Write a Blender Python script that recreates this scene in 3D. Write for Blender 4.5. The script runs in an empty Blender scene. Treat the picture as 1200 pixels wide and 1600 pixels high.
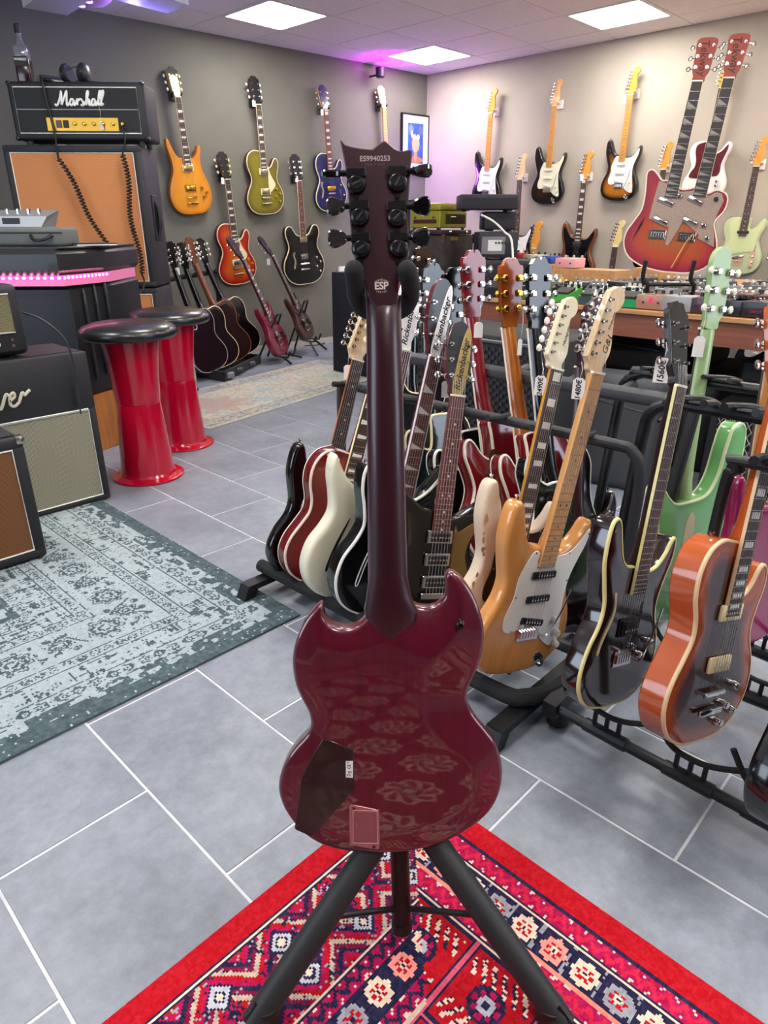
import bpy, bmesh, math, random
import numpy as np
from mathutils import Vector, Matrix
from mathutils.geometry import delaunay_2d_cdt
R_ = random.Random(7)
SC = bpy.context.scene
COL = SC.collection
# ------------------------------------------------------------------ camera
FPX, PITCH, YAW, CH = 1050.0, math.radians(23.0), math.radians(43.9), 1.1
cd = bpy.data.cameras.new('camera'); cam = bpy.data.objects.new('camera', cd); COL.objects.link(cam)
cd.sensor_fit = 'HORIZONTAL'; cd.sensor_width = 36.0; cd.lens = FPX / 1200 * 36
cd.clip_start = 0.02; cd.clip_end = 60
_F = Vector((math.cos(YAW)*math.cos(PITCH), math.sin(YAW)*math.cos(PITCH), -math.sin(PITCH)))
_R = Vector((math.sin(YAW), -math.cos(YAW), 0)); _U = _R.cross(_F); _O = Vector((0, 0, CH))
_K = Vector((math.cos(YAW), math.sin(YAW), 0))
m = Matrix((_R, _U, -_F)).transposed().to_4x4(); m.translation = _O
cam.matrix_world = m
SC.camera = cam
# ------------------------------------------------------------------ world, exposure, lamps
w = bpy.data.worlds.new('world'); SC.world = w; w.use_nodes = True
w.node_tree.nodes['Background'].inputs[0].default_value = (0.75, 0.82, 1.0, 1)
w.node_tree.nodes['Background'].inputs[1].default_value = 0.4
SC.view_settings.view_transform = 'Standard'; SC.view_settings.look = 'None'
SC.view_settings.exposure = 0.0; SC.view_settings.gamma = 1.0
SC.view_settings.use_curve_mapping = False
try:
    SC.cycles.use_denoising = True; SC.cycles.max_bounces = 6
    SC.cycles.caustics_reflective = False; SC.cycles.caustics_refractive = False
except Exception: pass
PANEL_E = 35.0          # ceiling panels
def area(name, loc, rot, sx, sy, power, col):
    l = bpy.data.lights.new(name, 'AREA'); l.shape = 'RECTANGLE'; l.size = sx; l.size_y = sy
    l.energy = power; l.color = col
    o = bpy.data.objects.new(name, l); COL.objects.link(o); o.location = loc; o.rotation_euler = rot
    return o
def point(name, loc, power, col, r=0.05):
    l = bpy.data.lights.new(name, 'POINT'); l.energy = power; l.color = col; l.shadow_soft_size = r
    o = bpy.data.objects.new(name, l); COL.objects.link(o); o.location = loc
    return o
# daylight inferred from the bluish floor; area lamps added at the unseen sides
area('window_daylight', (-2.5, 2.6, 1.5), (0, math.radians(-90), 0), 1.6, 2.4, 70, (0.72, 0.83, 1.0))
area('window_daylight', (3.2, -3.1, 1.5), (math.radians(90), 0, 0), 2.6, 1.6, 70, (0.75, 0.84, 1.0))

# ------------------------------------------------------------------ points from picture directions
def ray(x, y): return _F + _R*((x-600)/FPX) - _U*((y-800)/FPX)
def PZ(x, y, h=0.0):
    d = ray(x, y); return _O + d*((h-CH)/d.z)
def PX(x, y, X0):
    d = ray(x, y); return _O + d*(X0/d.x)
def PY(x, y, Y0):
    d = ray(x, y); return _O + d*(Y0/d.y)
def PD(x, y, dd):
    d = ray(x, y); return _O + d*(dd/d.dot(_K))
def PP(x, y, p0, n):
    d = ray(x, y); return _O + d*((p0-_O).dot(n)/d.dot(n))
def dist(v): return (v-_O).dot(_K)

# ------------------------------------------------------------------ materials
MATS = {}
def srgb(c):
    if isinstance(c, str):
        c = tuple(int(c[i:i+2], 16)/255 for i in (0, 2, 4))
    return tuple(((v/12.92) if v <= 0.04045 else ((v+0.055)/1.055)**2.4) for v in c)
def mat(col, rough=0.45, metal=0.0, coat=0.0, noise=0.0, nscale=30.0, bump=0.0, bscale=200.0, emit=0.0, trans=0.0, stretch=None, alpha=1.0, col2=None, spec=0.5):
    key = (col, rough, metal, coat, noise, nscale, bump, bscale, emit, trans, stretch, alpha, col2, spec)
    if key in MATS: return MATS[key]
    m = bpy.data.materials.new('mat'); m.use_nodes = True; MATS[key] = m
    nt = m.node_tree; b = nt.nodes['Principled BSDF']
    c = srgb(col)
    b.inputs['Base Color'].default_value = (*c, 1); b.inputs['Roughness'].default_value = rough
    b.inputs['Metallic'].default_value = metal; b.inputs['Coat Weight'].default_value = coat
    b.inputs['Coat Roughness'].default_value = 0.06
    b.inputs['Specular IOR Level'].default_value = spec
    b.inputs['Transmission Weight'].default_value = trans
    if emit:
        b.inputs['Emission Color'].default_value = (*c, 1); b.inputs['Emission Strength'].default_value = emit
    if noise or bump:
        tc = nt.nodes.new('ShaderNodeTexCoord'); mp = nt.nodes.new('ShaderNodeMapping')
        nt.links.new(tc.outputs['Object'], mp.inputs[0])
        if stretch: mp.inputs['Scale'].default_value = stretch
    if noise:
        n = nt.nodes.new('ShaderNodeTexNoise'); n.inputs['Scale'].default_value = nscale; n.inputs['Detail'].default_value = 6
        nt.links.new(mp.outputs[0], n.inputs['Vector'])
        r = nt.nodes.new('ShaderNodeValToRGB')
        c2 = srgb(col2) if col2 else tuple(v*(1-noise) for v in c)
        c1 = c if col2 else tuple(min(1, v*(1+noise)) for v in c)
        r.color_ramp.elements[0].position = 0.35; r.color_ramp.elements[1].position = 0.65
        r.color_ramp.elements[0].color = (*c2, 1); r.color_ramp.elements[1].color = (*c1, 1)
        nt.links.new(n.outputs['Fac'], r.inputs[0]); nt.links.new(r.outputs[0], b.inputs['Base Color'])
    if bump:
        n2 = nt.nodes.new('ShaderNodeTexNoise'); n2.inputs['Scale'].default_value = bscale; n2.inputs['Detail'].default_value = 4
        nt.links.new(tc.outputs['Object'], n2.inputs['Vector'])
        bp = nt.nodes.new('ShaderNodeBump'); bp.inputs['Strength'].default_value = bump; bp.inputs['Distance'].default_value = 0.002
        nt.links.new(n2.outputs['Fac'], bp.inputs['Height']); nt.links.new(bp.outputs[0], b.inputs['Normal'])
    return m
def weave(col, col2, scale, rough=0.8, bump=0.4):
    """woven grille cloth: two-way wave"""
    key = ('w', col, col2, scale)
    if key in MATS: return MATS[key]
    m = bpy.data.materials.new('mat'); m.use_nodes = True; MATS[key] = m
    nt = m.node_tree; b = nt.nodes['Principled BSDF']; b.inputs['Roughness'].default_value = rough
    tc = nt.nodes.new('ShaderNodeTexCoord')
    ck = []
    for ax in ('X', 'Z'):
        wv = nt.nodes.new('ShaderNodeTexWave'); wv.bands_direction = ax; wv.inputs['Scale'].default_value = scale
        nt.links.new(tc.outputs['Object'], wv.inputs['Vector']); ck.append(wv)
    mx = nt.nodes.new('ShaderNodeMath'); mx.operation = 'MULTIPLY'
    nt.links.new(ck[0].outputs['Fac'], mx.inputs[0]); nt.links.new(ck[1].outputs['Fac'], mx.inputs[1])
    r = nt.nodes.new('ShaderNodeValToRGB'); r.color_ramp.elements[0].color = (*srgb(col2), 1); r.color_ramp.elements[1].color = (*srgb(col), 1)
    r.color_ramp.elements[0].position = 0.1; r.color_ramp.elements[1].position = 0.5
    nt.links.new(mx.outputs[0], r.inputs[0]); nt.links.new(r.outputs[0], b.inputs['Base Color'])
    bp = nt.nodes.new('ShaderNodeBump'); bp.inputs['Strength'].default_value = bump; bp.inputs['Distance'].default_value = 0.001
    nt.links.new(mx.outputs[0], bp.inputs['Height']); nt.links.new(bp.outputs[0], b.inputs['Normal'])
    return m
def burst(stops, rough=0.25, coat=0.6, wood=0.12):
    """lacquer whose colour follows the distance from the rim (attribute 'edge')"""
    key = ('b', tuple(stops), rough, coat)
    if key in MATS: return MATS[key]
    m = bpy.data.materials.new('mat'); m.use_nodes = True; MATS[key] = m
    nt = m.node_tree; b = nt.nodes['Principled BSDF']
    b.inputs['Roughness'].default_value = rough; b.inputs['Coat Weight'].default_value = coat; b.inputs['Coat Roughness'].default_value = 0.05
    a = nt.nodes.new('ShaderNodeAttribute'); a.attribute_name = 'edge'
    r = nt.nodes.new('ShaderNodeValToRGB'); cr = r.color_ramp
    while len(cr.elements) < len(stops): cr.elements.new(0.5)
    for e, (p, c) in zip(cr.elements, stops): e.position = p; e.color = (*srgb(c), 1)
    nt.links.new(a.outputs['Fac'], r.inputs[0])
    tc = nt.nodes.new('ShaderNodeTexCoord'); mp = nt.nodes.new('ShaderNodeMapping'); mp.inputs['Scale'].default_value = (60, 6, 60)
    n = nt.nodes.new('ShaderNodeTexNoise'); n.inputs['Scale'].default_value = 1.5; n.inputs['Detail'].default_value = 5
    nt.links.new(tc.outputs['Object'], mp.inputs[0]); nt.links.new(mp.outputs[0], n.inputs['Vector'])
    mx = nt.nodes.new('ShaderNodeMix'); mx.data_type = 'RGBA'; mx.blend_type = 'MULTIPLY'; mx.inputs[0].default_value = wood*3
    nt.links.new(r.outputs[0], mx.inputs[6]); nt.links.new(n.outputs['Fac'], mx.inputs[7])
    nt.links.new(mx.outputs[2], b.inputs['Base Color'])
    return m
CHROME = mat('d8d8d8', 0.12, 1.0); GOLD = mat('e2b04a', 0.2, 1.0); BLK = mat('0c0c0e', 0.5)
BLKG = mat('08080a', 0.18, 0, 0.6); BLKH = mat('0b0b0d', .5, spec=.3); FOAM = mat('18191b', 0.85, bump=0.5, bscale=600); STEEL = mat('1b1c1f', 0.42, 0.3, bump=0.15, bscale=500)
CREAM = mat('e8d9ad', 0.35); WHITE = mat('e9e7e0', 0.4); IVORY = mat('f2ead8', 0.35); PEARL = mat('e6e2da', 0.2)
ROSE = mat('43302a', 0.5, noise=0.3, nscale=12, stretch=(40, 3, 40)); EBONY = mat('231d1b', 0.45)
ROSER = mat('6a3a34', 0.45, noise=0.25, nscale=12, stretch=(40, 3, 40))
MAPLE = mat('d9a367', 0.3, 0, 0.4, noise=0.1, nscale=6, stretch=(30, 3, 30)); MAPLEY = mat('d9963c', 0.3, 0, 0.4, noise=0.08, nscale=6)
MAPLEL = mat('d8bb94', 0.35, 0, 0.3, noise=0.1, nscale=6, stretch=(30, 3, 30)); MAHO = mat('5a1820', 0.25, 0, 0.6); BROWN = mat('3a1c14', 0.3, 0, 0.5)
FRETM = mat('c9c6bd', 0.25, 1.0); STRM = mat('cfcfcf', 0.3, 0.9); TAG = mat('eceae6', 0.6); STR = mat('f4f2ee', 0.7)
INK = mat('15151c', 0.7); TAPE = mat('e8e6e2', 0.6)

# ------------------------------------------------------------------ mesh helpers
class MB:
    def __init__(s): s.v = []; s.f = []
    def add(s, v, f):
        n = len(s.v); s.v += [Vector(p) for p in v]; s.f += [tuple(i+n for i in q) for q in f]; return s
    def box(s, a, b):
        x0, y0, z0 = [min(p, q) for p, q in zip(a, b)]; x1, y1, z1 = [max(p, q) for p, q in zip(a, b)]
        return s.add([(x0,y0,z0),(x1,y0,z0),(x1,y1,z0),(x0,y1,z0),(x0,y0,z1),(x1,y0,z1),(x1,y1,z1),(x0,y1,z1)],
                     [(0,3,2,1),(4,5,6,7),(0,1,5,4),(1,2,6,5),(2,3,7,6),(3,0,4,7)])
    def hexa(s, pts): # 4 bottom ccw, 4 top ccw
        return s.add(pts, [(0,3,2,1),(4,5,6,7),(0,1,5,4),(1,2,6,5),(2,3,7,6),(3,0,4,7)])
    def rbox(s, a, b, r=0.01, seg=2):
        bm = bmesh.new(); bmesh.ops.create_cube(bm, size=1)
        c = [(p+q)/2 for p, q in zip(a, b)]; d = [abs(p-q) for p, q in zip(a, b)]
        for v in bm.verts: v.co = Vector((v.co.x*d[0]+c[0], v.co.y*d[1]+c[1], v.co.z*d[2]+c[2]))
        bmesh.ops.bevel(bm, geom=bm.edges[:], offset=min(r, min(d)*0.45), segments=seg, affect='EDGES', profile=0.5)
        bm.verts.index_update(); s.add([v.co.copy() for v in bm.verts], [[v.index for v in f.verts] for f in bm.faces]); bm.free(); return s
    def tube(s, path, r, n=8, cap=True, closed=False):
        path = [Vector(p) for p in path]; N = len(path); vs = []; up = None
        rr = r if isinstance(r, (list, tuple)) else [r]*N
        for i, p in enumerate(path):
            a = path[(i-1) % N] if (closed or i > 0) else p; b = path[(i+1) % N] if (closed or i < N-1) else p
            t = (b-a).normalized()
            if up is None:
                up = Vector((0,0,1)) if abs(t.z) < 0.9 else Vector((1,0,0))
            u = (up - t*up.dot(t)).normalized(); up = u; v = t.cross(u)
            for k in range(n):
                q = 2*math.pi*k/n; vs.append(p + u*(math.cos(q)*rr[i]) + v*(math.sin(q)*rr[i]))
        fs = []
        for i in range(N if closed else N-1):
            j = (i+1) % N
            for k in range(n): fs.append((i*n+k, i*n+(k+1) % n, j*n+(k+1) % n, j*n+k))
        if cap and not closed: fs.append(tuple(range(n))[::-1]); fs.append(tuple((N-1)*n+k for k in range(n)))
        return s.add(vs, fs)
    def cyl(s, a, b, r, n=16, r2=None): return s.tube([a, b], [r, r if r2 is None else r2], n)
    def lathe(s, prof, c=(0,0,0), n=24, M=None):
        vs = []; fs = []
        for (r, z) in prof:
            for k in range(n):
                q = 2*math.pi*k/n; p = Vector((r*math.cos(q), r*math.sin(q), z))
                vs.append((M @ p if M else p) + Vector(c))
        for i in range(len(prof)-1):
            for k in range(n): fs.append((i*n+k, i*n+(k+1) % n, (i+1)*n+(k+1) % n, (i+1)*n+k))
        fs.append(tuple(range(n))[::-1]); fs.append(tuple((len(prof)-1)*n+k for k in range(n)))
        return s.add(vs, fs)
    def prism(s, poly, z0, z1, bev=0.0):
        n = len(poly); rings = [(0, z0), (0, z1)]
        if bev: rings = [(bev, z0), (0, z0+bev), (0, z1-bev), (bev, z1)]
        vs = []
        for ins, z in rings: vs += [Vector((x, y, z)) for x, y in (offset(poly, ins) if ins else poly)]
        fs = []
        for i in range(len(rings)-1):
            for k in range(n): fs.append((i*n+k, i*n+(k+1) % n, (i+1)*n+(k+1) % n, (i+1)*n+k))
        fs.append(tuple(range(n))[::-1]); fs.append(tuple((len(rings)-1)*n+k for k in range(n)))
        return s.add(vs, fs)
    def xf(s, M):
        s.v = [M @ p for p in s.v]; return s
    def mesh(s, name, m, smooth=30):
        me = bpy.data.meshes.new(name); me.from_pydata([tuple(p) for p in s.v], [], s.f); me.update()
        if smooth:
            me.polygons.foreach_set('use_smooth', [True]*len(me.polygons)); me.set_sharp_from_angle(angle=math.radians(smooth))
        if m: me.materials.append(m)
        return me
    def build(s, name, m, parent=None, smooth=30, world=False, **kw):
        if world and parent is not None:
            rt = parent
            while rt.parent is not None: rt = rt.parent
            s.xf(ROOTM[rt.name].inverted())
        o = bpy.data.objects.new(name, s.mesh(name, m, smooth)); COL.objects.link(o)
        if parent is not None: o.parent = parent
        for k, v in kw.items(): o[k] = v
        return o
ROOTM = {}
def thing(name, label, cat, M=None, group=None, loc=None, rz=0.0):
    o = bpy.data.objects.new(name, None); COL.objects.link(o); o.empty_display_size = 0.05
    if M is None: M = Matrix.Translation(Vector(loc or (0,0,0))) @ Matrix.Rotation(rz, 4, 'Z')
    o.matrix_world = M; ROOTM[o.name] = M.copy()
    o['label'] = label; o['category'] = cat
    if group: o['group'] = group
    return o
def single(mb, name, m, label, cat, loc, group=None, smooth=30):
    """a thing of one mesh, given in world coordinates, its origin moved to loc"""
    mb.xf(Matrix.Translation(-Vector(loc))); o = mb.build(name, m, None, smooth); o.location = loc
    o['label'] = label; o['category'] = cat
    if group: o['group'] = group
    return o
def share(name, me, parent, M=None, **kw):
    o = bpy.data.objects.new(name, me); COL.objects.link(o); o.parent = parent
    if M is not None: o.matrix_local = M
    for k, v in kw.items(): o[k] = v
    return o
def area2(p): return 0.5*sum(p[i][0]*p[(i+1) % len(p)][1]-p[(i+1) % len(p)][0]*p[i][1] for i in range(len(p)))
def ccw(p): return list(p) if area2(p) > 0 else list(p)[::-1]
def offset(p, d):
    """inward offset of a ccw polygon"""
    n = len(p); out = []
    for i in range(n):
        a, b, c = Vector(p[i-1]), Vector(p[i]), Vector(p[(i+1) % n])
        t1 = (b-a); t2 = (c-b); t1 = t1.normalized() if t1.length > 1e-9 else Vector((1,0)); t2 = t2.normalized() if t2.length > 1e-9 else t1
        nn = Vector((-t1.y, t1.x)) + Vector((-t2.y, t2.x))
        if nn.length < 1e-6: nn = Vector((-t1.y, t1.x))
        nn.normalize(); k = max(0.5, nn.dot(Vector((-t1.y, t1.x))))
        q = b + nn*(d/k); out.append((q.x, q.y))
    return out
def cr(pts, n=5, closed=True):
    out = []; N = len(pts)
    rng = range(N) if closed else range(N-1)
    for i in rng:
        g = (lambda k: pts[k % N]) if closed else (lambda k: pts[max(0, min(N-1, k))])
        p0, p1, p2, p3 = g(i-1), g(i), g(i+1), g(i+2)
        for k in range(n):
            t = k/n
            out.append(tuple(0.5*((2*b)+(-a+c)*t+(2*a-5*b+4*c-d)*t*t+(-a+3*b-3*c+d)*t**3) for a, b, c, d in zip(p0, p1, p2, p3)))
    if not closed: out.append(tuple(pts[-1]))
    return out
def text_mb(s, size, shear=0.0, ext=0.0004, align='CENTER', bold=0.0, spacing=1.0):
    cu = bpy.data.curves.new('t', 'FONT'); cu.body = s; cu.size = size; cu.shear = shear; cu.extrude = ext; cu.align_x = align; cu.align_y = 'CENTER'
    cu.offset = bold; cu.resolution_u = 3; cu.space_character = spacing
    o = bpy.data.objects.new('t', cu); COL.objects.link(o)
    dg = bpy.context.evaluated_depsgraph_get(); me = bpy.data.meshes.new_from_object(o.evaluated_get(dg))
    mb = MB(); mb.add([v.co.copy() for v in me.vertices], [tuple(p.vertices) for p in me.polygons])
    bpy.data.objects.remove(o); bpy.data.curves.remove(cu); bpy.data.meshes.remove(me); return mb
def pip_dist(px, py, poly):
    P = np.array(poly); A = P; Bp = np.roll(P, -1, 0)
    X = np.asarray(px)[:, None]; Y = np.asarray(py)[:, None]
    dx = Bp[:, 0]-A[:, 0]; dy = Bp[:, 1]-A[:, 1]
    t = np.clip(((X-A[:, 0])*dx+(Y-A[:, 1])*dy)/(dx*dx+dy*dy+1e-12), 0, 1)
    d = np.sqrt((X-A[:, 0]-t*dx)**2+(Y-A[:, 1]-t*dy)**2).min(1)
    c = ((A[:, 1] > Y) != (Bp[:, 1] > Y)) & (X < dx*(Y-A[:, 1])/(dy+1e-12)+A[:, 0])
    return d, (c.sum(1) % 2 == 1)
def body_mesh(name, outline, t, r=0.005, zf=None, zb=None, grid=0.02, m=None, steps=3, jitter=True):
    """solid body: rounded rim of radius r between z=0 and z=-t, faces carved by zf(d)/zb(d)"""
    poly = ccw(outline); n = len(poly)
    rings = []
    for k in range(steps+1):
        a = math.pi/2*k/steps; rings.append((r*(1-math.sin(a)), -t+r*(1-math.cos(a)) if False else -r*(1-math.cos(a))))
    # front rim rings from inset r (z=0) to inset 0 (z=-r)
    fr = [(r*(1-math.sin(math.pi/2*k/steps)), -r*(1-math.cos(math.pi/2*k/steps))) for k in range(steps+1)]
    bk = [(i, -t-z) for i, z in fr[::-1]]
    allr = fr + bk; vs = []; edge = []; fs = []
    for ins, z in allr:
        vs += [(x, y, z) for x, y in offset(poly, ins)]; edge += [ins if z > -t/2 else 0.0]*n
    for i in range(len(allr)-1):
        for k in range(n): fs.append((i*n+k, (i+1)*n+k, (i+1)*n+(k+1) % n, i*n+(k+1) % n))
    xs = [p[0] for p in poly]; ys = [p[1] for p in poly]
    gx = np.arange(min(xs), max(xs), grid); gy = np.arange(min(ys), max(ys), grid*0.87)
    cx = []; cy = []
    for j, y in enumerate(gy):
        for x in gx: cx.append(x+(grid/2 if j % 2 else 0)); cy.append(y)
    inner = offset(poly, r)
    d, ins = pip_dist(cx, cy, inner)
    keep = [(x, y) for x, y, dd, i in zip(cx, cy, d, ins) if i and dd > grid*0.45]
    for side, rg, fn in ((0, 0, zf), (1, len(allr)-1, zb)):
        base = rg*n
        co = [Vector(p) for p in inner]+[Vector(p) for p in keep]
        ov, oe, of, mv, _, _ = delaunay_2d_cdt(co, [(k, (k+1) % n) for k in range(n)], [], 1, 1e-7)
        dd, _i = pip_dist([p.x for p in ov], [p.y for p in ov], inner)
        idx = []
        for k, p in enumerate(ov):
            src = [q for q in mv[k] if q < n]
            if src: idx.append(base+src[0])
            else:
                h = fn(float(dd[k]), p.x, p.y) if fn else 0.0
                idx.append(len(vs)); vs.append((p.x, p.y, h if side == 0 else -t-h)); edge.append(float(dd[k])+r if side == 0 else 0.0+float(dd[k])+r)
        for f in of:
            q = [idx[k] for k in f]
            if len(set(q)) > 2: fs.append(tuple(q) if side == 0 else tuple(q[::-1]))
    me = bpy.data.meshes.new(name); me.from_pydata(vs, [], fs); me.update()
    at = me.attributes.new('edge', 'FLOAT', 'POINT'); at.data.foreach_set('value', [e/0.16 for e in edge])
    me.polygons.foreach_set('use_smooth', [True]*len(me.polygons)); me.set_sharp_from_angle(angle=math.radians(40))
    if m: me.materials.append(m)
    return me
# ------------------------------------------------------------------ guitar outlines (front view, metres; x right, y up the neck)
def mir(h): return h + [(-x, y) for x, y in h[::-1] if x > 1e-6]
LP = [(0,0),(.075,.006),(.132,.038),(.165,.1),(.158,.165),(.128,.218),(.117,.255),(.125,.30),(.136,.345),(.131,.382),(.112,.396),(.094,.382),(.073,.347),(.05,.33),(.031,.338),
      (.028,.40),(.027,.44),(-.03,.447),(-.08,.45),(-.122,.427),(-.143,.382),(-.14,.33),(-.12,.28),(-.117,.24),(-.135,.2),(-.162,.145),(-.166,.09),(-.135,.035),(-.075,.005)]
DC = [(0,0),(.075,.005),(.132,.034),(.164,.1),(.162,.17),(.14,.232),(.118,.285),(.108,.335),(.113,.39),(.123,.43),(.117,.455),(.1,.445),(.085,.405),(.058,.375),(.03,.37),
      (-.03,.375),(-.055,.378),(-.082,.405),(-.1,.445),(-.118,.49),(-.133,.497),(-.138,.46),(-.128,.405),(-.115,.345),(-.12,.285),(-.142,.232),(-.163,.17),(-.165,.1),(-.132,.034),(-.075,.005)]
ST = [(0,0),(.07,.004),(.122,.026),(.154,.068),(.163,.118),(.148,.17),(.124,.215),(.117,.255),(.13,.305),(.148,.35),(.153,.39),(.146,.414),(.132,.408),(.113,.376),(.085,.348),(.05,.335),(.03,.34),
      (-.03,.35),(-.055,.352),(-.08,.37),(-.1,.41),(-.118,.452),(-.135,.464),(-.152,.45),(-.158,.41),(-.155,.36),(-.138,.31),(-.122,.262),(-.127,.215),(-.152,.165),(-.166,.11),(-.158,.06),(-.12,.02),(-.06,.003)]
TL = [(0,0),(.075,.004),(.13,.03),(.16,.082),(.157,.14),(.13,.2),(.117,.245),(.127,.295),(.145,.34),(.145,.38),(.128,.397),(.108,.382),(.086,.348),(.055,.326),(.03,.328),
      (.03,.395),(-.03,.4),(-.07,.404),(-.115,.395),(-.145,.362),(-.148,.315),(-.13,.268),(-.12,.232),(-.134,.185),(-.159,.135),(-.163,.082),(-.135,.03),(-.075,.004)]
ES = mir([(0,0),(.09,.006),(.16,.045),(.198,.115),(.192,.185),(.158,.245),(.14,.29),(.148,.335),(.163,.38),(.161,.42),(.141,.446),(.108,.446),(.085,.42),(.062,.388),(.03,.375)])
RK = mir([(0,0),(.08,.006),(.145,.045),(.175,.11),(.168,.18),(.135,.235),(.118,.28),(.128,.33),(.145,.38),(.15,.425),(.14,.45),(.122,.425),(.09,.385),(.055,.36),(.03,.355)])
R5 = [(0,0),(.07,.008),(.125,.04),(.155,.1),(.15,.16),(.115,.21),(.105,.25),(.12,.29),(.145,.33),(.175,.375),(.16,.385),(.11,.365),(.06,.335),(.03,.33),
      (-.03,.35),(-.06,.355),(-.1,.385),(-.135,.40),(-.15,.375),(-.14,.33),(-.115,.28),(-.11,.24),(-.125,.19),(-.155,.14),(-.158,.09),(-.13,.035),(-.07,.005)]
JM = [(0,0),(.07,.002),(.13,.02),(.165,.065),(.168,.12),(.145,.175),(.12,.225),(.117,.265),(.135,.315),(.15,.36),(.15,.4),(.135,.415),(.112,.385),(.085,.35),(.05,.335),(.03,.34),
      (-.03,.35),(-.06,.36),(-.085,.39),(-.11,.435),(-.135,.455),(-.155,.435),(-.16,.39),(-.155,.34),(-.14,.29),(-.135,.245),(-.15,.195),(-.172,.14),(-.175,.085),(-.14,.03),(-.07,.003)]
SG = [(0,0),(.08,.005),(.14,.04),(.165,.1),(.155,.165),(.125,.215),(.115,.26),(.12,.31),(.128,.36),(.112,.40),(.10,.385),(.085,.345),(.055,.32),(.03,.322),
      (-.03,.322),(-.055,.32),(-.085,.345),(-.1,.385),(-.112,.40),(-.128,.36),(-.12,.31),(-.115,.26),(-.125,.215),(-.155,.165),(-.165,.1),(-.14,.04),(-.08,.005)]
# pickguards
JMG = [(0,0),(.07,.002),(.125,.02),(.155,.065),(.157,.12),(.14,.18),(.125,.24),(.128,.29),(.138,.34),(.142,.38),(.125,.39),(.10,.365),(.07,.345),(.03,.345),
      (-.03,.355),(-.06,.375),(-.082,.42),(-.095,.49),(-.11,.545),(-.14,.56),(-.165,.54),(-.17,.47),(-.163,.40),(-.15,.33),(-.14,.27),(-.148,.21),(-.165,.145),(-.165,.085),(-.135,.03),(-.07,.003)]
G_ST = [(.03,.115),(.07,.082),(.12,.062),(.128,.085),(.118,.14),(.108,.2),(.106,.255),(.12,.305),(.138,.35),(.143,.385),(.135,.392),(.112,.36),(.085,.335),(.05,.325),(.028,.325),(.028,.305),(-.028,.305),(-.03,.335),(-.05,.34),
        (-.065,.32),(-.085,.27),(-.085,.22),(-.1,.17),(-.095,.135),(-.07,.125),(-.03,.13)]
G_TL = [(-.12,.155),(-.06,.148),(-.02,.15),(.03,.16),(.09,.168),(.105,.2),(.104,.25),(.118,.3),(.132,.345),(.13,.378),(.115,.365),(.09,.335),(.055,.316),(.03,.318),(.028,.3),(-.028,.3),(-.03,.388),(-.06,.392),(-.1,.375),(-.105,.33),(-.09,.28),(-.09,.23),(-.115,.19)]
G_LP = [(.038,.345),(.034,.17),(.05,.16),(.085,.19),(.095,.22),(.07,.26),(.05,.30)]
G_JM = [(.03,.07),(.09,.03),(.14,.05),(.15,.1),(.12,.16),(.1,.22),(.1,.27),(.12,.32),(.135,.36),(.138,.395),(.11,.37),(.08,.335),(.03,.325),(-.03,.33),(-.06,.345),(-.09,.37),(-.125,.42),(-.14,.4),(-.13,.34),(-.11,.28),(-.1,.22),(-.08,.16),(-.04,.12)]
# heads
H_GIB = [(.0215,0),(.0235,.018),(.034,.042),(.038,.09),(.043,.16),(.03,.17),(.018,.186),(.006,.188),(0,.18),(-.006,.188),(-.018,.186),(-.03,.17),(-.043,.16),(-.038,.09),(-.034,.042),(-.0235,.018),(-.0215,0)]
H_FEN = [(.0215,0),(.0215,.014),(.029,.028),(.036,.045),(.036,.066),(.031,.09),(.026,.12),(.026,.136),(.038,.146),(.047,.164),(.041,.184),(.022,.193),(.003,.184),(-.012,.165),(-.037,.045),(-.039,.03),(-.028,.016),(-.0215,0)]
H_RIC = [(.021,0),(.024,.025),(.034,.05),(.039,.1),(.036,.15),(.02,.19),(-.005,.198),(-.026,.18),(-.038,.14),(-.04,.09),(-.034,.05),(-.024,.025),(-.021,0)]
H_SQ = [(.0215,0),(.024,.02),(.034,.045),(.036,.1),(.04,.155),(.0,.165),(-.04,.155),(-.036,.1),(-.034,.045),(-.024,.02),(-.0215,0)]
H_BURNS = [(.0215,0),(.024,.02),(.03,.04),(.034,.1),(.044,.15),(.036,.185),(.01,.2),(-.015,.19),(-.026,.14),(-.034,.09),(-.034,.04),(-.024,.02),(-.0215,0)]

TUN = {}
def tuner_meshes(kind):
    """post + gear box in front/back of the head, and the button; x points outward"""
    if kind in TUN: return TUN[kind]
    met, btn, shape = kind
    a = MB(); a.cyl((0,0,-.016), (0,0,.012), .0032, 8); a.cyl((0,0,-.001), (0,0,.0015), .006, 10)
    a.rbox((-.008,-.009,-.025), (.010,.009,-.0145), .003, 1); a.cyl((.008,0,-.02), (.022,0,-.02), .0022, 6)
    b = MB()
    if shape == 'round': b.lathe([(.002,-.005),(.0065,-.0035),(.008,0),(.0065,.0035),(.002,.005)], n=10); b.xf(Matrix.Translation((.03,0,-.02)) @ Matrix.Diagonal((1.15,1.3,.9,1)))
    else: b.prism([(.02,-.004),(.028,-.007),(.036,-.0085),(.041,-.004),(.041,.004),(.036,.0085),(.028,.007),(.02,.004)], -.0235, -.0165, .001)
    TUN[kind] = (a.mesh('tuner', met, 40), b.mesh('tuner_button', btn, 40)); return TUN[kind]

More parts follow.
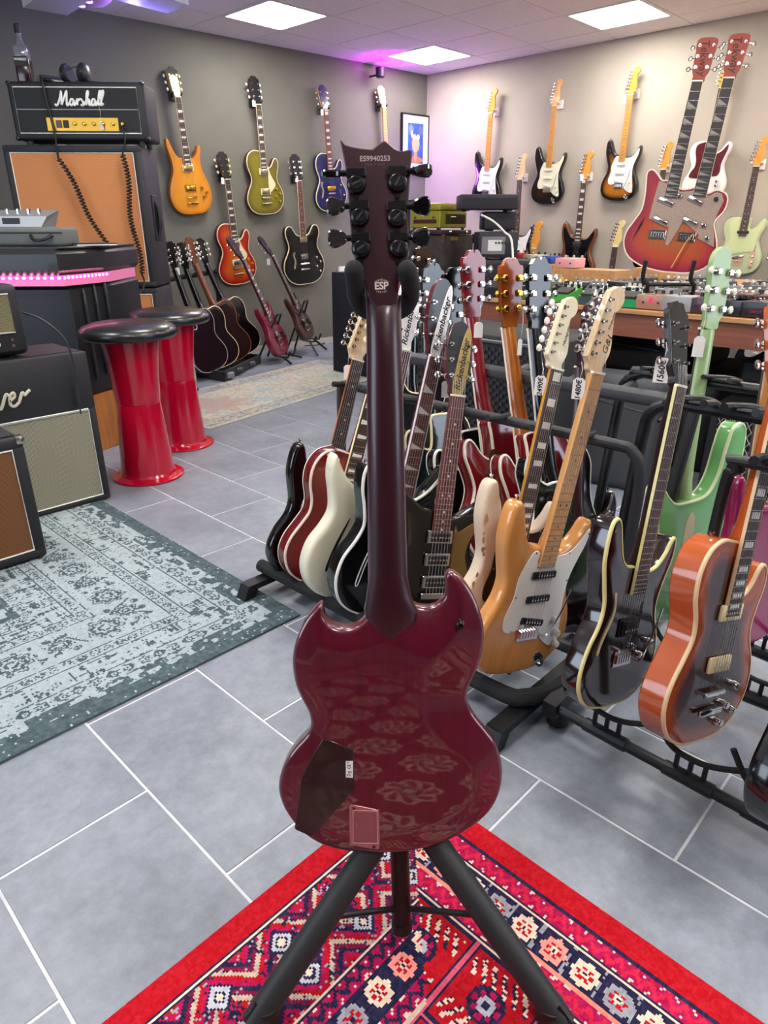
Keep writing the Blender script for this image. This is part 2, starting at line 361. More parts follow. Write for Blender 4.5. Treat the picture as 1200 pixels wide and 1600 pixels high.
def frame(B, T, face, L):
    y = (T-B); s = y.length/L; y.normalize(); z = (face - y*face.dot(y)).normalized(); x = y.cross(z)
    M = Matrix((x, y, z)).transposed().to_4x4() @ Matrix.Diagonal((s, s, s, 1)); M.translation = B; return M
def guitar(name, label, cat, B, T, face, outline, body, group=None, t=.044, r=.004, bind=None, guard=None, guardm=None, pickups=(), bridge=None, by=.12, scale=.63,
           neck=MAHO, fb=ROSE, head='gib', headm=BLKH, tun=None, knobs=(), km=GOLD, inlay=None, frets=22, near=False, bm=None, side=None, fhole=(), hole=None, zf=None, zb=None, back=False,
           jack=None, logo=None, tilt=12, nbind=False, heel=.1, grid=.03, endpin=True, plates=(), covers=(), nw=.0215):
    ny = by+scale; L = ny + {'gib':.188,'fen':.193,'ric':.198,'sq':.16,'burns':.2}[head]
    M = frame(B, T, face, L); g = thing(name, label, cat, M, group)
    bm = bm or CHROME; tun = tun or (CHROME, CHROME, 'round')
    ol = cr(outline, 4)
    o = bpy.data.objects.new('body', body_mesh('body', ol, t, r, zf, zb, grid, body)); COL.objects.link(o); o.parent = g
    P = ccw(ol); n = len(P)
    if side or bind:
        rim = MB(); q0 = offset(P, -.0006)
        if side:
            rim.add([(x, y, -.004) for x, y in q0]+[(x, y, -t+.004) for x, y in q0], [(k, n+k, n+(k+1) % n, (k+1) % n) for k in range(n)]); rim.build('side_band', side, g)
    if bind:
        for zz, sg in ((0, 1), (-t, -1))[:2 if back else 1]:
            q1 = offset(P, -.0011); q2 = offset(P, .0045); e = .0009*sg
            vs = [(x, y, zz-.0065*sg) for x, y in q1]+[(x, y, zz-.001*sg) for x, y in q1]+[(x, y, zz+e) for x, y in offset(P, .001)]+[(x, y, zz+e) for x, y in q2]+[(x, y, zz-.001*sg) for x, y in q2]
            fs = [(i*n+k, i*n+(k+1) % n, (i+1)*n+(k+1) % n, (i+1)*n+k) for i in range(4) for k in range(n)]
            MB().add(vs, fs).build('binding', bind, g)
    if hole:
        MB().cyl((hole[0], hole[1], -.002), (hole[0], hole[1], .0015), hole[2], 24).build('sound_hole', BLK, g)
    for fp in fhole:
        MB().prism(ccw(cr(fp, 4)), -.001, .0012).build('sound_hole', mat('0a0605', .8), g)
        if bind:
            c = cr(fp, 4); MB().tube([(x, y, .0012) for x, y in c], .0016, 5, closed=True).build('hole_binding', bind, g)
    if guard:
        mb = MB(); gp = ccw(cr(guard, 3)); mb.prism(gp, .0006, .0032, .0006)
        gd = mb.build('pickguard', guardm, g)
        if near:
            for k in range(0, len(guard), 3):
                q = Vector(guard[k])*1.0; c = Vector((sum(p[0] for p in guard)/len(guard), sum(p[1] for p in guard)/len(guard))); q += (c-q).normalized()*.006
                MB().lathe([(.0032,.003),(.003,.0042),(.001,.0046)], (q.x, q.y, 0), 8).build('screw', CHROME, gd)
    z0 = .0032 if guard else .0004
    for (k, y, x, ang, c, *cc) in pickups:
        A = Matrix.Translation((x, y, 0)) @ Matrix.Rotation(math.radians(ang), 4, 'Z')
        c2 = cc[0] if cc else BLK
        if k == 'hb':
            p = MB().rbox((-.045,-.0225,z0), (.045,.0225,z0+.004), .003, 1).xf(A).build('pickup_ring', c2, g)
            q = MB().rbox((-.035,-.0185,z0+.002), (.035,.0185,z0+.0095), .003, 2).xf(A).build('pickup', c, p)
        elif k == 'p90': q = MB().rbox((-.043,-.018,z0), (.043,.018,z0+.009), .006, 2).xf(A).build('pickup', c, g)
        elif k == 'toast':
            q = MB().rbox((-.04,-.019,z0), (.04,.019,z0+.006), .004, 1).xf(A).build('pickup', c, g)
            MB().rbox((-.03,-.0125,z0+.005), (.03,-.002,z0+.0095), .002, 1).rbox((-.03,.002,z0+.005), (.03,.0125,z0+.0095), .002, 1).xf(A).build('pickup_slots', BLK, q)
        elif k == 'lip': q = MB().rbox((-.042,-.0065,z0), (.042,.0065,z0+.011), .005, 2).xf(A).build('pickup', c, g)
        else: q = MB().rbox((-.042,-.0095,z0), (.042,.0095,z0+.008), .0075, 2).xf(A).build('pickup', c, g)
        if near and k != 'lip':
            for kk in range(6):
                MB().cyl((-.026+.0104*kk,(-.006 if k == 'hb' else 0),z0+.007), (-.026+.0104*kk,(-.006 if k == 'hb' else 0),z0+.0105), .0025, 8).xf(A).build('pole_piece', CHROME, q)
    zs = .0115
    if bridge == 'tom':
        MB().rbox((-.041,by-.006,.003), (.041,by+.006,.0135), .003, 1).cyl((-.037,by,-.001), (-.037,by,.01), .0045, 8).cyl((.037,by,-.001), (.037,by,.01), .0045, 8).build('bridge', bm, g)
        MB().rbox((-.045,by-.048,.004), (.045,by-.034,.0145), .005, 2).build('tailpiece', bm, g)
    elif bridge in ('trem', 'hard'):
        b = MB().rbox((-.039,by-.028,z0), (.039,by+.012,z0+.0025), .001, 1)
        for kk in range(6): b.rbox((-.031+.0105*kk-.0045,by-.018,z0+.002), (-.031+.0105*kk+.0045,by+.004,z0+.0085), .0015, 1)
        if near: b.cyl((-.036,by+.018,0), (-.036,by+.018,.01), .006, 10).cyl((.036,by+.018,0), (.036,by+.018,.01), .006, 10)
        bo = b.build('bridge', bm, g)
        if bridge == 'trem':
            MB().tube([(.036,by-.012,.004),(.048,by-.018,.016),(.062,by-.008,.02),(.082,by+.04,.022),(.1,by+.115,.026)], .0024, 8).build('tremolo_arm', bm, bo)
    elif bridge == 'bigsby':
        MB().rbox((-.038,by-.006,.003), (.038,by+.006,.014), .003, 1).build('bridge', bm, g)
        bo = MB().tube([(-.03,.004,.004),(-.042,.05,.01),(-.035,.075,.016)], .004, 6).tube([(.03,.004,.004),(.042,.05,.01),(.035,.075,.016)], .004, 6).cyl((-.04,.07,.016), (.04,.07,.016), .0065, 10).rbox((-.03,-.002,.001), (.03,.03,.005), .002, 1).build('vibrato_tailpiece', bm, g)
        MB().tube([(.036,.07,.02),(.06,.065,.028),(.085,.09,.03),(.07,.17,.03)], .003, 8).build('vibrato_arm', bm, bo)
    elif bridge == 'ric':
        MB().rbox((-.04,by-.009,.002), (.04,by+.009,.013), .002, 1).build('bridge', bm, g)
        bo = MB().rbox((-.025,by-.085,.002), (.025,by-.06,.01), .002, 1).tube([(-.02,by-.08,.008),(-.02,.0,.008)], .003, 6).tube([(.02,by-.08,.008),(.02,.0,.008)], .003, 6).build('vibrato_tailpiece', bm, g)
        MB().tube([(.02,by-.07,.012),(.04,by-.075,.024),(.08,by-.05,.026),(.095,by-.005,.026)], .0035, 8).build('vibrato_arm', bm, bo)
    if km is not None and knobs:
        for (x, y) in knobs:
            MB().lathe([(.0105,z0),(.0105,z0+.005),(.0085,z0+.014),(.007,z0+.0155)], (x, y, 0), 14).build('knob', km, g)
    if jack:
        x, y, a = jack
        mb = MB().lathe([(.016,0),(.015,.002),(.009,.003),(.006,-.001)], n=16); mb.xf(Matrix.Translation((x, y, .001)) @ Matrix.Rotation(a, 4, 'Z') @ Matrix.Diagonal((1.9, .95, 1, 1))); mb.build('jack_plate', CHROME, g)
    for pl in plates: MB().prism(ccw(cr(pl[0], 3) if pl[2] else pl[0]), .0, .003, .0005).build(pl[3], pl[1], g)
    for pl in covers: MB().prism(ccw(cr(pl[0], 3) if pl[2] else pl[0]), -t-.002, -t+.0005, .0005).build(pl[3], pl[1], g)
    # neck: half-round, from the heel to the nut
    fe = ny-scale*(1-2**(-frets/12.0)) - .006
    hw = lambda y: .028+(nw-.028)*(y-fe)/(ny-fe)
    jy = max(p[1] for p in outline if abs(p[0]) < .04)-.01
    sec = 9; vs = []; ys = [fe+.0, jy-.02, jy+.015, jy+.05, jy+.1, ny-.06, ny-.02, ny]
    dep = [.004, .03, .030, .022, .019, .0175, .017, .016]
    for y, d in zip(ys, dep):
        h = hw(y)-.0004
        for k in range(sec):
            a = math.pi*k/(sec-1); vs.append((h*math.cos(a), y, .0035-(d+.004)*math.sin(a)))
    fs = [(i*sec+k, i*sec+k+1, (i+1)*sec+k+1, (i+1)*sec+k) for i in range(len(ys)-1) for k in range(sec-1)]
    fs += [(i*sec+sec-1, i*sec, (i+1)*sec, (i+1)*sec+sec-1) for i in range(len(ys)-1)]
    fs += [tuple(range(sec)), tuple((len(ys)-1)*sec+k for k in range(sec))[::-1]]
    MB().add(vs, fs).build('neck', neck, g)
    fbo = MB().hexa([(-hw(fe),fe,.0035),(hw(fe),fe,.0035),(nw,ny,.0035),(-nw,ny,.0035),(-hw(fe),fe,.0095),(hw(fe),fe,.0095),(nw,ny,.0095),(-nw,ny,.0095)]).build('fretboard', fb, g, 0)
    if nbind:
        for sx in (-1, 1): MB().hexa([(sx*hw(fe)-.0008,fe,.003),(sx*hw(fe)+.0008,fe,.003),(sx*nw+.0008,ny,.003),(sx*nw-.0008,ny,.003),(sx*hw(fe)-.0008,fe,.0101),(sx*hw(fe)+.0008,fe,.0101),(sx*nw+.0008,ny,.0101),(sx*nw-.0008,ny,.0101)]).build('neck_binding', nbind, g, 0)
    fy = [ny-scale*(1-2**(-k/12.0)) for k in range(0, frets+1)]
    fm = MB()
    for k in range(1, frets+1):
        b = MB().box((-hw(fy[k])+.0005, fy[k]-.0008, .0092), (hw(fy[k])-.0005, fy[k]+.0008, .0105))
        if near: b.build('fret', FRETM, fbo, 0)
        else: fm.add(b.v, b.f)
    if not near: fm.build('frets', FRETM, fbo, 0, kind='stuff')
    marks = [3, 5, 7, 9, 12, 15, 17, 19, 21]
    if inlay:
        im = mat('1c1712', .4) if inlay == 'dotk' else (mat('8a827c', .35) if inlay == 'trig' else PEARL)
        for k in marks:
            if k > frets: continue
            if inlay == 'block' and k == 3: ks = [1, 3]
            else: ks = [k]
            for kk in ks:
                y = (fy[kk]+fy[kk-1])/2; h = (fy[kk-1]-fy[kk]); hh = hw(y)
                b = MB()
                if inlay in ('dot', 'dotk'):
                    for x in ((0,) if kk != 12 else (-.011, .011)): b.cyl((x, y, .009), (x, y, .00985), .0034, 8)
                elif inlay == 'block': b.box((-hh*.68, y-h*.32, .009), (hh*.68, y+h*.32, .0099))
                elif inlay == 'trap': b.hexa([(-hh*.7,y-h*.3,.009),(hh*.7,y-h*.22,.009),(hh*.7,y+h*.22,.009),(-hh*.7,y+h*.3,.009),(-hh*.7,y-h*.3,.0099),(hh*.7,y-h*.22,.0099),(hh*.7,y+h*.22,.0099),(-hh*.7,y+h*.3,.0099)])
                elif inlay in ('tri', 'trig'): b.prism([(-hh*.85,y+h*.38),(-hh*.85,y-h*.38),(hh*.85,y-h*.38)], .009, .0099)
                b.build('inlay', im, fbo, 0)
    MB().box((-nw, ny, .003), (nw, ny+.005, .0125)).build('nut', IVORY, g, 0)
    # head
    HM = Matrix.Translation((0, ny+.003, .004)) @ Matrix.Rotation(-math.radians(tilt if head in ('gib', 'ric', 'sq') else 3), 4, 'X')
    ho = {'gib': H_GIB, 'fen': H_FEN, 'ric': H_RIC, 'sq': H_SQ, 'burns': H_BURNS}[head]
    hp = ccw(cr(ho[:-1] if head == 'x' else ho, 3, closed=True)); hz = .0 if head != 'fen' else -.004
    hm2 = neck if (back or head == 'fen') else neck
    hd = bpy.data.objects.new('headstock', MB().prism(hp, -.0155+hz, -.0012+hz, .001).mesh('headstock', headm if head == 'fen' else neck, 30)); COL.objects.link(hd); hd.parent = g; hd.matrix_local = HM
    fc = bpy.data.objects.new('headstock_face', MB().prism(offset(hp, .0006), -.0012+hz, .0004+hz, .0002).mesh('headstock_face', headm, 30)); COL.objects.link(fc); fc.parent = hd
    if logo:
        s, size, m_, lx, ly, rot = logo
        tb = text_mb(s, size, .2, .0003); tb.xf(Matrix.Translation((lx, ly, .0009+hz)) @ Matrix.Rotation(math.radians(rot), 4, 'Z')); tb.build('logo', m_, hd)
    ta, tb_ = tuner_meshes(tun)
    if head in ('fen', 'burns'):
        for k in range(6):
            f = k/5; x = -.026+.02*f+(.0 if head == 'fen' else .0); y = .04+.024*k
            if head == 'burns': x = -.022 if k % 2 else .02; y = .05+.045*(k//2)
            A = Matrix.Translation((x, y, hz)) @ Matrix.Rotation(math.radians(180 if (x < 0 or head == 'fen') else 0), 4, 'Z')
            if head == 'fen': A = Matrix.Translation((x, y, hz)) @ Matrix.Rotation(math.radians(170), 4, 'Z') @ Matrix.Diagonal((1, 1, 1, 1))
            q = share('tuner', ta, hd, A); share('tuner_button', tb_, q)
    else:
        for sx in (1, -1):
            for k in range(3):
                y = .052+.041*k; x = sx*(.023+.002*k)
                q = share('tuner', ta, hd, Matrix.Translation((x, y, 0)) @ Matrix.Rotation(0 if sx > 0 else math.pi, 4, 'Z')); share('tuner_button', tb_, q)
    if near and not back:
        for k in range(6):
            xb = -.026+.0104*k; xn = (-.0175+.007*k)*nw/.0215
            MB().tube([(xb, by if bridge != 'x' else by, .0125), (xn, ny+.002, .0127), (xn*1.1, ny+.05, .002)], .00055, 4, cap=False).build('string', STRM, g)
    elif not back:
        sm = MB()
        for k in range(6):
            xb = -.026+.0104*k; xn = -.0175+.007*k
            sm.tube([(xb, by, .0125), (xn, ny+.002, .0127)], .0004, 3, cap=False)
        sm.build('strings', STRM, g, kind='stuff')
    if endpin:
        MB().lathe([(.002,0),(.003,.006),(.006,.009),(.006,.012),(.003,.013)], n=10, M=Matrix.Rotation(math.radians(90), 4, 'X')).xf(Matrix.Translation((0, -.0005, -t/2))).build('strap_button', CHROME, g)
    hx = min(outline, key=lambda p: p[0]*.5-p[1])
    MB().lathe([(.002,0),(.003,.006),(.006,.009),(.006,.012),(.003,.013)], n=10, M=Matrix.Rotation(math.radians(-90), 4, 'X')).xf(Matrix.Translation((hx[0], hx[1]-.001, -t/2))).build('strap_button', CHROME, g)
    return g, M, ny, L
def hanger(p, n, m, label, group):
    """wall hook whose two arms hold a head; p at the wall, n out of the wall"""
    x = n.cross(Vector((0,0,1))).normalized(); M = Matrix((x, n, Vector((0,0,1)))).transposed().to_4x4(); M.translation = p
    g = thing('guitar_hook', label, 'hook', M, group)
    MB().rbox((-.03,-.001,-.035), (.03,.012,.035), .004, 1).build('wall_plate', m, g)
    MB().tube([(0,.01,0), (0,.055,0)], .006, 8).build('stem', m, g)
    for s in (-1, 1): MB().tube([(0,.05,0), (s*.032,.06,0), (s*.036,.085,.0), (s*.036,.105,.012)], .006, 8).build('arm', m, g)
    return g
TXT = Matrix(((-1,0,0,0),(0,0,1,0),(0,1,0,0),(0,0,0,1)))   # lettering plane facing local +y
def price_tag(top, label, length=.05, size=(.022,.042), swing=0.0, txt=None, group='price tags tied to guitars', face=None):
    """paper tag on a loop of string, hanging straight down from the point top"""
    f = face or (_O-top); f = Vector((f.x, f.y, 0)).normalized(); x = f.cross(Vector((0,0,1)))
    M = Matrix((x, f, Vector((0,0,1)))).transposed().to_4x4(); M.translation = top
    g = thing('price_tag', label, 'tag', M, group)
    a, h = size; c = a*.25
    pl = [(-a/2, -h), (a/2, -h), (a/2, -c), (a/2-c, 0), (-a/2+c, 0), (-a/2, -c)]
    RM = Matrix.Rotation(swing, 4, 'Y')
    mb = MB().prism(ccw(pl), -.0004, .0004); mb.xf(RM @ Matrix.Translation((0, 0, -length)) @ Matrix.Rotation(math.radians(90), 4, 'X')); mb.build('card', TAG, g, 0)
    MB().tube([(0,.001,0), (-.004,.001,-length*.5), (0,.001,-length-.004), (.004,.001,-length*.5), (0,.001,0)], .0007, 4, cap=False).xf(RM).build('string_loop', STR, g)
    if txt:
        t = text_mb(txt, a*.62, .15, .0002, bold=.0003)
        t.xf(RM @ Matrix.Translation((0, .0007, -length-h*.55)) @ TXT @ Matrix.Rotation(math.radians(90), 4, 'Z')); t.build('handwritten_price', INK, g, 0)
    return g
# ================================================================== the room
CZ = 2.5
XW = 6.0
def WLy(x): return 5.35 - .09*(x-4)
WN = Vector((-.09, -1, 0)).normalized(); WP = Vector((4, 5.35, 0))
WALLD = mat('6d6c62', .85, noise=.06, nscale=3, bump=.15, bscale=80); WALLL = mat('aba396', .85, noise=.04, nscale=3, bump=.15, bscale=80)
WALLK = mat('37383c', .85)
def struct(mb, name, m, parent=None, smooth=0):
    o = mb.build(name, m, parent, smooth)
    if parent is None: o['kind'] = 'structure'
    return o
struct(MB().hexa([(-2.6,WLy(-2.6),0),(XW,WLy(XW),0),(XW,WLy(XW)+.1,0),(-2.6,WLy(-2.6)+.1,0),(-2.6,WLy(-2.6),CZ),(XW,WLy(XW),CZ),(XW,WLy(XW)+.1,CZ),(-2.6,WLy(-2.6)+.1,CZ)]), 'wall_left', WALLD)
struct(MB().box((XW,-3.2,0), (XW+.1,5.4,CZ)), 'wall_right', WALLL)
struct(MB().box((-2.7,-3.2,0), (-2.6,6.1,CZ)), 'wall_back', mat('4a4945', .85))
struct(MB().box((-2.7,-3.3,0), (XW+.1,-3.2,CZ)), 'wall_front', mat('4a4945', .85))
BB = mat('b9b7ac', .5)
struct(MB().hexa([(-2.6,WLy(-2.6)-.012,0),(XW,WLy(XW)-.012,0),(XW,WLy(XW),0),(-2.6,WLy(-2.6),0),(-2.6,WLy(-2.6)-.012,.06),(XW,WLy(XW)-.012,.06),(XW,WLy(XW),.06),(-2.6,WLy(-2.6),.06)]), 'baseboard_left', BB)
struct(MB().box((XW-.012,-3.2,0), (XW,5.1,.06)), 'baseboard_right', BB)
# floor: grout bed with separate tiles in running bond
fl = struct(MB().box((-2.6,-3.2,-.1), (XW,5.95,-.0015)), 'floor', mat('c9cace', .8, noise=.1, nscale=20))
def tilemat():
    m = bpy.data.materials.new('tile'); m.use_nodes = True; nt = m.node_tree; b = nt.nodes['Principled BSDF']
    b.inputs['Roughness'].default_value = .36; b.inputs['Specular IOR Level'].default_value = .5
    tc = nt.nodes.new('ShaderNodeTexCoord'); oi = nt.nodes.new('ShaderNodeObjectInfo')
    ad = nt.nodes.new('ShaderNodeVectorMath'); ad.operation = 'ADD'; nt.links.new(tc.outputs['Object'], ad.inputs[0])
    cb = nt.nodes.new('ShaderNodeCombineXYZ'); mu = nt.nodes.new('ShaderNodeMath'); mu.operation = 'MULTIPLY'; mu.inputs[1].default_value = 40
    nt.links.new(oi.outputs['Random'], mu.inputs[0]); nt.links.new(mu.outputs[0], cb.inputs[0]); nt.links.new(mu.outputs[0], cb.inputs[2]); nt.links.new(cb.outputs[0], ad.inputs[1])
    n1 = nt.nodes.new('ShaderNodeTexNoise'); n1.inputs['Scale'].default_value = 3.5; n1.inputs['Detail'].default_value = 8; n1.inputs['Roughness'].default_value = .7
    n2 = nt.nodes.new('ShaderNodeTexNoise'); n2.inputs['Scale'].default_value = 22; n2.inputs['Detail'].default_value = 8; n2.inputs['Roughness'].default_value = .75
    for n in (n1, n2): nt.links.new(ad.outputs[0], n.inputs['Vector'])
    r1 = nt.nodes.new('ShaderNodeValToRGB'); e = r1.color_ramp.elements
    e[0].position = .3; e[0].color = (*srgb('6f7480'), 1); e[1].position = .72; e[1].color = (*srgb('9096a2'), 1)
    r2 = nt.nodes.new('ShaderNodeValToRGB'); e = r2.color_ramp.elements
    e[0].position = .33; e[0].color = (.72, .72, .72, 1); e[1].position = .7; e[1].color = (1.12, 1.12, 1.12, 1)
    nt.links.new(n1.outputs['Fac'], r1.inputs[0]); nt.links.new(n2.outputs['Fac'], r2.inputs[0])
    mx = nt.nodes.new('ShaderNodeMix'); mx.data_type = 'RGBA'; mx.blend_type = 'MULTIPLY'; mx.inputs[0].default_value = .8
    nt.links.new(r1.outputs[0], mx.inputs[6]); nt.links.new(r2.outputs[0], mx.inputs[7]); nt.links.new(mx.outputs[2], b.inputs['Base Color'])
    mr = nt.nodes.new('ShaderNodeMapRange'); mr.inputs['To Min'].default_value = .3; mr.inputs['To Max'].default_value = .48
    nt.links.new(n2.outputs['Fac'], mr.inputs['Value']); nt.links.new(mr.outputs[0], b.inputs['Roughness'])
    bp = nt.nodes.new('ShaderNodeBump'); bp.inputs['Strength'].default_value = .12; bp.inputs['Distance'].default_value = .002
    nt.links.new(n2.outputs['Fac'], bp.inputs['Height']); nt.links.new(bp.outputs[0], b.inputs['Normal'])
    return m
TM = tilemat()
TX, TYP, X0T, Y0T = .302, .584, .432, .82
GW = .0028
tme = {}
cands = []
for i in range(-8, 19):
    for j in range(-7, 10):
        x0 = X0T+TX*i; y0 = Y0T + TYP*j + (TYP/2 if i % 2 else 0)
        if x0 > XW or y0 > 5.6 or x0 < -2.4 or y0 < -3.1: continue
        c = Vector((x0+TX/2, y0+TYP/2, 0)); d = c-_O; wq = d.dot(_F)
        if wq < -.3: vis = False
        else:
            wq = max(wq, .25); px = 600+FPX*d.dot(_R)/wq; py = 800-FPX*d.dot(_U)/wq; mg = 500/max(.5, wq)
            vis = -mg < px < 1200+mg and py < 1600+mg*1.2
        cands.append((0 if vis else 1, c.length, x0, y0))
cands.sort()
rest = MB()
for k, (vv, dd_, x0, y0) in enumerate(cands):
    x1, y1 = x0+TX, y0+TYP; x1 = min(x1, XW); y1 = min(y1, 5.6)
    if x1-x0 < .02 or y1-y0 < .02: continue
    key = (round(x1-x0, 3), round(y1-y0, 3))
    if vv == 0 and k < 298:
        if key not in tme: tme[key] = MB().prism([(GW,GW),(key[0]-GW,GW),(key[0]-GW,key[1]-GW),(GW,key[1]-GW)], -.002, 0, .0008).mesh('tile', TM, 0)
        share('tile', tme[key], fl, Matrix.Translation((x0, y0, 0)))
    else: rest.prism([(x0+GW,y0+GW),(x1-GW,y0+GW),(x1-GW,y1-GW),(x0+GW,y1-GW)], -.002, 0, .0008)
rest.build('floor_tiling', TM, fl, 0, kind='stuff')
# ceiling: panels in a thin grid, lit panels flush
ceil = struct(MB().box((-2.6,-3.2,CZ+.02), (XW+.1,6.0,CZ+.1)), 'ceiling', mat('9a9894', .8))
CPM = mat('ebe7e4', .85, noise=.03, nscale=30); LPM = mat('fffaf2', .5, emit=PANEL_E)
gx = [3.40+.57*k for k in range(-11, 6)]; gy = [4.93-.5975*k for k in range(-2, 15)]
lit = {(3.40, 4.3325), (5.11, 4.3325), (5.11, 2.54), (1.69, 2.54), (1.69, .7475), (5.11, .7475), (3.40, .7475), (-.02, .7475), (1.69, -1.045), (-.02, 2.54), (3.40, -1.045), (-.02,-1.045)}  # panels outside the view are added as fill for the unseen room
nl = 0
for a in gx[:-1]:
    for b in gy[1:]:
        x1, y1 = min(a+.57, XW), b+.5975
        if a < -2.7 or b < -3.3 or b > WLy(a): continue
        y1 = min(y1, WLy(a)+.02)
        if y1-b < .05 or x1-a < .05: continue
        isl = any(abs(a-p) < .01 and abs(b-q) < .01 for p, q in lit)
        if isl:
            g = thing('ceiling_light', ['square lit ceiling panel near the dark left wall', 'lit ceiling panel closest to the room corner', 'lit ceiling panel above the hanging guitars of the pale wall'][[(3.40,4.3325),(5.11,4.3325),(5.11,2.54)].index((round(a,2), round(b,4)))] if (round(a,2), round(b,4)) in [(3.40,4.3325),(5.11,4.3325),(5.11,2.54)] else 'lit ceiling panel in the room part behind the viewer', 'light', loc=(a, b, CZ), group='lit ceiling panels')
            MB().box((.035,.035,.001), (x1-a-.035,y1-b-.035,.012)).build('diffuser', LPM, g, 0)
            fr = MB()
            for q in ((0.003,0.003,x1-a-.003,.035), (0.003,y1-b-.035,x1-a-.003,y1-b-.003), (0.003,.035,.035,y1-b-.035), (x1-a-.035,.035,x1-a-.003,y1-b-.035)): fr.box((q[0],q[1],-.002), (q[2],q[3],.014))
            fr.build('frame', mat('dedcd6', .5), g, 0)
        else: MB().box((a+.004,b+.004,CZ), (x1-.004,y1-.004,CZ+.012)).build('ceiling_panel', CPM, ceil, 0)
# ================================================================== rugs: every knot is a coloured face
def rug_mesh(name, x0, y0, x1, y1, cell, colf, h, rough=.95, jit=.0006):
    nx = int(round((x1-x0)/cell)); ny_ = int(round((y1-y0)/cell))
    xs = np.linspace(x0, x1, nx+1); ys = np.linspace(y0, y1, ny_+1)
    X, Y = np.meshgrid(xs, ys); rs = np.random.RandomState(3)
    Z = np.full_like(X, h) + rs.rand(*X.shape)*jit
    co = np.stack([X, Y, Z], -1).reshape(-1, 3)
    I = np.arange(nx*ny_); r = I//nx; c = I % nx; a = r*(nx+1)+c
    quads = np.stack([a, a+1, a+nx+2, a+nx+1], 1)
    # skirt
    base = len(co); cs = np.array([[x0,y0,0],[x1,y0,0],[x1,y1,0],[x0,y1,0],[x0,y0,h],[x1,y0,h],[x1,y1,h],[x0,y1,h]])
    co = np.vstack([co, cs]); sk = np.array([[0,1,5,4],[1,2,6,5],[2,3,7,6],[3,0,4,7]])+base
    q = np.vstack([quads, sk])
    me = bpy.data.meshes.new(name); me.vertices.add(len(co)); me.vertices.foreach_set('co', co.ravel())
    me.loops.add(q.size); me.loops.foreach_set('vertex_index', q.ravel()); me.polygons.add(len(q))
    me.polygons.foreach_set('loop_start', np.arange(0, q.size, 4)); me.update(calc_edges=True)
    u = (xs[:-1]+xs[1:])/2; v = (ys[:-1]+ys[1:])/2; Uc, Vc = np.meshgrid(u, v)
    colr = colf(Uc, Vc)  # ny,nx,3 srgb 0..1
    colr = np.where(colr <= .04045, colr/12.92, ((colr+.055)/1.055)**2.4).reshape(-1, 3)
    colr = np.vstack([colr, np.repeat(colr[:1], 4, 0)])
    at = me.color_attributes.new('knot', 'FLOAT_COLOR', 'CORNER')
    full = np.ones((len(q), 4, 4)); full[:, :, :3] = colr[:, None, :]
    at.data.foreach_set('color', full.ravel().astype(np.float32))
    m = bpy.data.materials.new(name); m.use_nodes = True; nt = m.node_tree; b = nt.nodes['Principled BSDF']; b.inputs['Roughness'].default_value = rough
    b.inputs['Specular IOR Level'].default_value = .15; b.inputs['Sheen Weight'].default_value = .0
    an = nt.nodes.new('ShaderNodeAttribute'); an.attribute_name = 'knot'; nt.links.new(an.outputs['Color'], b.inputs['Base Color'])
    me.materials.append(m)
    o = bpy.data.objects.new(name, me); COL.objects.link(o); return o
def hx(c): return np.array([int(c[i:i+2], 16)/255 for i in (0, 2, 4)])
def vnoise(X, Y, s, seed):
    rs = np.random.RandomState(seed); G = rs.rand(256, 256)
    x = X/s+50; y = Y/s+50; xi = np.floor(x).astype(int); yi = np.floor(y).astype(int); fx = x-xi; fy = y-yi
    fx = fx*fx*(3-2*fx); fy = fy*fy*(3-2*fy); g = lambda a, b: G[a % 256, b % 256]
    return (g(xi, yi)*(1-fx)+g(xi+1, yi)*fx)*(1-fy)+(g(xi, yi+1)*(1-fx)+g(xi+1, yi+1)*fx)*fy
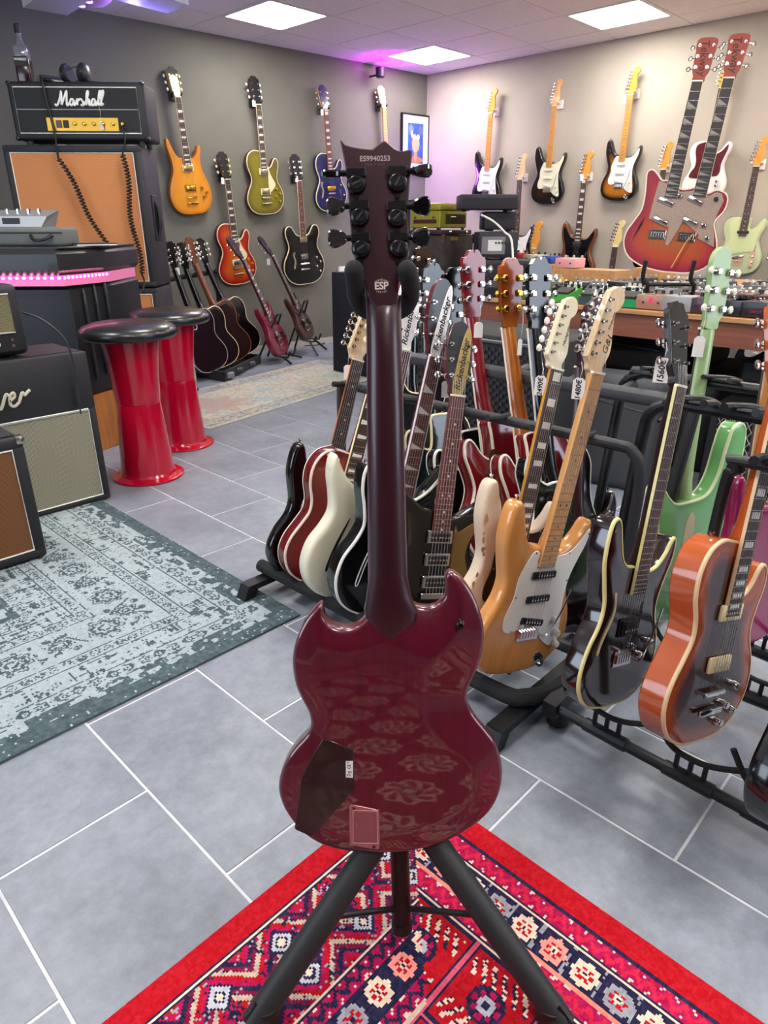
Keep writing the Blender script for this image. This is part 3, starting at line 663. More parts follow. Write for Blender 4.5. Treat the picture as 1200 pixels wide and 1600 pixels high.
def red_rug(X, Y):
    X1, Y1, XA, YA = .842, .735, -1.5, -1.45
    RED, NAVY, CRM, MAG, PNK = map(hx, ('a80f1c', '23203c', 'd8c0ac', 'a01048', 'c8506a'))
    GRY = hx('8f8e98')
    C = np.zeros(X.shape+(3,)); C[:] = RED
    # distance inwards from each edge; the two edges near the corner are the ones in view
    dx = np.minimum(X1-X, X-XA); dy = np.minimum(Y1-Y, Y-YA)
    isx = dx < dy; d = np.where(isx, dx, dy); s = np.where(isx, Y, X)     # d: across border, s: along it
    def put(mk, c): C[mk] = c
    rn = vnoise(X, Y, .004, 5); rn2 = vnoise(X, Y, .0035, 9)
    def flower(mask, ds, ss, per, cen, rad, pal):
        k = np.floor(ss/per).astype(int); u = (ss-(k+.5)*per); v = ds-cen; r = np.hypot(u, v); th = np.arctan2(v, u)
        rr = rad*(1+.10*np.cos(8*th)); pc = np.array([pal[i % len(pal)] for i in range(16)])[k % 16]
        put(mask & (r < rr*1.22), NAVY); mk = mask & (r < rr); C[mk] = pc[mk]
        put(mask & (r < rr*.62) & (np.cos(6*th) > -.3), RED); put(mask & (r < rr*.3), CRM); put(mask & (r < rr*.14), NAVY)
    def zig(mask, ds, ss, lo, hi, per, a, b, c):
        mk = mask & (ds >= lo) & (ds < hi); t = np.abs(((ss/per) % 1)-.5)*2; q = (ds-lo)/(hi-lo); put(mk, a)
        put(mk & (np.abs(q-(.2+.6*t)) < .19), b); put(mk & (np.abs(q-(.2+.6*t)) > .5) & (rn > .5), c)
    wide = ~isx | True
    # side border (edge X1): medallion chain ; end border (edge Y1): diamond chevrons, then medallions
    A = isx
    put(A & (d > .046), NAVY)
    zig(A, d, s, .052, .084, .026, MAG, hx('c42040'), CRM)
    put(A & (d > .088) & (d < .091), CRM); flower(A & (d > .091) & (d < .150), d, s, .056, .121, .022, [CRM, hx('e08a80'), CRM, GRY])
    mk = A & (d > .091) & (d < .150) & (np.abs(((s/.056) % 1)-.0) < .12) & (rn > .45); put(mk, GRY)
    put(A & (d > .150) & (d < .154), hx('d88070')); zig(A, d, s, .157, .186, .026, MAG, hx('c42040'), CRM)
    put(A & (d > .189) & (d < .193), CRM); put(A & (d > .193) & (d < .33), RED)
    def chev(mask, ds, ss, lo, hi, per):
        mk = mask & (ds >= lo) & (ds < hi); w2 = (hi-lo); u = ((ss/per) % 1-.5)*per; v = ds-(lo+hi)/2
        q = np.abs(u)+np.abs(v)*.9; bnd = (q/.0095).astype(int) % 5
        cs = [NAVY, MAG, RED, CRM*.85, hx('7a1238')]
        for i, c in enumerate(cs): put(mk & (bnd == i), c)
        put(mk & (rn < .22), NAVY); put(mk & (rn2 > .84), GRY)
        for cv in (-w2*.24, w2*.24):
            r = np.abs(u)+np.abs(v-cv); put(mk & (r < .027), NAVY); put(mk & (r < .021), GRY*1.25); put(mk & (r < .0125), NAVY); put(mk & (r < .008), CRM)
    B = ~isx
    put(B & (d > .046), NAVY); put(B & (d > .050) & (d < .054), CRM)
    chev(B, d, s, .056, .205, .12); put(B & (d > .205) & (d < .209), CRM)
    zig(B, d, s, .211, .238, .026, MAG, NAVY, CRM)
    flower(B & (d > .238) & (d < .294), d, s, .056, .266, .021, [CRM, hx('e08a80'), CRM, GRY])
    zig(B, d, s, .296, .322, .026, MAG, NAVY, CRM); put(B & (d > .322) & (d < .33), CRM*.9)
    # field: framed red panels with cream palmettes, then inner lattice
    F = d > .193
    F = (isx & (d > .193)) | (~isx & (d > .33))
    fx = X1-.193-X; fy = Y1-.33-Y
    per = .15; u = (fx % per)-per/2; v = (fy % (per*.9))-per*.45
    ring = (fx < .15) | (fy < .135)
    put(F, RED); mk = F
    r = np.hypot(u, v); th = np.arctan2(v, u)
    ray_ = (np.abs(((v*np.sign(u)*np.sign(u)+np.abs(u)*.55)/.019) % 1-.5) < .21) & (np.abs(u) > .024) & (np.abs(u) < .060) & (np.abs(v) < .054); put(mk & ray_, CRM); put(mk & ray_ & (rn > .62), NAVY)
    put(mk & (r < .03), NAVY); put(mk & (r < .024) & (np.cos(8*th) > -.2), MAG); put(mk & (r < .014), GRY*1.2); put(mk & (r < .006), NAVY)
    g = (np.abs(u) > per/2-.007) | (np.abs(v) > per*.45-.007); put(mk & g, NAVY); g2 = (np.abs(u) > per/2-.0025) | (np.abs(v) > per*.45-.0025); put(mk & g2, PNK)
    inner = mk & (fx > .15) & (fy > .135); k1 = fx-.15; k2 = fy-.135; dd = np.minimum(k1, k2); ss = np.where(k1 < k2, Y, X)
    put(inner, NAVY); zig(inner, dd, ss, .004, .036, .03, MAG, NAVY, CRM); put(inner & (dd > .038) & (dd < .043), RED)
    uu = ((X/.05) % 1-.5)*.05; vv = ((Y/.05+.5*(np.floor(X/.05) % 2)) % 1-.5)*.05; r = np.hypot(uu, vv); th = np.arctan2(vv, uu)
    q = inner & (dd > .045); put(q & (r < .021*(1+.1*np.cos(8*th))), CRM); put(q & (r < .015) & (rn > .25), hx('e07a6a')); put(q & (r < .006), MAG); put(q & (r > .022) & (rn > .6), GRY*.8)
    mid = inner & (dd > .12); put(mid, hx('6e0c18')); put(inner & (dd > .115) & (dd < .12), CRM)
    row = np.floor(Y/.21); uu = ((X/.24+.5*(row % 2)) % 1-.5)*.24; vv = ((Y/.21) % 1-.5)*.21; r = np.hypot(uu, vv); th = np.arctan2(vv, uu); rr = .085*(1+.09*np.cos(8*th))
    put(mid & (r < rr), CRM); put(mid & (r < rr*.86) & (np.cos(8*th+r*90) > -.2), hx('8a1424')); put(mid & (r < rr*.5), CRM*.9); put(mid & (r < rr*.4) & (rn > .3), NAVY); put(mid & (r < rr*.2), CRM)
    C += (vnoise(X, Y, .0045, 11)[..., None]-.5)*.10
    return np.clip(C, 0, 1)
o = rug_mesh('rug', -1.5, -1.45, .842, .735, .0038, red_rug, .008); o['label'] = 'red patterned oriental rug under the tripod stand of the big red guitar'; o['category'] = 'rug'
def grey_rug(X, Y):
    L = hx('98a3a7'); D = hx('3d4c51'); X1, YA = 1.10, 1.415
    C = np.zeros(X.shape+(3,)); XA, Y1 = -.65, 3.9
    dx = np.minimum(X1-X, X-XA)+.0*Y; dy = np.minimum(Y-YA, Y1-Y); isx = dx < dy; d = np.where(isx, dx, dy); s = np.where(isx, Y, X)
    n1 = vnoise(X, Y, .02, 1); n2 = vnoise(X, Y, .006, 2); n3 = vnoise(X, Y, .12, 4); ns = vnoise(X, Y*9, .05, 6)*.5+vnoise(X*9, Y, .05, 8)*.5
    f = np.zeros_like(X)            # 1 = dark
    def band(lo, hi, v): 
        m_ = (d >= lo) & (d < hi); f[m_] = v if np.isscalar(v) else v[m_]
    band(0, .055, 1.0)
    def ros(cen, rad, per, off=0):
        u = ((s/per+off) % 1-.5)*per; v = d-cen; r = np.hypot(u, v)/rad; th = np.arctan2(v, u)
        pet = r*(1+.13*np.cos(8*th)); return np.where(pet < .22, 0, np.where(pet < .38, 1, np.where(pet < .55, 0, np.where(pet < .8, 1, np.where(pet < .9, 0, np.where(pet < 1, 1, 0))))))
    band(.055, .10, (n1 > .42)*1.0)
    band(.10, .15, ros(.125, .018, .045)); band(.15, .155, 1)
    band(.155, .235, ((n1*.5+ns*.8) > .78)*1.0)
    band(.235, .275, ros(.255, .015, .037)); band(.275, .28, 1); band(.232, .235, 1)
    big = ros(.36, .052, .26); sm = ros(.36, .036, .26, .5)
    u = ((s/.26) % 1-.5)*.26; vine = np.abs(d-.36-.04*np.sin(s/.26*2*math.pi*2+1)) < .006
    lv = (np.abs(np.sin(s*60)*np.cos((d)*70)) > .74) & (n1 > .35)
    bb = np.where((big+sm) > 0, 1, np.where((np.abs(u) < .06) & (np.abs(d-.36) < .056), 0, (lv | vine)*1.0)); band(.28, .44, bb)
    band(.44, .445, 1); band(.445, .485, ros(.465, .015, .037)); band(.485, .49, 1)
    band(.49, .56, (ns > .55)*1.0); band(.56, .60, ros(.58, .016, .04)); band(.60, .63, 1.0); 
    fld = d >= .63
    q = (np.abs(np.sin(X*38+3*np.sin(Y*11))*np.sin(Y*34+2*np.sin(X*17))) > .42)*1.0
    r = np.abs((X-.25)*1.0)+np.abs((Y-2.4)*.7); q = np.where(np.abs(r-.28) < .008, 1, q)
    f = np.where(fld, q, f)
    wear = vnoise(X, Y, .06, 12)*.5+n1*.3+ns*.35
    f = np.where((wear > .80) & (d > .06), 0, f); f = np.where((n2 > .90), 1-f, f)
    f = f*(.72+.28*vnoise(X, Y, .01, 13))+.06*n3
    f = np.clip(f+.12*(ns-.5), 0, 1)
    C = L*(1-f[..., None])+D*f[..., None]; C += (n2[..., None]-.5)*.07
    return np.clip(C, 0, 1)
o = rug_mesh('rug', -.65, 1.415, 1.10, 3.9, .0048, grey_rug, .007); o['label'] = 'faded blue-grey vintage rug with rosette border under the amplifiers'; o['category'] = 'rug'
def far_rug(X, Y):
    C = np.zeros(X.shape+(3,)); n = vnoise(X, Y, .05, 21); n2 = vnoise(X, Y, .16, 22); n3 = vnoise(X, Y, .018, 23)
    base = hx('a9a89f'); C[:] = base
    C = C*(1-.5*(n2[..., None] > .55)*n[..., None])+hx('b3a48c')*(.5*(n2[..., None] > .55)*n[..., None])
    m_ = (n2 < .38); C[m_] = C[m_]*.6+hx('8b9aa0')*.4
    r = np.hypot(X-0, (Y-.33)*1.0) ; med = (np.sin(np.arctan2(Y-.4, X-.45)*8)*.05+np.hypot(X-.45, Y-.4)) < .2; C[med & (n3 > .4)] = hx('a88a80')
    d = np.minimum(np.minimum(X-X.min(), X.max()-X), np.minimum(Y-Y.min(), Y.max()-Y))
    b = (d > .03) & (d < .12) & (n3 > .55); C[b] = hx('7d7c80'); C[(np.abs(d-.13) < .006)] = hx('8d8a88')
    C += (n3[..., None]-.5)*.12
    return np.clip(C, 0, 1)
p0, p1 = PZ(328, 672), PZ(505, 617)
dv = Vector((p1.x-p0.x, p1.y-p0.y, 0)).normalized()
o = rug_mesh('rug', 0, 0, 2.1, .86, .0078, far_rug, .007); o.location = (p0.x, p0.y, 0); o.rotation_euler = (0, 0, math.atan2(dv.y, dv.x))
o['label'] = 'pale worn multicoloured rug on the tiles near the dark wall'; o['category'] = 'rug'
# ================================================================== the big dark red guitar seen from behind, and its stand
HB = PD(610, 1331, .745); HT = PD(590, 229, .965)
hv = (HT-HB).normalized(); hn = (_O-(HB+HT)/2); hn = (hn-hv*hn.dot(hv)).normalized(); hx_ = hv.cross(hn)   # right, up, towards viewer
HM_ = Matrix((hx_, hv, hn)).transposed().to_4x4(); HM_.translation = HB
hero = thing('electric_guitar', 'glossy dark red double-horned electric guitar seen from behind on the tripod stand', 'guitar', HM_)
HI = HM_.inverted()
def hl(px, py, z=0.0):
    """picture direction -> (x, y) on the guitar's own plane at height z"""
    q = HI @ PP(px, py, HB+hn*z, hn); return (q.x, q.y)
def Z(u, v, ox=400, oy=860, k=2.857): return (ox+u/k, oy+v/k)
bp_ = [(500,1357),(400,1350),(300,1325),(210,1270),(142,1190),(105,1110),(100,1040),(125,960),(172,890),(222,835),(242,790),(235,735),(205,675),(176,610),(162,530),(164,460),(183,390),(215,325),(250,278),(284,251),(297,262),(300,300),(322,332),(360,352),(410,357),(460,340),(500,300),(530,290),
       (600,270),(640,240),(662,200),(685,235),(720,260),(770,268),(815,255),(843,225),(850,180),(850,130),(866,106),(892,112),(932,145),(975,210),(1004,280),(1024,360),(1022,440),(1000,530),(966,605),(948,660),(955,710),(985,765),(1030,820),(1075,880),(1100,950),(1108,1020),(1095,1090),(1060,1160),(1000,1220),(900,1280),(800,1322),(700,1345),(600,1357)]
hol = ccw(cr([hl(*Z(u, v), -.004) for u, v in bp_], 3))
T_ = .040
RED = None
def hero_mat():
    m = bpy.data.materials.new('dark_red_lacquer'); m.use_nodes = True; nt = m.node_tree; b = nt.nodes['Principled BSDF']
    b.inputs['Roughness'].default_value = .32; b.inputs['Coat Weight'].default_value = 1; b.inputs['Coat Roughness'].default_value = .03
    b.inputs['Coat IOR'].default_value = 1.55
    tc = nt.nodes.new('ShaderNodeTexCoord'); mp = nt.nodes.new('ShaderNodeMapping'); mp.inputs['Scale'].default_value = (50, 3, 50)
    n = nt.nodes.new('ShaderNodeTexNoise'); n.inputs['Scale'].default_value = 2; n.inputs['Detail'].default_value = 5
    nt.links.new(tc.outputs['Object'], mp.inputs[0]); nt.links.new(mp.outputs[0], n.inputs['Vector'])
    r = nt.nodes.new('ShaderNodeValToRGB'); r.color_ramp.elements[0].color = (*srgb('3c0216'), 1); r.color_ramp.elements[1].color = (*srgb('620522'), 1)
    nt.links.new(n.outputs['Fac'], r.inputs[0]); nt.links.new(r.outputs[0], b.inputs['Base Color']); return m
HRED = hero_mat(); HNECK = mat('2d0815', .36, 0, .25, noise=.12, nscale=3, stretch=(40, 3, 40))
# body: local z=0 is the back surface; outline also rim; contour bevels sink the back face towards the edge
def hero_back(d, x, y):
    # broad belly contour along the viewer's right side, narrow one on the left, scoop below the horns
    k = min(1, max(0, (x+.04)/.09)); k = k*k*(3-2*k)
    wr = .022*(1-k) + k*(.034+.036*math.exp(-((y-.27)/.10)**2))
    dep = .0055*(1-k) + k*(.004+.011*min(1, max(0, (y-.02)/.10)))
    t = min(1, max(0, 1-d/wr)); return -dep*t
me = body_mesh('body', hol, T_, .006, None, None, .0065, HRED, steps=4)
# displace the back face (local +z side here) by the contour; keep the rim in step
co = np.empty(len(me.vertices)*3); me.vertices.foreach_get('co', co); co = co.reshape(-1, 3)
dd, ii = pip_dist(co[:, 0], co[:, 1], hol)
for i in range(len(co)):
    if co[i, 2] > -.0061: co[i, 2] += hero_back(max(0, dd[i]-.004), co[i, 0], co[i, 1])
me.vertices.foreach_set('co', co.ravel()); me.update(); me.set_sharp_from_angle(angle=math.radians(50))
ob = bpy.data.objects.new('body', me); COL.objects.link(ob); ob.parent = hero
# neck: lofted half round from the head to a flared heel that runs out on the body
ZN = -.004
def nk(pxl, pxr, py, z): a = hl(pxl, py, z); b = hl(pxr, py, z); return (a[0], b[0], (a[1]+b[1])/2)
secs = [(573.3, 625.2, 464, -.0060), (573.2, 625.2, 476, -.0015), (573, 625.3, 496, .004), (573.7, 627.5, 560, .004), (573.7, 630, 640, .004), (574.5, 632.2, 740, .004), (576, 634, 840, .004), (576.5, 636, 900, .004),
        (572, 643, 935, .004), (568, 652, 955, .0035), (572, 652, 972, .0025), (582, 640, 985, .0012), (592, 628, 997, -.001), (602, 615, 1006, -.005)]
vs = []; fs = []; NS = 15
for i, (l, r, y, top) in enumerate(secs):
    x0, x1, yy = nk(l, r, y, ZN); c = (x0+x1)/2; h = (x1-x0)/2
    base = -.019 if i < 8 else -.015
    for k in range(NS):
        a = math.pi*k/(NS-1); vs.append((c-h*math.cos(a), yy, base+(top-base)*(math.sin(a)**.85)))
for i in range(len(secs)-1):
    for k in range(NS-1): fs.append((i*NS+k, i*NS+k+1, (i+1)*NS+k+1, (i+1)*NS+k))
    fs.append((i*NS+NS-1, i*NS, (i+1)*NS, (i+1)*NS+NS-1))
fs += [tuple(range(NS))[::-1], tuple((len(secs)-1)*NS+k for k in range(NS))]
MB().add(vs, [f[::-1] for f in fs]).build('neck', HNECK, hero, 60)
# fretboard and strings on the far side
x0, x1, yn = nk(573, 625.3, 462, -.02); x2, x3, ye = nk(575, 637, 930, -.02)
fbh = MB().hexa([(x2,ye-.09,-.026),(x3,ye-.09,-.026),(x1,yn,-.026),(x0,yn,-.026),(x2,ye-.09,-.019),(x3,ye-.09,-.019),(x1,yn,-.019),(x0,yn,-.019)]).build('fretboard', EBONY, hero, 0)
MB().hexa([(x2-.0008,ye-.06,-.0205),(x3+.0008,ye-.06,-.0205),(x1+.0008,yn,-.0205),(x0-.0008,yn,-.0205),(x2-.0008,ye-.06,-.0185),(x3+.0008,ye-.06,-.0185),(x1+.0008,yn,-.0185),(x0-.0008,yn,-.0185)]).build('neck_binding', mat('8d8090', .4), hero, 0)
cxs = (x0+x1)/2
for k in range(6): MB().tube([(cxs-.017+.0068*k, yn+.01, -.03), (cxs-.022+.0088*k, .12, -T_-.012)], .0005, 4).build('string', STRM, hero)
MB().rbox((-.045,.10,-T_-.012), (.04,.115,-T_-.001), .003, 1).build('bridge', BLK, hero)
for yy in (.17, .30): MB().rbox((-.04,yy-.019,-T_-.008), (.035,yy+.019,-T_+.001), .003, 1).build('pickup', BLK, hero)
# headstock, tilted a little away
hdp = [(531.5,219.5),(540,226.5),(557,231.5),(580,234.3),(585,231.5),(592,226),(600.5,221),(607,224),(616,232),(628,237),(643.7,235.5),(641.5,262),(639.3,300),(637.5,335),(638.8,365),(640,390),(636.5,406),(627.5,422),(622.5,436),(622,455),
       (622,470),(610,478),(598,480),(586,477),(577,467),(573.5,452),(568,437),(563,425),(555,408),(550.5,385),(547.5,355),(544,300),(540,262)]
hd = MB().prism(ccw(cr([hl(x, y, -.004) for x, y in hdp], 2)), -.0195, -.0012, .0015).build('headstock', HNECK, hero, 30)
# volute where the head runs into the neck
# machine heads: left column then right column, picture positions of the gear caps
DK = mat('141416', .28, .55, .3); DKB = mat('0b0b0d', .12, 0, .8); CAPM = mat('2b2b2e', .3, .7)
tn = [(556.5,287,-1,516,269),(562,338,-1,524,322),(564,388,-1,527,376),(621,284,1,661,270),(620,339,1,658,325),(623,387,1,657,374)]
for k, (cx, cy, s, bx, by_) in enumerate(tn):
    a = hl(cx, cy, .003); b = hl(bx, by_, .003)
    M = Matrix.Translation((a[0], a[1], -.0012))
    q = MB().lathe([(.0125,0),(.0125,.004),(.011,.007),(.0085,.0085)], n=24).rbox((-.013,.0065,0), (.013,.019,.0085), .002, 1).lathe([(.0035,0),(.0035,.003)], (0,-.0165,0), 10).cyl((0,0,-.028), (0,0,-.012), .0035, 8).xf(M).build('machine_head', DK, hero)
    MB().lathe([(.0082,.0083),(.0075,.0098),(.0062,.0098),(.006,.0088)], n=20).xf(M).build('gear_cap', CAPM, q)
    MB().rbox((-.0068,-.0012,.0085), (.0068,.0012,.0096), .0005, 1).xf(M @ Matrix.Rotation(math.radians([20,50,35,60,40,70][k]), 4, 'Z')).build('cap_slot', mat('55555a', .3, .8), q)
    MB().cyl((s*.011,.0125,.004), (b[0]-a[0]-s*.010,.0125,.004), .0038, 10).cyl((s*.019,.0125,.004), (s*.022,.0125,.004), .0052, 10).xf(M).build('tuner_shaft', DK, q)
    bp2 = [(0,-.0035),(.006,-.0085),(.016,-.0115),(.022,-.010),(.024,0),(.022,.010),(.016,.0115),(.006,.0085),(0,.0035)]
    bb = MB().prism(ccw(cr(bp2, 2)), -.0045, .0045, .002)
    bb.xf(M @ Matrix.Translation((b[0]-a[0]-s*.012, .0125, .004)) @ Matrix.Rotation(0 if s > 0 else math.pi, 4, 'Z') @ Matrix.Rotation(math.radians([75,15,10,82,8,20][k]), 4, 'X'))
    bb.build('tuner_button', DKB, q, 35)
LT = mat('a08f92', .5); LT2 = mat('5e3a44', .5); LT3 = mat('d9cdcb', .5)
def htext(s, px, py, size, m, z=-.0010, rot=0, shear=0, name='lettering', par=None, bold=0, sp=1.0):
    a = hl(px, py, z); t = text_mb(s, size, shear, .0001, bold=bold, spacing=sp); t.xf(Matrix.Translation((a[0], a[1], z)) @ Matrix.Rotation(rot, 4, 'Z')); return t.build(name, m, par or hero, 0)
htext('ES9940253', 586, 248, .0088, LT, par=hd, bold=.0002); htext('Made in Japan', 586, 256.5, .0045, LT2, par=hd)
htext('ESP', 596, 447, .0130, LT3, -.0010, par=hd, bold=.00035, sp=.95)
for s, r0, a0, up in (('STANDARD', .0098, 90, 1), ('SERIES', .0098, -90, -1)):
    a = hl(596, 447, -.0010)
    for i, ch in enumerate(s):
        an = math.radians(a0 + (-(i-(len(s)-1)/2)*15 if up > 0 else (i-(len(s)-1)/2)*14))
        t = text_mb(ch, .0032, 0, .0001); t.xf(Matrix.Translation((a[0]+r0*1.05*math.cos(an), a[1]+r0*.8*math.sin(an), -.0010)) @ Matrix.Rotation(an-math.pi/2 if up > 0 else an+math.pi/2, 4, 'Z')); t.build('lettering', LT3, hd, 0)
# plates on the back
cc = ccw([hl(*Z(u, v), 0) for u, v in [(300,842),(316,841),(425,886),(434,895),(440,1062),(436,1070),(262,1262),(248,1276),(180,1246),(173,1238),(205,1010),(262,900)]])
cv = MB().prism(cc, -.001, .0012, .0004).build('control_cover', mat('160a10', .3, 0, .4), hero, 20)
for u, v in [(317,853),(412,893),(221,1018),(390,1096),(190,1229),(246,1259)]:
    a = hl(*Z(u, v), 0); q = MB().lathe([(.0028,.0012),(.0025,.0022),(.001,.0024)], (a[0], a[1], 0), 10).build('screw', mat('3a3538', .3, .8), cv)
st = ccw([hl(*Z(u, v), 0) for u, v in [(401,938),(433,938),(433,1013),(401,1011)]]); sk = MB().prism(st, .0011, .0015).build('sticker', mat('e6e4e4', .5), cv, 0)
for txt, u, v, sz in (('CE', 416, 966, .0062), ('UK', 419, 990, .0042), ('CA', 414, 1002, .0042), ('=', 409, 946, .005)):
    htext(txt, *Z(u, v), sz, INK, .0016, rot=math.radians(90) if txt == 'CE' else math.radians(180), par=cv, bold=.0001)
bt = ccw(cr([hl(*Z(u, v), 0) for u, v in [(416,1145),(430,1136),(455,1139),(540,1157),(549,1168),(552,1310),(548,1328),(535,1333),(430,1315),(420,1300)]], 2))
CP = mat('a0656a', .25, .25); bo = MB().prism(bt, -.001, .001, .0004).build('battery_cover', CP, hero, 20)
i1 = ccw([hl(*Z(u, v), 0) for u, v in [(431,1162),(542,1165),(545,1306),(433,1306)]]); i1 = ccw(cr(offset(i1, -.0003), 1))
c4 = [hl(*Z(u, v), .001) for u, v in [(433,1160),(541,1163),(544,1308),(434,1306)]]
MB().tube([(x, y, .001) for x, y in c4], .0009, 6, closed=True).build('raised_rim', mat('cf9a9c', .2, .5), bo)
MB().prism(ccw(offset(ccw(c4), .002)), .0008, .0016, .0004).build('lid', mat('8c5157', .22, .3), bo, 20)
htext('OPEN', *Z(449, 1228), .0035, mat('9a6266', .4), .0018, rot=math.radians(90), par=bo)
for u, v in [(437,1149),(527,1322)]:
    a = hl(*Z(u, v), 0); MB().lathe([(.0026,.001),(.0022,.0018),(.001,.002)], (a[0], a[1], 0), 10).build('screw', mat('5a2c30', .3, .8), bo)
a = hl(*Z(912, 330), 0); MB().lathe([(.0065,-.012),(.0065,.001),(.0055,.0045),(.0035,.006),(.0035,.0048),(.0005,.0046)], (a[0], a[1], 0), 18).build('strap_button', mat('3a2a2e', .25, .8), hero)
# stand
stand = thing('guitar_stand', 'black tripod guitar stand with foam-covered neck cradle on red rug', 'stand', loc=(PD(628, 1450, .745).x, PD(628, 1450, .745).y, .008))
pb = PD(628, 1449, .752); pt = HM_ @ Vector((hl(600, 470, -.1)[0], .82, -.10))
DST = mat('17181a', .4, .2); POLM = mat('2b1219', .35, .2)
pole = MB().cyl(pb, pb+(pt-pb)*.42, .0155, 20).build('pole', mat('1d1417', .38, .3), stand, world=True)
MB().cyl(pb+(pt-pb)*.38, pt, .011, 16).build('inner_pole', DST, stand, world=True)
MB().cyl(pb-(pt-pb).normalized()*.004, pb+(pt-pb).normalized()*.012, .0172, 20).build('end_cap', BLK, stand, world=True)
hubp = pb+(pt-pb)*.40; MB().cyl(hubp-(pt-pb).normalized()*.03, hubp+(pt-pb).normalized()*.03, .026, 20).build('collar', BLK, stand, world=True)
for (xa, ya, da, xb, yb, db) in ((572,1338,.765,396,1600,.618), (692,1334,.765,880,1600,.618)):
    A = PD(xa, ya, da); B = PD(xb, yb, db); dr = (B-A); t1 = (.0335-A.z)/dr.z; E1 = A+dr*t1; S1 = A-dr*.62
    lg = MB().tube([S1, A, B, E1], .0205, 18).build('leg', mat('1f2022', .55, bump=.1, bscale=300), stand, world=True)
    MB().lathe([(.016,0),(.022,.004),(.0225,.03),(.0205,.034)], n=16).xf(Matrix.Translation((E1.x, E1.y, .008))).build('rubber_foot', BLK, stand, world=True)
    mid = A+dr*.38
    bs = pb+(pt-pb).normalized()*.035; MB().tube([bs, mid], .005, 8).build('brace', DST, stand, world=True)
q = hubp; E3 = Vector((pb.x+_K.x*.36, pb.y+_K.y*.36, .028)); MB().tube([q, E3], .0205, 16).build('leg', mat('1f2022', .55, bump=.1, bscale=300), stand, world=True)
MB().tube([pb+(pt-pb).normalized()*.035, q+(E3-q)*.55], .005, 8).build('brace', DST, stand, world=True)
# cradle
def W(px, py, z):
    a = hl(px, py, z); return HM_ @ Vector((a[0], a[1], z))
MB().tube([pt, W(599, 478, -.075)], .011, 12).build('cradle_neck', DST, stand, world=True)
for s in (-1, 1):
    pts = [W(599, 486, -.075), W(599+s*22, 486, -.073), W(599+s*35, 478, -.055), W(599+s*42-0, 462, -.03), W(599+s*44 - (2 if s > 0 else 0), 443, -.005), W((553 if s < 0 else 636), 421, .014)]
    MB().tube(cr([tuple(p) for p in pts], 4, closed=False), .0125, 14).build('cradle_arm', FOAM, stand, world=True)
    e = W((553 if s < 0 else 636), 421, .014); MB().lathe([(.0125,-.002),(.0125,.0),(.0105,.006),(.006,.0105),(.001,.0122)], n=14, M=Matrix.Rotation(0, 4, 'X')).xf(Matrix.Translation(e) @ (e-pts[4]).to_track_quat('Z', 'Y').to_matrix().to_4x4()).build('foam_tip', FOAM, stand, world=True)
# ================================================================== guitars on the dark wall
def onW(x, y, off): return PP(x, y, WP+WN*off, WN)
def onR(x, y, off): return PX(x, y, XW-off)
XN = Vector((-1, 0, 0))
GRP_L = 'guitars hanging on the dark wall'; GRP_R = 'guitars hanging on the pale wall'
IV = (CHROME, PEARL, 'round'); KG = (GOLD, mat('d8d0a8', .35), 'round'); GG = (GOLD, GOLD, 'round'); CC = (CHROME, CHROME, 'round')
NICK = mat('b9b4a8', .25, 1.0)
carve = lambda h, w: (lambda d, x, y: h*(1-math.cos(math.pi*min(1, d/w)))/2)
def wallg(wall, name, label, bx, by_, tx, ty, outline, body, off=.055, lean=.045, hook=BLK, **kw):
    f = onW if wall == 'L' else onR; n = WN if wall == 'L' else XN
    B = f(bx, by_, off); T = f(tx, ty, off+lean)
    r = guitar(name, label, 'guitar', B, T, n+Vector((0,0,.02)), outline, body, group=GRP_L if wall == 'L' else GRP_R, **kw)
    g, M, ny, L = r
    if hook is not None:
        q = M @ Vector((0, ny+.016, -.02)); pw = Vector((q.x, WLy(q.x), q.z)) if wall == 'L' else Vector((XW, q.y, q.z))
        if wall == 'L': pw = q - WN*((q-WP).dot(WN))
        hanger(pw, n, hook, ('black wall hook holding the ' if wall == 'L' else 'pale wall hook holding the ')+' '.join(label.split()[:10]).rstrip(','), 'guitar wall hooks')
    return r
LPP = [('hb', .305, 0, 0, NICK, CREAM), ('hb', .165, 0, 0, NICK, CREAM)]
LPK = [(.098, .18), (.128, .145), (.092, .125), (.125, .09)]
amb = wallg('L', 'electric_guitar', 'amber double-cutaway guitar with gold hardware, first on the dark wall', 304, 335, 270, 102, DC, burst([(0,'d07a10'),(.2,'e8941c'),(1,'f2a52e')], .3, .3, .06), neck=MAPLE, fb=ROSE, inlay='trap', tun=KG,
      pickups=[('hb', .312, 0, 0, GOLD, CREAM), ('hb', .178, 0, 0, GOLD, GOLD)], bridge='tom', bm=GOLD, knobs=[(.09, .175), (.125, .145), (.10, .115)], nbind=CREAM)
_h = [c for c in amb[0].children if c.name.startswith('headstock')][0]
MB().prism(ccw([(-.020,.004),(.020,.004),(.030,.045),(.032,.12),(.0,.14),(-.032,.12),(-.030,.045)]), .0003, .002, .0004).build('head_plate', mat('e8dcae', .4), _h, 0)
wallg('L', 'electric_guitar', 'gold-top single-cutaway guitar with cream pickguard', 418, 335, 399, 117, LP, burst([(0,'5c560c'),(.3,'857a10'),(1,'8f8414')], .35, .25), side=MAHO, bind=CREAM, neck=MAHO, inlay='trap', tun=IV, guard=G_LP, guardm=CREAM, pickups=LPP, bridge='tom', bm=NICK, knobs=LPK, km=mat('b8962e', .3, .5), nbind=CREAM, r=.006)
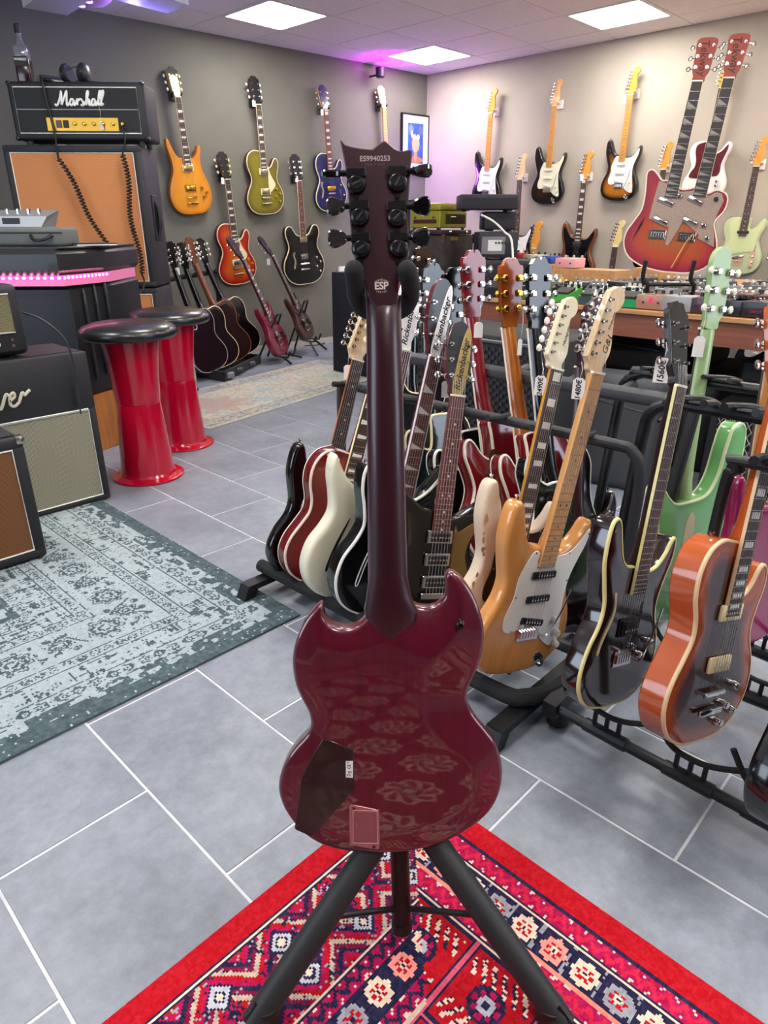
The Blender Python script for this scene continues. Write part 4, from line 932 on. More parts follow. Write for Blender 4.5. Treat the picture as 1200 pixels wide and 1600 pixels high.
wallg('L', 'electric_guitar', 'cherry sunburst single-cutaway guitar with cream pickguard on dark wall', 375, 444, 349, 236, LP, burst([(0,'8e1712'),(.16,'b8261a'),(.5,'d9641c'),(1,'e58a24')]), side=mat('5a0f12', .3, 0, .5), bind=CREAM, neck=MAHO, inlay='trap', tun=KG, guard=G_LP, guardm=CREAM, pickups=LPP, bridge='tom', bm=NICK, knobs=LPK, km=mat('d08a2a', .3), nbind=CREAM, r=.006)
fh = [(-.085,.25),(-.095,.225),(-.083,.19),(-.09,.15),(-.1,.13),(-.103,.145),(-.097,.16),(-.092,.195),(-.104,.23),(-.1,.25)]
wallg('L', 'semi_hollow_guitar', 'black semi-hollow guitar with cream edge binding on dark wall', 478, 444, 464, 240, ES, BLKG, bind=CREAM, neck=MAHO, fb=ROSER, inlay='dot', tun=CC, nbind=CREAM, pickups=[('hb', .345, 0, 0, NICK, BLK), ('hb', .215, 0, 0, NICK, BLK)], bridge='tom', bm=CHROME, by=.16, scale=.61, knobs=[(.12,.2),(.155,.165),(.12,.13),(.15,.09)], km=CHROME, fhole=[fh])
BLUE = mat('121650', .2, 0, .7)
wallg('L', 'semi_hollow_guitar', 'dark blue hollow guitar with gold pickups and vibrato', 520, 330, 506, 131, LP, BLUE, bind=CREAM, neck=MAPLE, fb=ROSER, inlay='block', headm=BLUE, tun=CC, pickups=[('p90', .3, 0, 0, GOLD), ('p90', .18, 0, 0, GOLD)], bridge='bigsby', bm=CHROME, by=.14, scale=.615, fhole=[[(a, b-.02) for a, b in fh]], knobs=[(.1,.2),(.13,.12)], km=CHROME)
wallg('L', 'electric_guitar', 'guitar with white headstock and dotted maple neck, its body behind the big red headstock', 606, 302, 598, 133, TL, mat('c9b89a', .3), neck=MAPLE, fb=MAPLE, inlay='dot', headm=WHITE, tun=CC, head='gib', pickups=[('sc', .3, 0, 0, WHITE), ('sc', .14, 0, 12, WHITE)], bridge='hard')
# ------------------------------------------------------------------ guitars on the pale wall
HKW = mat('dcdad6', .3)
STP = lambda c: [('sc', .278, 0, 0, c), ('sc', .213, 0, 0, c), ('sc', .15, 0, -10, c)]
STK = [(.09, .145), (.108, .108), (.115, .075)]
JK = (.075, .03, math.radians(-50))
KW = dict(bridge='trem', scale=.648, by=.125, head='fen', knobs=STK, jack=JK, neck=MAPLEY)
wallg('R', 'electric_guitar', 'black guitar with white pickguard and amber maple neck beside the room corner', 757, 322, 770, 138, ST, BLKG, hook=HKW, fb=MAPLEY, headm=MAPLEY, inlay='dotk', guard=G_ST, guardm=WHITE, pickups=STP(WHITE), km=WHITE, r=.009, **KW)
MINT = mat('dcdcbe', .4); WD = mat('b9782f', .35, 0, .3)
wallg('R', 'electric_guitar', 'black guitar with mint green pickguard and maple neck', 852, 319, 871, 124, ST, BLKG, hook=HKW, fb=MAPLEY, headm=MAPLE, inlay='dotk', guard=G_ST, guardm=MINT, pickups=STP(mat('dad9bd', .4)), km=MINT, r=.009, **KW)
SB2 = burst([(0,'120c08'),(.13,'21120a'),(.32,'b06a16'),(1,'d28a22')])
wallg('R', 'electric_guitar', 'two-tone sunburst guitar with white pickguard and vibrato arm', 963, 314, 992, 104, ST, SB2, hook=HKW, fb=MAPLEY, headm=MAPLEY, inlay='dotk', guard=G_ST, guardm=WHITE, pickups=STP(WHITE), km=WHITE, r=.009, **KW)
wallg('R', 'electric_guitar', 'black guitar with cream guard behind the amplifiers, dark dotted fretboard', 803, 432, 815, 240, ST, BLKG, hook=HKW, fb=ROSE, headm=MAPLEL, inlay='dot', guard=G_ST, guardm=WHITE, pickups=STP(WHITE), km=WHITE, r=.009, **KW)
wallg('R', 'electric_guitar', 'brown offset guitar with black pickguard and dark fretboard', 896, 440, 918, 236, JM, mat('6b3a1c', .3, 0, .5), hook=HKW, fb=ROSE, headm=MAPLEY, inlay='block', guard=G_JM, guardm=BLKG, pickups=[('p90', .29, 0, 0, BLK), ('hb', .17, 0, 0, CHROME, BLK)], km=CHROME, r=.009, **KW)
wallg('R', 'electric_guitar', 'guitar with amber headstock and dark fretboard behind the double-neck guitar', 1015, 425, 1043, 222, ST, BLKG, hook=HKW, fb=ROSE, headm=MAPLEY, inlay='dot', guard=G_ST, guardm=WHITE, pickups=STP(WHITE), km=WHITE, **KW)
KT = dict(bridge='hard', scale=.648, by=.095, head='fen', neck=MAPLEY)
TORT = mat('5a1a1e', .3, noise=.5, nscale=60)
wallg('R', 'electric_guitar', 'white single-cutaway guitar with maroon tortoiseshell pickguard', 1094, 312, 1138, 88, TL, WHITE, hook=HKW, fb=ROSE, headm=mat('e0b040', .35), inlay='dot', guard=G_TL, guardm=TORT, pickups=[('sc', .3, 0, 0, CHROME), ('sc', .125, 0, 14, BLK)], knobs=[(.1,.13),(.1,.1)], km=CHROME, **KT)
wallg('R', 'electric_guitar', 'pale mint single-cutaway guitar with rosewood fretboard', 1148, 428, 1192, 213, TL, mat('b9c69a', .35, 0, .3), hook=HKW, fb=ROSE, headm=MAPLEY, inlay='dot', guard=G_TL, guardm=mat('c6d49e', .4), pickups=[('sc', .3, 0, 0, BLK), ('sc', .125, 0, 14, CHROME)], plates=[([(.085,.06),(.115,.06),(.115,.2),(.085,.2)], CHROME, True, 'control_plate')], knobs=[(.1,.13),(.1,.09)], km=CHROME, **KT)
wallg('R', 'electric_guitar', 'guitar standing by the wall with cream headstock above the pedals', 938, 540, 968, 344, ST, WHITE, hook=None, fb=ROSE, headm=mat('dcc58a', .35), inlay='dot', guard=G_ST, guardm=WHITE, pickups=STP(WHITE), km=WHITE, **KW)
wallg('R', 'electric_guitar', 'guitar with amber maple headstock standing behind the coloured pedals', 822, 545, 838, 346, ST, BLKG, hook=None, fb=MAPLEY, headm=MAPLEY, inlay='dotk', guard=G_ST, guardm=WHITE, pickups=STP(WHITE), km=WHITE, **KW)
wallg('R', 'electric_guitar', 'guitar at the picture edge with dotted dark fretboard above the pedals', 1180, 585, 1217, 370, ST, BLKG, hook=None, fb=ROSE, headm=MAPLEY, inlay='dot', guard=G_ST, guardm=WHITE, pickups=STP(WHITE), km=WHITE, **KW)

# ================================================================== double rack in the middle
def face_from(ax, ay): return Vector((ax, ay, 0)).normalized()
FR = face_from(-.20, -.98)
GR1 = 'guitars in the front row of the middle rack'; GR2 = 'guitars in the back row of the middle rack'
LEAN = .35
def rack1(x, y0, tx, ty, X0=1.2, L=.97):
    B = PX(x, y0, X0); r = ray(tx, ty).normalized(); oc = _O-B; b = oc.dot(r); c = oc.length_squared-L*L; D = b*b-c
    T = _O - r*b if D < 0 else _O + r*(-b+LEAN*math.sqrt(D))
    return B, T
NAT = mat('c98a4a', .22, 0, .7, noise=.10, nscale=2.2, stretch=(14, 1.6, 14), col2=None)
B, T = rack1(806, 1052, 966, 447, 1.2, .953)
def strat_back_edge(d, x, y): return 0
nat = guitar('electric_guitar', 'natural wood guitar with white pickguard, nearest in the middle rack', 'guitar', B, T, face_from(-.2, -.98), ST, NAT, group=GR1, t=.044, r=.011, guard=G_ST, guardm=WHITE,
       pickups=[('sc', .278, 0, 0, BLK), ('sc', .213, 0, 0, BLK), ('sc', .15, 0, -10, BLK)], bridge='trem', by=.125, scale=.648, head='fen', headm=MAPLEL, neck=mat('cf9a62', .3, 0, .3, noise=.1, nscale=6, stretch=(30,3,30)), fb=MAPLE, inlay='dotk', knobs=STK, km=WHITE, jack=JK, near=True, grid=.02,
       logo=('G&L', .026, mat('3a3028', .6), .020, .066, 78))
_h = [c for c in nat[0].children if c.name.startswith('headstock')][0]
text_mb('Tribute', .014, .3, .0002).xf(Matrix.Translation((.018, .115, -.0030)) @ Matrix.Rotation(math.radians(80), 4, 'Z')).build('lettering', mat('7a6a54', .6), _h, 0)
def mtx(B, T, face, L): return frame(B, T, face, L)
price_tag(nat[1] @ Vector((-.045, nat[2]+.02, -.01)), "white price tag with a handwritten price on the natural wood guitar's headstock", .035, (.026, .046), txt='1480€')
REL = mat('d9c6b0', .5, noise=.10, nscale=5, col2='cdb79e')
B, T = rack1(775, 1005, 893, 462, 1.22, .953)
rel = guitar('electric_guitar', 'worn cream guitar with dark pickguard and cream headstock behind the natural one', 'guitar', B, T, face_from(-.2, -.98), ST, REL, group=GR1, r=.011, guard=G_ST, guardm=mat('2a1418', .3, noise=.5, nscale=40),
       pickups=[('sc', .278, 0, 0, CREAM), ('sc', .213, 0, 0, CREAM), ('hb', .15, 0, 0, NICK, BLK)], bridge='trem', by=.125, scale=.648, head='fen', headm=mat('d8cdb0', .4), neck=mat('c98f3a', .35), fb=ROSE, inlay='block', knobs=STK, km=WHITE, near=True, grid=.02, tun=(CHROME, PEARL, 'round'),
       logo=('Nashguitars', .014, mat('4a453c', .6), .020, .095, 80))
price_tag(rel[1] @ Vector((-.045, rel[2]+.01, -.01)), 'white price tag with a handwritten price on the worn cream guitar', .03, (.026, .046), txt='2490€')
# wear marks on the cream one
wm = mat('b38c66', .7)
for k in range(16):
    yy = .17+.285*R_.random(); xx = -.157 if yy > .33 else -.135-.03*abs(math.sin((yy-.25)*9)); 
    s = .003+.005*R_.random()
    pts = [(xx+.012+s*1.2*math.cos(a)*(.5+R_.random()), yy+s*1.6*math.sin(a)*(.5+R_.random())) for a in [i*math.pi/4 for i in range(8)]]
    if k % 2 == 0: MB().prism(ccw(pts), -.0005, .0003).build('bare_wood_chip', wm, rel[0], 0)
# the row of slash-hole guitars with nameplates
slash = [(-.10,.10),(-.085,.17),(-.065,.235),(-.058,.265),(-.07,.24),(-.092,.18),(-.108,.11)]
B, T = rack1(592, 958, 704, 437, 1.2, .95)
ric = guitar('electric_guitar', 'black rounded guitar with white-edged slash hole, silver nameplate and triangle inlays', 'guitar', B, T, FR, RK, BLKG, group=GR1, t=.05, bind=WHITE, neck=MAHO, fb=ROSER, inlay='tri', head='ric', headm=mat('1c2024', .3, 0, .4), tun=CC, fhole=[slash], pickups=[('toast', .30, 0, 0, CHROME), ('toast', .16, 0, 0, CHROME)],
       bridge='ric', by=.13, scale=.628, near=True, nbind=mat('d8cdd0', .4), logo=None, tilt=8)
def plate(g, colr, word):
    hd = [c for c in g.children if c.name.startswith('headstock')][0]
    pl = MB().prism(ccw(cr([(-.018,.004),(.014,.004),(.03,.09),(.032,.165),(.022,.185),(.008,.15),(-.008,.08)], 3)), .0003, .0022, .0005).build('nameplate', colr, hd, 20)
    t = text_mb(word, .026, .15, .0002, bold=.0005); t.xf(Matrix.Translation((.008, .083, .0024)) @ Matrix.Rotation(math.radians(81), 4, 'Z')); t.build('lettering', INK, pl, 0)
plate(ric[0], mat('e8e8ea', .35), 'Rickenbacker')
B, T = rack1(668, 985, 728, 502, 1.2, .86)
r325 = guitar('electric_guitar', 'black short guitar with gold pickguard and three chrome pickups', 'guitar', B, T, face_from(-.42, -.9), R5, BLKG, group=GR1, neck=MAHO, fb=ROSER, inlay='dot', head='ric', headm=mat('16141c', .25, 0, .5), tun=CC, guard=[(.03,.02),(.09,.03),(.13,.08),(.11,.16),(.09,.22),(.1,.27),(.125,.31),(.1,.315),(.06,.29),(.045,.3),(.045,.15),(.045,.08)], guardm=mat('8a6a3c', .35, .3),
       pickups=[('toast', .275, 0, 0, CHROME), ('toast', .21, 0, 0, CHROME), ('toast', .145, 0, 0, CHROME)], bridge='ric', by=.105, scale=.56, frets=21, near=True, knobs=[(.075,.1),(.1,.125),(.075,.06),(.105,.08)], km=mat('d6cdb8', .3), tilt=8)
plate(r325[0], mat('9a8248', .35, .4), 'Rickenbacker')
price_tag(ric[1] @ Vector((.045, ric[2]+.03, -.01)), 'blank white price tag between the two nameplate headstocks', .09, (.02, .045))
# the stack of bodies at the far end of the row
B, T = rack1(478, 902, 579, 474, 1.22, .953)
g1 = guitar('electric_guitar', 'black guitar with rosewood fretboard at the far end of the middle rack', 'guitar', B, T, FR, ST, BLKG, group=GR1, r=.011, neck=mat('c9763a', .35), fb=ROSE, inlay='dot', head='fen', headm=MAPLEL, guard=G_ST, guardm=WHITE, pickups=STP(WHITE), bridge='trem', by=.125, scale=.648, near=True, knobs=STK, km=WHITE)
dT = T-B
price_tag(g1[1] @ Vector((-.045, g1[2]+.04, -.01)), 'blank white price tag beside the orange-edged neck at the rack end', .06, (.026, .045))
SBR = mat('7a1420', .2, 0, .7)
REDB = burst([(0,'6a0f16'),(.3,'8a1a1a'),(1,'b04a20')])
def solveT(B, tx, ty, L):
    r = ray(tx, ty).normalized(); oc = _O-B; b = oc.dot(r); D = b*b-oc.length_squared+L*L
    return _O - r*b if D < 0 else _O + r*(-b+LEAN*math.sqrt(D))
B2 = PX(503, 913, 1.21)
guitar('electric_guitar', 'cherry burst single-cutaway guitar with cream binding, second in the middle rack', 'guitar', B2, solveT(B2, 618, 470, .95), FR, LP, REDB, group=GR1, t=.05, r=.004, bind=mat('e6cfc0', .4), back=True, neck=MAHO, fb=ROSE, inlay='trap', tun=KG, pickups=LPP, bridge='tom', knobs=LPK, near=False, nbind=CREAM)
B3 = PX(545, 935, 1.2)
cr3 = guitar('electric_guitar', 'cream white rounded guitar with slash sound hole, third in the middle rack', 'guitar', B3, solveT(B3, 655, 432, .95), FR, RK, mat('e6e1c8', .3, 0, .4), group=GR1, t=.05, r=.014, neck=MAHO, fb=ROSER, inlay='dot', head='ric', headm=WHITE, fhole=[slash], pickups=[('toast', .3, 0, 0, CHROME), ('toast', .16, 0, 0, CHROME)], bridge='hard', by=.13, scale=.628, nbind=CREAM)
plate(cr3[0], mat('e8e8ea', .35), 'Rickenbacker')
# ---- back row, seen from behind
FB = face_from(.25, .97)
def axis2(nx, ny_, jx, jy, X0, ln, far=False):
    """nut and body joint from two directions, the nut at X0, ln apart; returns the bottom and top of the guitar"""
    N = PX(nx, ny_, X0); r = ray(jx, jy).normalized(); oc = _O-N; b = oc.dot(r); D = b*b-oc.length_squared+ln*ln
    J = _O - r*b if (D < 0 or not far) else _O + r*(-b+math.sqrt(D)*far)
    a = (J-N).normalized(); return N+a*.755, N-a*.19
def backg(label, nx, ny_, jx, jy, outline, body, X0=1.7, ln=.31, far=False, **kw):
    B, T = axis2(nx, ny_, jx, jy, X0, ln, far)
    return guitar(kw.pop('name', 'electric_guitar'), label, 'guitar', B, T, kw.pop('face', FB), outline, body, group=kw.pop('group', GR2), back=True, **kw)
CHER = mat('7a141c', .18, 0, .8)
a = backg('cherry red semi-hollow guitar seen from behind in the rack back row', 738, 497, 757, 641, LP, CHER, bind=IVORY, neck=CHER, headm=BLKG, nbind=IVORY, t=.052, covers=[(([(.03+.02*math.cos(q), .33+.025*math.sin(q)) for q in [i*math.pi/6 for i in range(12)]]), mat('4a2a10', .3), False, 'back_cover')])
price_tag(PX(750, 470, 1.66), "blank white price tag beside the cherry red guitar's headstock", .06, (.026, .045))
a = backg('red guitar with amber-backed neck seen from behind in the rack back row', 795, 513, 813, 655, LP, mat('7a141c', .18, 0, .8), bind=IVORY, neck=mat('c07818', .22, 0, .6, noise=.3, nscale=2, col2='7c1a1e'), headm=BLKG, nbind=IVORY, tun=GG)
price_tag(PX(817, 478, 1.66), 'narrow turned price tag on the gold-tuner headstock', .09, (.012, .045))
backg('glossy black guitar with white edge seen from behind, under the cream headstock', 836, 515, 850, 660, SG, BLKG, bind=WHITE, neck=BLKG, headm=BLKG, nbind=WHITE)
backg('maroon headstock guitar behind the natural headstock in the rack back row', 910, 575, 903, 716, SG, mat('1a0c10', .2, 0, .7), neck=mat('3a1620', .3, 0, .4), headm=BLKG, X0=1.78)
backg('black guitar seen from behind between the two nameplate headstocks', 704, 520, 716, 665, LP, BLKG, bind=WHITE, neck=BLKG, headm=BLKG, tun=CC)
backg('dark green guitar with cream binding seen from behind in the rack back row', 668, 505, 672, 645, LP, mat('10201e', .2, 0, .7), bind=CREAM, neck=mat('10201e', .2, 0, .7), headm=BLKG, tun=CC, X0=1.8)
backg('black guitar with chrome tuners half hidden by the big red headstock', 648, 462, 644, 580, ES, BLKG, bind=CREAM, neck=BLKG, headm=BLKG, tun=CC, X0=2.1, face=face_from(.1, 1))
price_tag(PX(648, 480, 1.8), 'narrow blank price tag right of the big red neck', .05, (.014, .05))
# ---- the middle rack itself
RB = mat('2a2b2e', .6, .1, bump=.15, bscale=300)
rk = thing('guitar_rack', 'black multi-guitar rack with foam tubes, second of the floor racks from the right', 'rack', loc=(1.3, 1.1, 0))
def tub(pts, r, name, m=RB, par=None, n=12, sm=5):
    p = cr([tuple(q) for q in pts], sm, closed=False) if sm > 1 else pts
    return MB().tube(p, r, n).build(name, m, par, world=True)
tub([(1.14,1.66,.072),(1.14,1.2,.072),(1.14,.74,.072),(1.17,.655,.072),(1.26,.62,.072),(1.45,.615,.072)], .021, 'front_bar', FOAM, rk)
tub([(1.42,1.66,.072),(1.42,.62,.072)], .016, 'cross_bar', RB, rk, sm=1)
for yy in (1.62, .66):
    q = MB().hexa([(1.02,yy-.022,0),(1.06,yy-.022,0),(1.06,yy+.022,0),(1.02,yy+.022,0),(1.045,yy-.022,.05),(1.08,yy-.022,.035),(1.08,yy+.022,.035),(1.045,yy+.022,.05)])
    q.hexa([(1.08,yy-.022,.033),(1.62,yy-.022,.033),(1.62,yy+.022,.033),(1.08,yy+.022,.033),(1.045,yy-.022,.052),(1.62,yy-.022,.052),(1.62,yy+.022,.052),(1.045,yy+.022,.052)])
    q.hexa([(1.62,yy-.022,.033),(1.66,yy-.022,0),(1.66,yy+.022,0),(1.62,yy+.022,.033),(1.62,yy-.022,.052),(1.70,yy-.022,0.005),(1.70,yy+.022,.005),(1.62,yy+.022,.052)]); q.build('foot', STEEL, rk, world=True)
zr = .632
tub([(1.46,1.60,.05),(1.46,1.60,.4),(1.46,1.6,.60),(1.46,1.585,zr),(1.46,1.5,zr),(1.46,1.1,zr),(1.46,.68,zr),(1.46,.61,zr-.01),(1.46,.585,zr-.07),(1.46,.585,.4),(1.46,.585,.05)], .0135, 'top_frame', RB, rk, sm=4)
for yy in (1.54, 1.40, 1.25, 1.10, .96, .83, .715):
    MB().tube([(1.47,yy,zr+.012),(1.42,yy,zr+.014),(1.375,yy,zr+.022)], .0085, 8).build('neck_finger', FOAM, rk, world=True)
a_, b_ = PX(640, 556, 1.72), PX(1000, 609, 1.72)
tub([(1.72,1.60,.69),(1.72,.58,.69)], .021, 'rear_bar', mat('3c3d42', .6, .1), rk, sm=1)
for yy in (1.5, 1.3, 1.12, .94, .78, .66): MB().tube([(1.72,yy,.69),(1.80,yy,.70)], .0145, 10).build('rear_finger', mat('3c3d42', .6, .1), rk, world=True)
tub([(1.72,1.6,.69),(1.62,1.6,.05)], .016, 'upright', RB, rk, sm=1); tub([(1.72,.58,.69),(1.62,.60,.05)], .016, 'upright', RB, rk, sm=1)
tub([(1.95,1.92,.07),(1.95,.6,.07)], .018, 'rear_base_bar', RB, rk, sm=1); 
for yy in (1.6, .62): tub([(1.6,yy,.04),(1.97,yy,.07)], .016, 'rear_base_arm', RB, rk, sm=1)
# ---- right rack: three rails with cradles below, neck bars above
r3 = thing('guitar_rack', 'black steel rack with forked cradles at the right picture edge', 'rack', loc=(1.5, .3, 0))
rails = [(PZ(872, 1108, .065), PZ(1240, 1306, .065)), (PZ(1022, 1029, .075), PZ(1260, 1124, .075)), (PZ(1040, 960, .075), PZ(1260, 1049, .075)), (PZ(1066, 884, .075), PZ(1260, 944, .075))]
for k, (p, q) in enumerate(rails):
    d = (q-p); q = p+d*1.6; rails[k] = (p, q); MB().cyl(p, q, .0125, 12).build('base_rail', STEEL, r3, world=True)
xe = [r[0] for r in rails]
MB().hexa([(xe[0].x-.02,xe[0].y-.005,.045),(xe[3].x+.04,xe[3].y-.03,.045),(xe[3].x+.04,xe[3].y+.005,.045),(xe[0].x-.02,xe[0].y+.03,.045),(xe[0].x-.02,xe[0].y-.005,.085),(xe[3].x+.04,xe[3].y-.03,.085),(xe[3].x+.04,xe[3].y+.005,.085),(xe[0].x-.02,xe[0].y+.03,.085)]).build('side_beam', STEEL, r3, 0, world=True)
for p in (xe[0]+Vector((.03,.012,0)), xe[3]+Vector((0,-.012,0))):
    MB().lathe([(.02,0),(.026,.004),(.026,.036),(.018,.044)], n=16).xf(Matrix.Translation((p.x, p.y, 0))).build('caster', BLK, r3, world=True)
def cradle_fork(px, py, ri, w=.085, hgt=.075):
    p, q = rails[ri]; t = None; best = 1e9
    for i in range(200):
        c = p+(q-p)*(i/200); d = c-_O; wq = d.dot(_F); xx = 600+FPX*d.dot(_R)/wq
        if abs(xx-px) < best: best = abs(xx-px); t = c
    d = (q-p).normalized(); n = Vector((1,0,0))
    f = MB(); f.tube([t-d*.05, t+d*.05], .0155, 10)
    for s in (-1, 0, 1): f.tube([t+d*.028*s+Vector((0,0,.01)), t+d*.028*s+Vector((0,0,.045))], .0055, 6)
    o = f.build('cradle_clamp', STEEL, r3, world=True)
    pts = [t-n*w*.9+Vector((0,0,.05+hgt*.75)), t-n*w*.55+Vector((0,0,.05+hgt*.2)), t+Vector((0,0,.045)), t+n*w*.55+Vector((0,0,.05+hgt*.2)), t+n*w*.9+Vector((0,0,.05+hgt*.75))]
    d2 = d*.0
    pts = [t-(d*.09)-n*.0+Vector((0,0,.12)), t-d*.05+Vector((0,0,.062)), t+Vector((0,0,.05)), t+d*.05+n*.0+Vector((0,0,.062)), t+d*.12+Vector((0,0,.10))]
    MB().tube(cr([tuple(x) for x in pts], 4, closed=False), .0062, 8).xf(Matrix.Translation((0,0,0))).build('cradle_fork', FOAM, r3, world=True); return t
c1 = cradle_fork(945, 1110, 0); c2 = cradle_fork(1075, 1180, 0); c3 = cradle_fork(1205, 1270, 0)
cradle_fork(1095, 985, 2); cradle_fork(1190, 1020, 2); cradle_fork(1110, 900, 3); cradle_fork(1190, 925, 3); cradle_fork(1060, 1050, 1); cradle_fork(1185, 1090, 1)
ZB = .735
def topbar(X0, yl, yr, r=.011, zt=ZB):
    tub([(X0-.06,yl,.07),(X0-.04,yl,.35),(X0,yl,zt-.10),(X0,yl-.012,zt-.03),(X0,yl-.06,zt),(X0,yl-.12,zt),(X0,yr,zt)], r, 'neck_bar', STEEL, r3, sm=5)
topbar(1.80, .815, -.35, .014); topbar(1.52, .62, -.35, .014)
tub([(1.30,-.35,ZB-.03),(1.30,.30,ZB-.03),(1.30,.345,ZB-.05),(1.30,.36,ZB-.12),(1.28,.36,.1)], .011, 'neck_bar', STEEL, r3, sm=5)
for X0, yy, zz in ((1.80,.70,ZB), (1.80,.545,ZB), (1.52,.50,ZB), (1.52,.40,ZB), (1.30,.27,ZB-.03)):
    r_ = .006 if X0 > 1.7 else .009
    MB().rbox((X0-.02,yy-.035,zz+.008), (X0+.02,yy+.035,zz+.016), .003, 1).build('hook_plate', STEEL, r3, world=True)
    MB().tube(cr([(X0-.08,yy+.03,zz+.028),(X0-.02,yy+.034,zz+.018),(X0+.01,yy,zz+.016),(X0-.02,yy-.034,zz+.018),(X0-.08,yy-.03,zz+.028)], 4, closed=False), r_, 8).build('neck_hook', STEEL, r3, world=True)
GR3 = 'guitars in the right rack'
B = PX(956, 1102, c1.x); T = solveT(B, 1086, 470, .953)
DKB2 = mat('1c0a0c', .14, 0, .9)
a = guitar('electric_guitar', 'very dark guitar with cream edge binding and vibrato arm in the right rack', 'guitar', B, T, face_from(-.14, -1), ST, DKB2, group=GR3, t=.048, r=.004, bind=mat('d9cf8e', .35), neck=mat('1a0d0c', .3), fb=mat('4a2f2c', .45), head='gib', headm=mat('101012', .2, 0, .6), nbind=mat('d9cf8e', .35),
   bridge='trem', by=.13, scale=.635, pickups=[('hb', .2, 0, 0, BLK, BLK)], knobs=[(.075,.12),(.11,.15)], km=CHROME, near=True, inlay=None, frets=24,
   plates=[([(-.085,.29),(-.078,.265),(-.076,.24),(-.085,.215),(-.1,.185),(-.108,.165),(-.113,.145),(-.119,.147),(-.115,.168),(-.106,.19),(-.092,.22),(-.083,.242),(-.084,.265),(-.091,.285)], mat('cfc79a', .35), True, 'inlaid_strip')])
price_tag(a[1] @ Vector((-.05, a[2]+.09, -.02)), 'white price tag with a handwritten price on the dark headstock of the right rack', .03, (.028, .05), txt='1560€')
ORG = burst([(0,'a04418'),(.12,'a8481a'),(.3,'3a0d12'),(1,'2a080c')])
B = c2+Vector((0,0,.058)); B = PX(1092, 1158, B.x); dTo = (T-PX(956, 1102, c1.x))
ors = mat('b0501c', .2, 0, .8)
guitar('electric_guitar', 'orange-brown single-cutaway guitar with cream pickups in the right rack', 'guitar', B, B+dTo*1.0, face_from(-.22, -.97), LP, ORG, group=GR3, t=.062, r=.004, side=ors, bind=mat('dcbf94', .35), neck=ors, fb=ROSE, nbind=mat('dcbf94', .35), inlay='block', head='gib', headm=ors, bridge='tom', by=.115, scale=.635,
   pickups=[('p90', .295, 0, 0, CREAM), ('p90', .18, 0, 0, CREAM)], knobs=[(.06,.08),(.09,.12),(.1,.06),(.05,.04)], km=CHROME, near=True)
B = PX(1246, 1285, c3.x)
guitar('electric_guitar', 'glossy black guitar whose edge shows low at the right picture border', 'guitar', B, B+dTo, face_from(-.22, -.97), LP, BLKG, group=GR3, t=.05, bind=None, r=.01, neck=MAHO, fb=ROSE, inlay='dot', pickups=LPP, bridge='tom')
GRN = mat('6fae6a', .22, 0, .7); GRL = mat('cfdcae', .3)
B = PD(1034, 958, 1.60); T = solveT(B, 1126, 388, 1.0)
gg = guitar('electric_guitar', 'light green guitar with cream stripes seen from behind in the right rack', 'guitar', B, T, face_from(.34, .94), JMG, GRN, group=GR3, t=.046, r=.004, bind=GRL, back=True, neck=mat('98b47e', .3, 0, .4), headm=mat('7ba468', .3, 0, .5), head='burns', tun=(CHROME, mat('dfe3cf', .3), 'round'),
   covers=[([(-.02,.12),(.015,.12),(.02,.29),(-.012,.30)], mat('c9bf92', .35), True, 'back_cover')], fb=ROSE, by=.13, scale=.67)
price_tag(gg[1] @ Vector((.045, gg[2]+.06, -.02)), 'pale green-lit blank price tag on two strings by the green headstock', .075, (.026, .05))
MG = mat('8a0f48', .2, 0, .8)
B = PX(1140, 1000, 1.62); T = solveT(B, 1232, 400, .98)
guitar('electric_guitar', 'magenta double-horned guitar with maple neck seen from behind at the right edge', 'guitar', B, T, face_from(.3, .95), DC, MG, group=GR3, t=.045, r=.01, back=True, neck=mat('b07a3c', .3, 0, .4), head='fen', headm=MAPLE, fb=ROSE, by=.12, scale=.66)
# ================================================================== long pedal table and what stands on it
TZ = .75
WOODT = mat('b07f52', .45, noise=.14, nscale=3, stretch=(8, 1.2, 30)); WOODA = mat('7a4634', .5, noise=.16, nscale=3, stretch=(8, 1.2, 30))
tb = thing('display_table', 'long wooden table crowded with effect pedals', 'table', loc=(3.8, 1.0, 0))
MB().rbox((3.10,-.6,TZ-.022), (5.5,2.42,TZ), .003, 1).build('tabletop', WOODT, tb, 0, world=True)
MB().box((3.115,-.58,TZ-.125), (3.14,2.40,TZ-.023)).build('apron', WOODA, tb, 0, world=True)
MB().box((3.14,2.375,TZ-.125), (5.48,2.40,TZ-.023)).build('apron', WOODA, tb, 0, world=True)
MB().box((5.455,-.58,TZ-.125), (5.48,2.375,TZ-.023)).build('apron', WOODA, tb, 0, world=True)
for x in (3.16, 5.38):
    for y in (-.5, 2.30): MB().rbox((x,y,0), (x+.06,y+.06,TZ-.023), .004, 1).build('leg', WOODA, tb, world=True)
bt_ = thing('display_table', 'low table hidden under a black cloth beside the amplifiers', 'table', loc=(4.0, 3.4, 0))
CLO = mat('0e0f1c', .9, bump=.3, bscale=60)
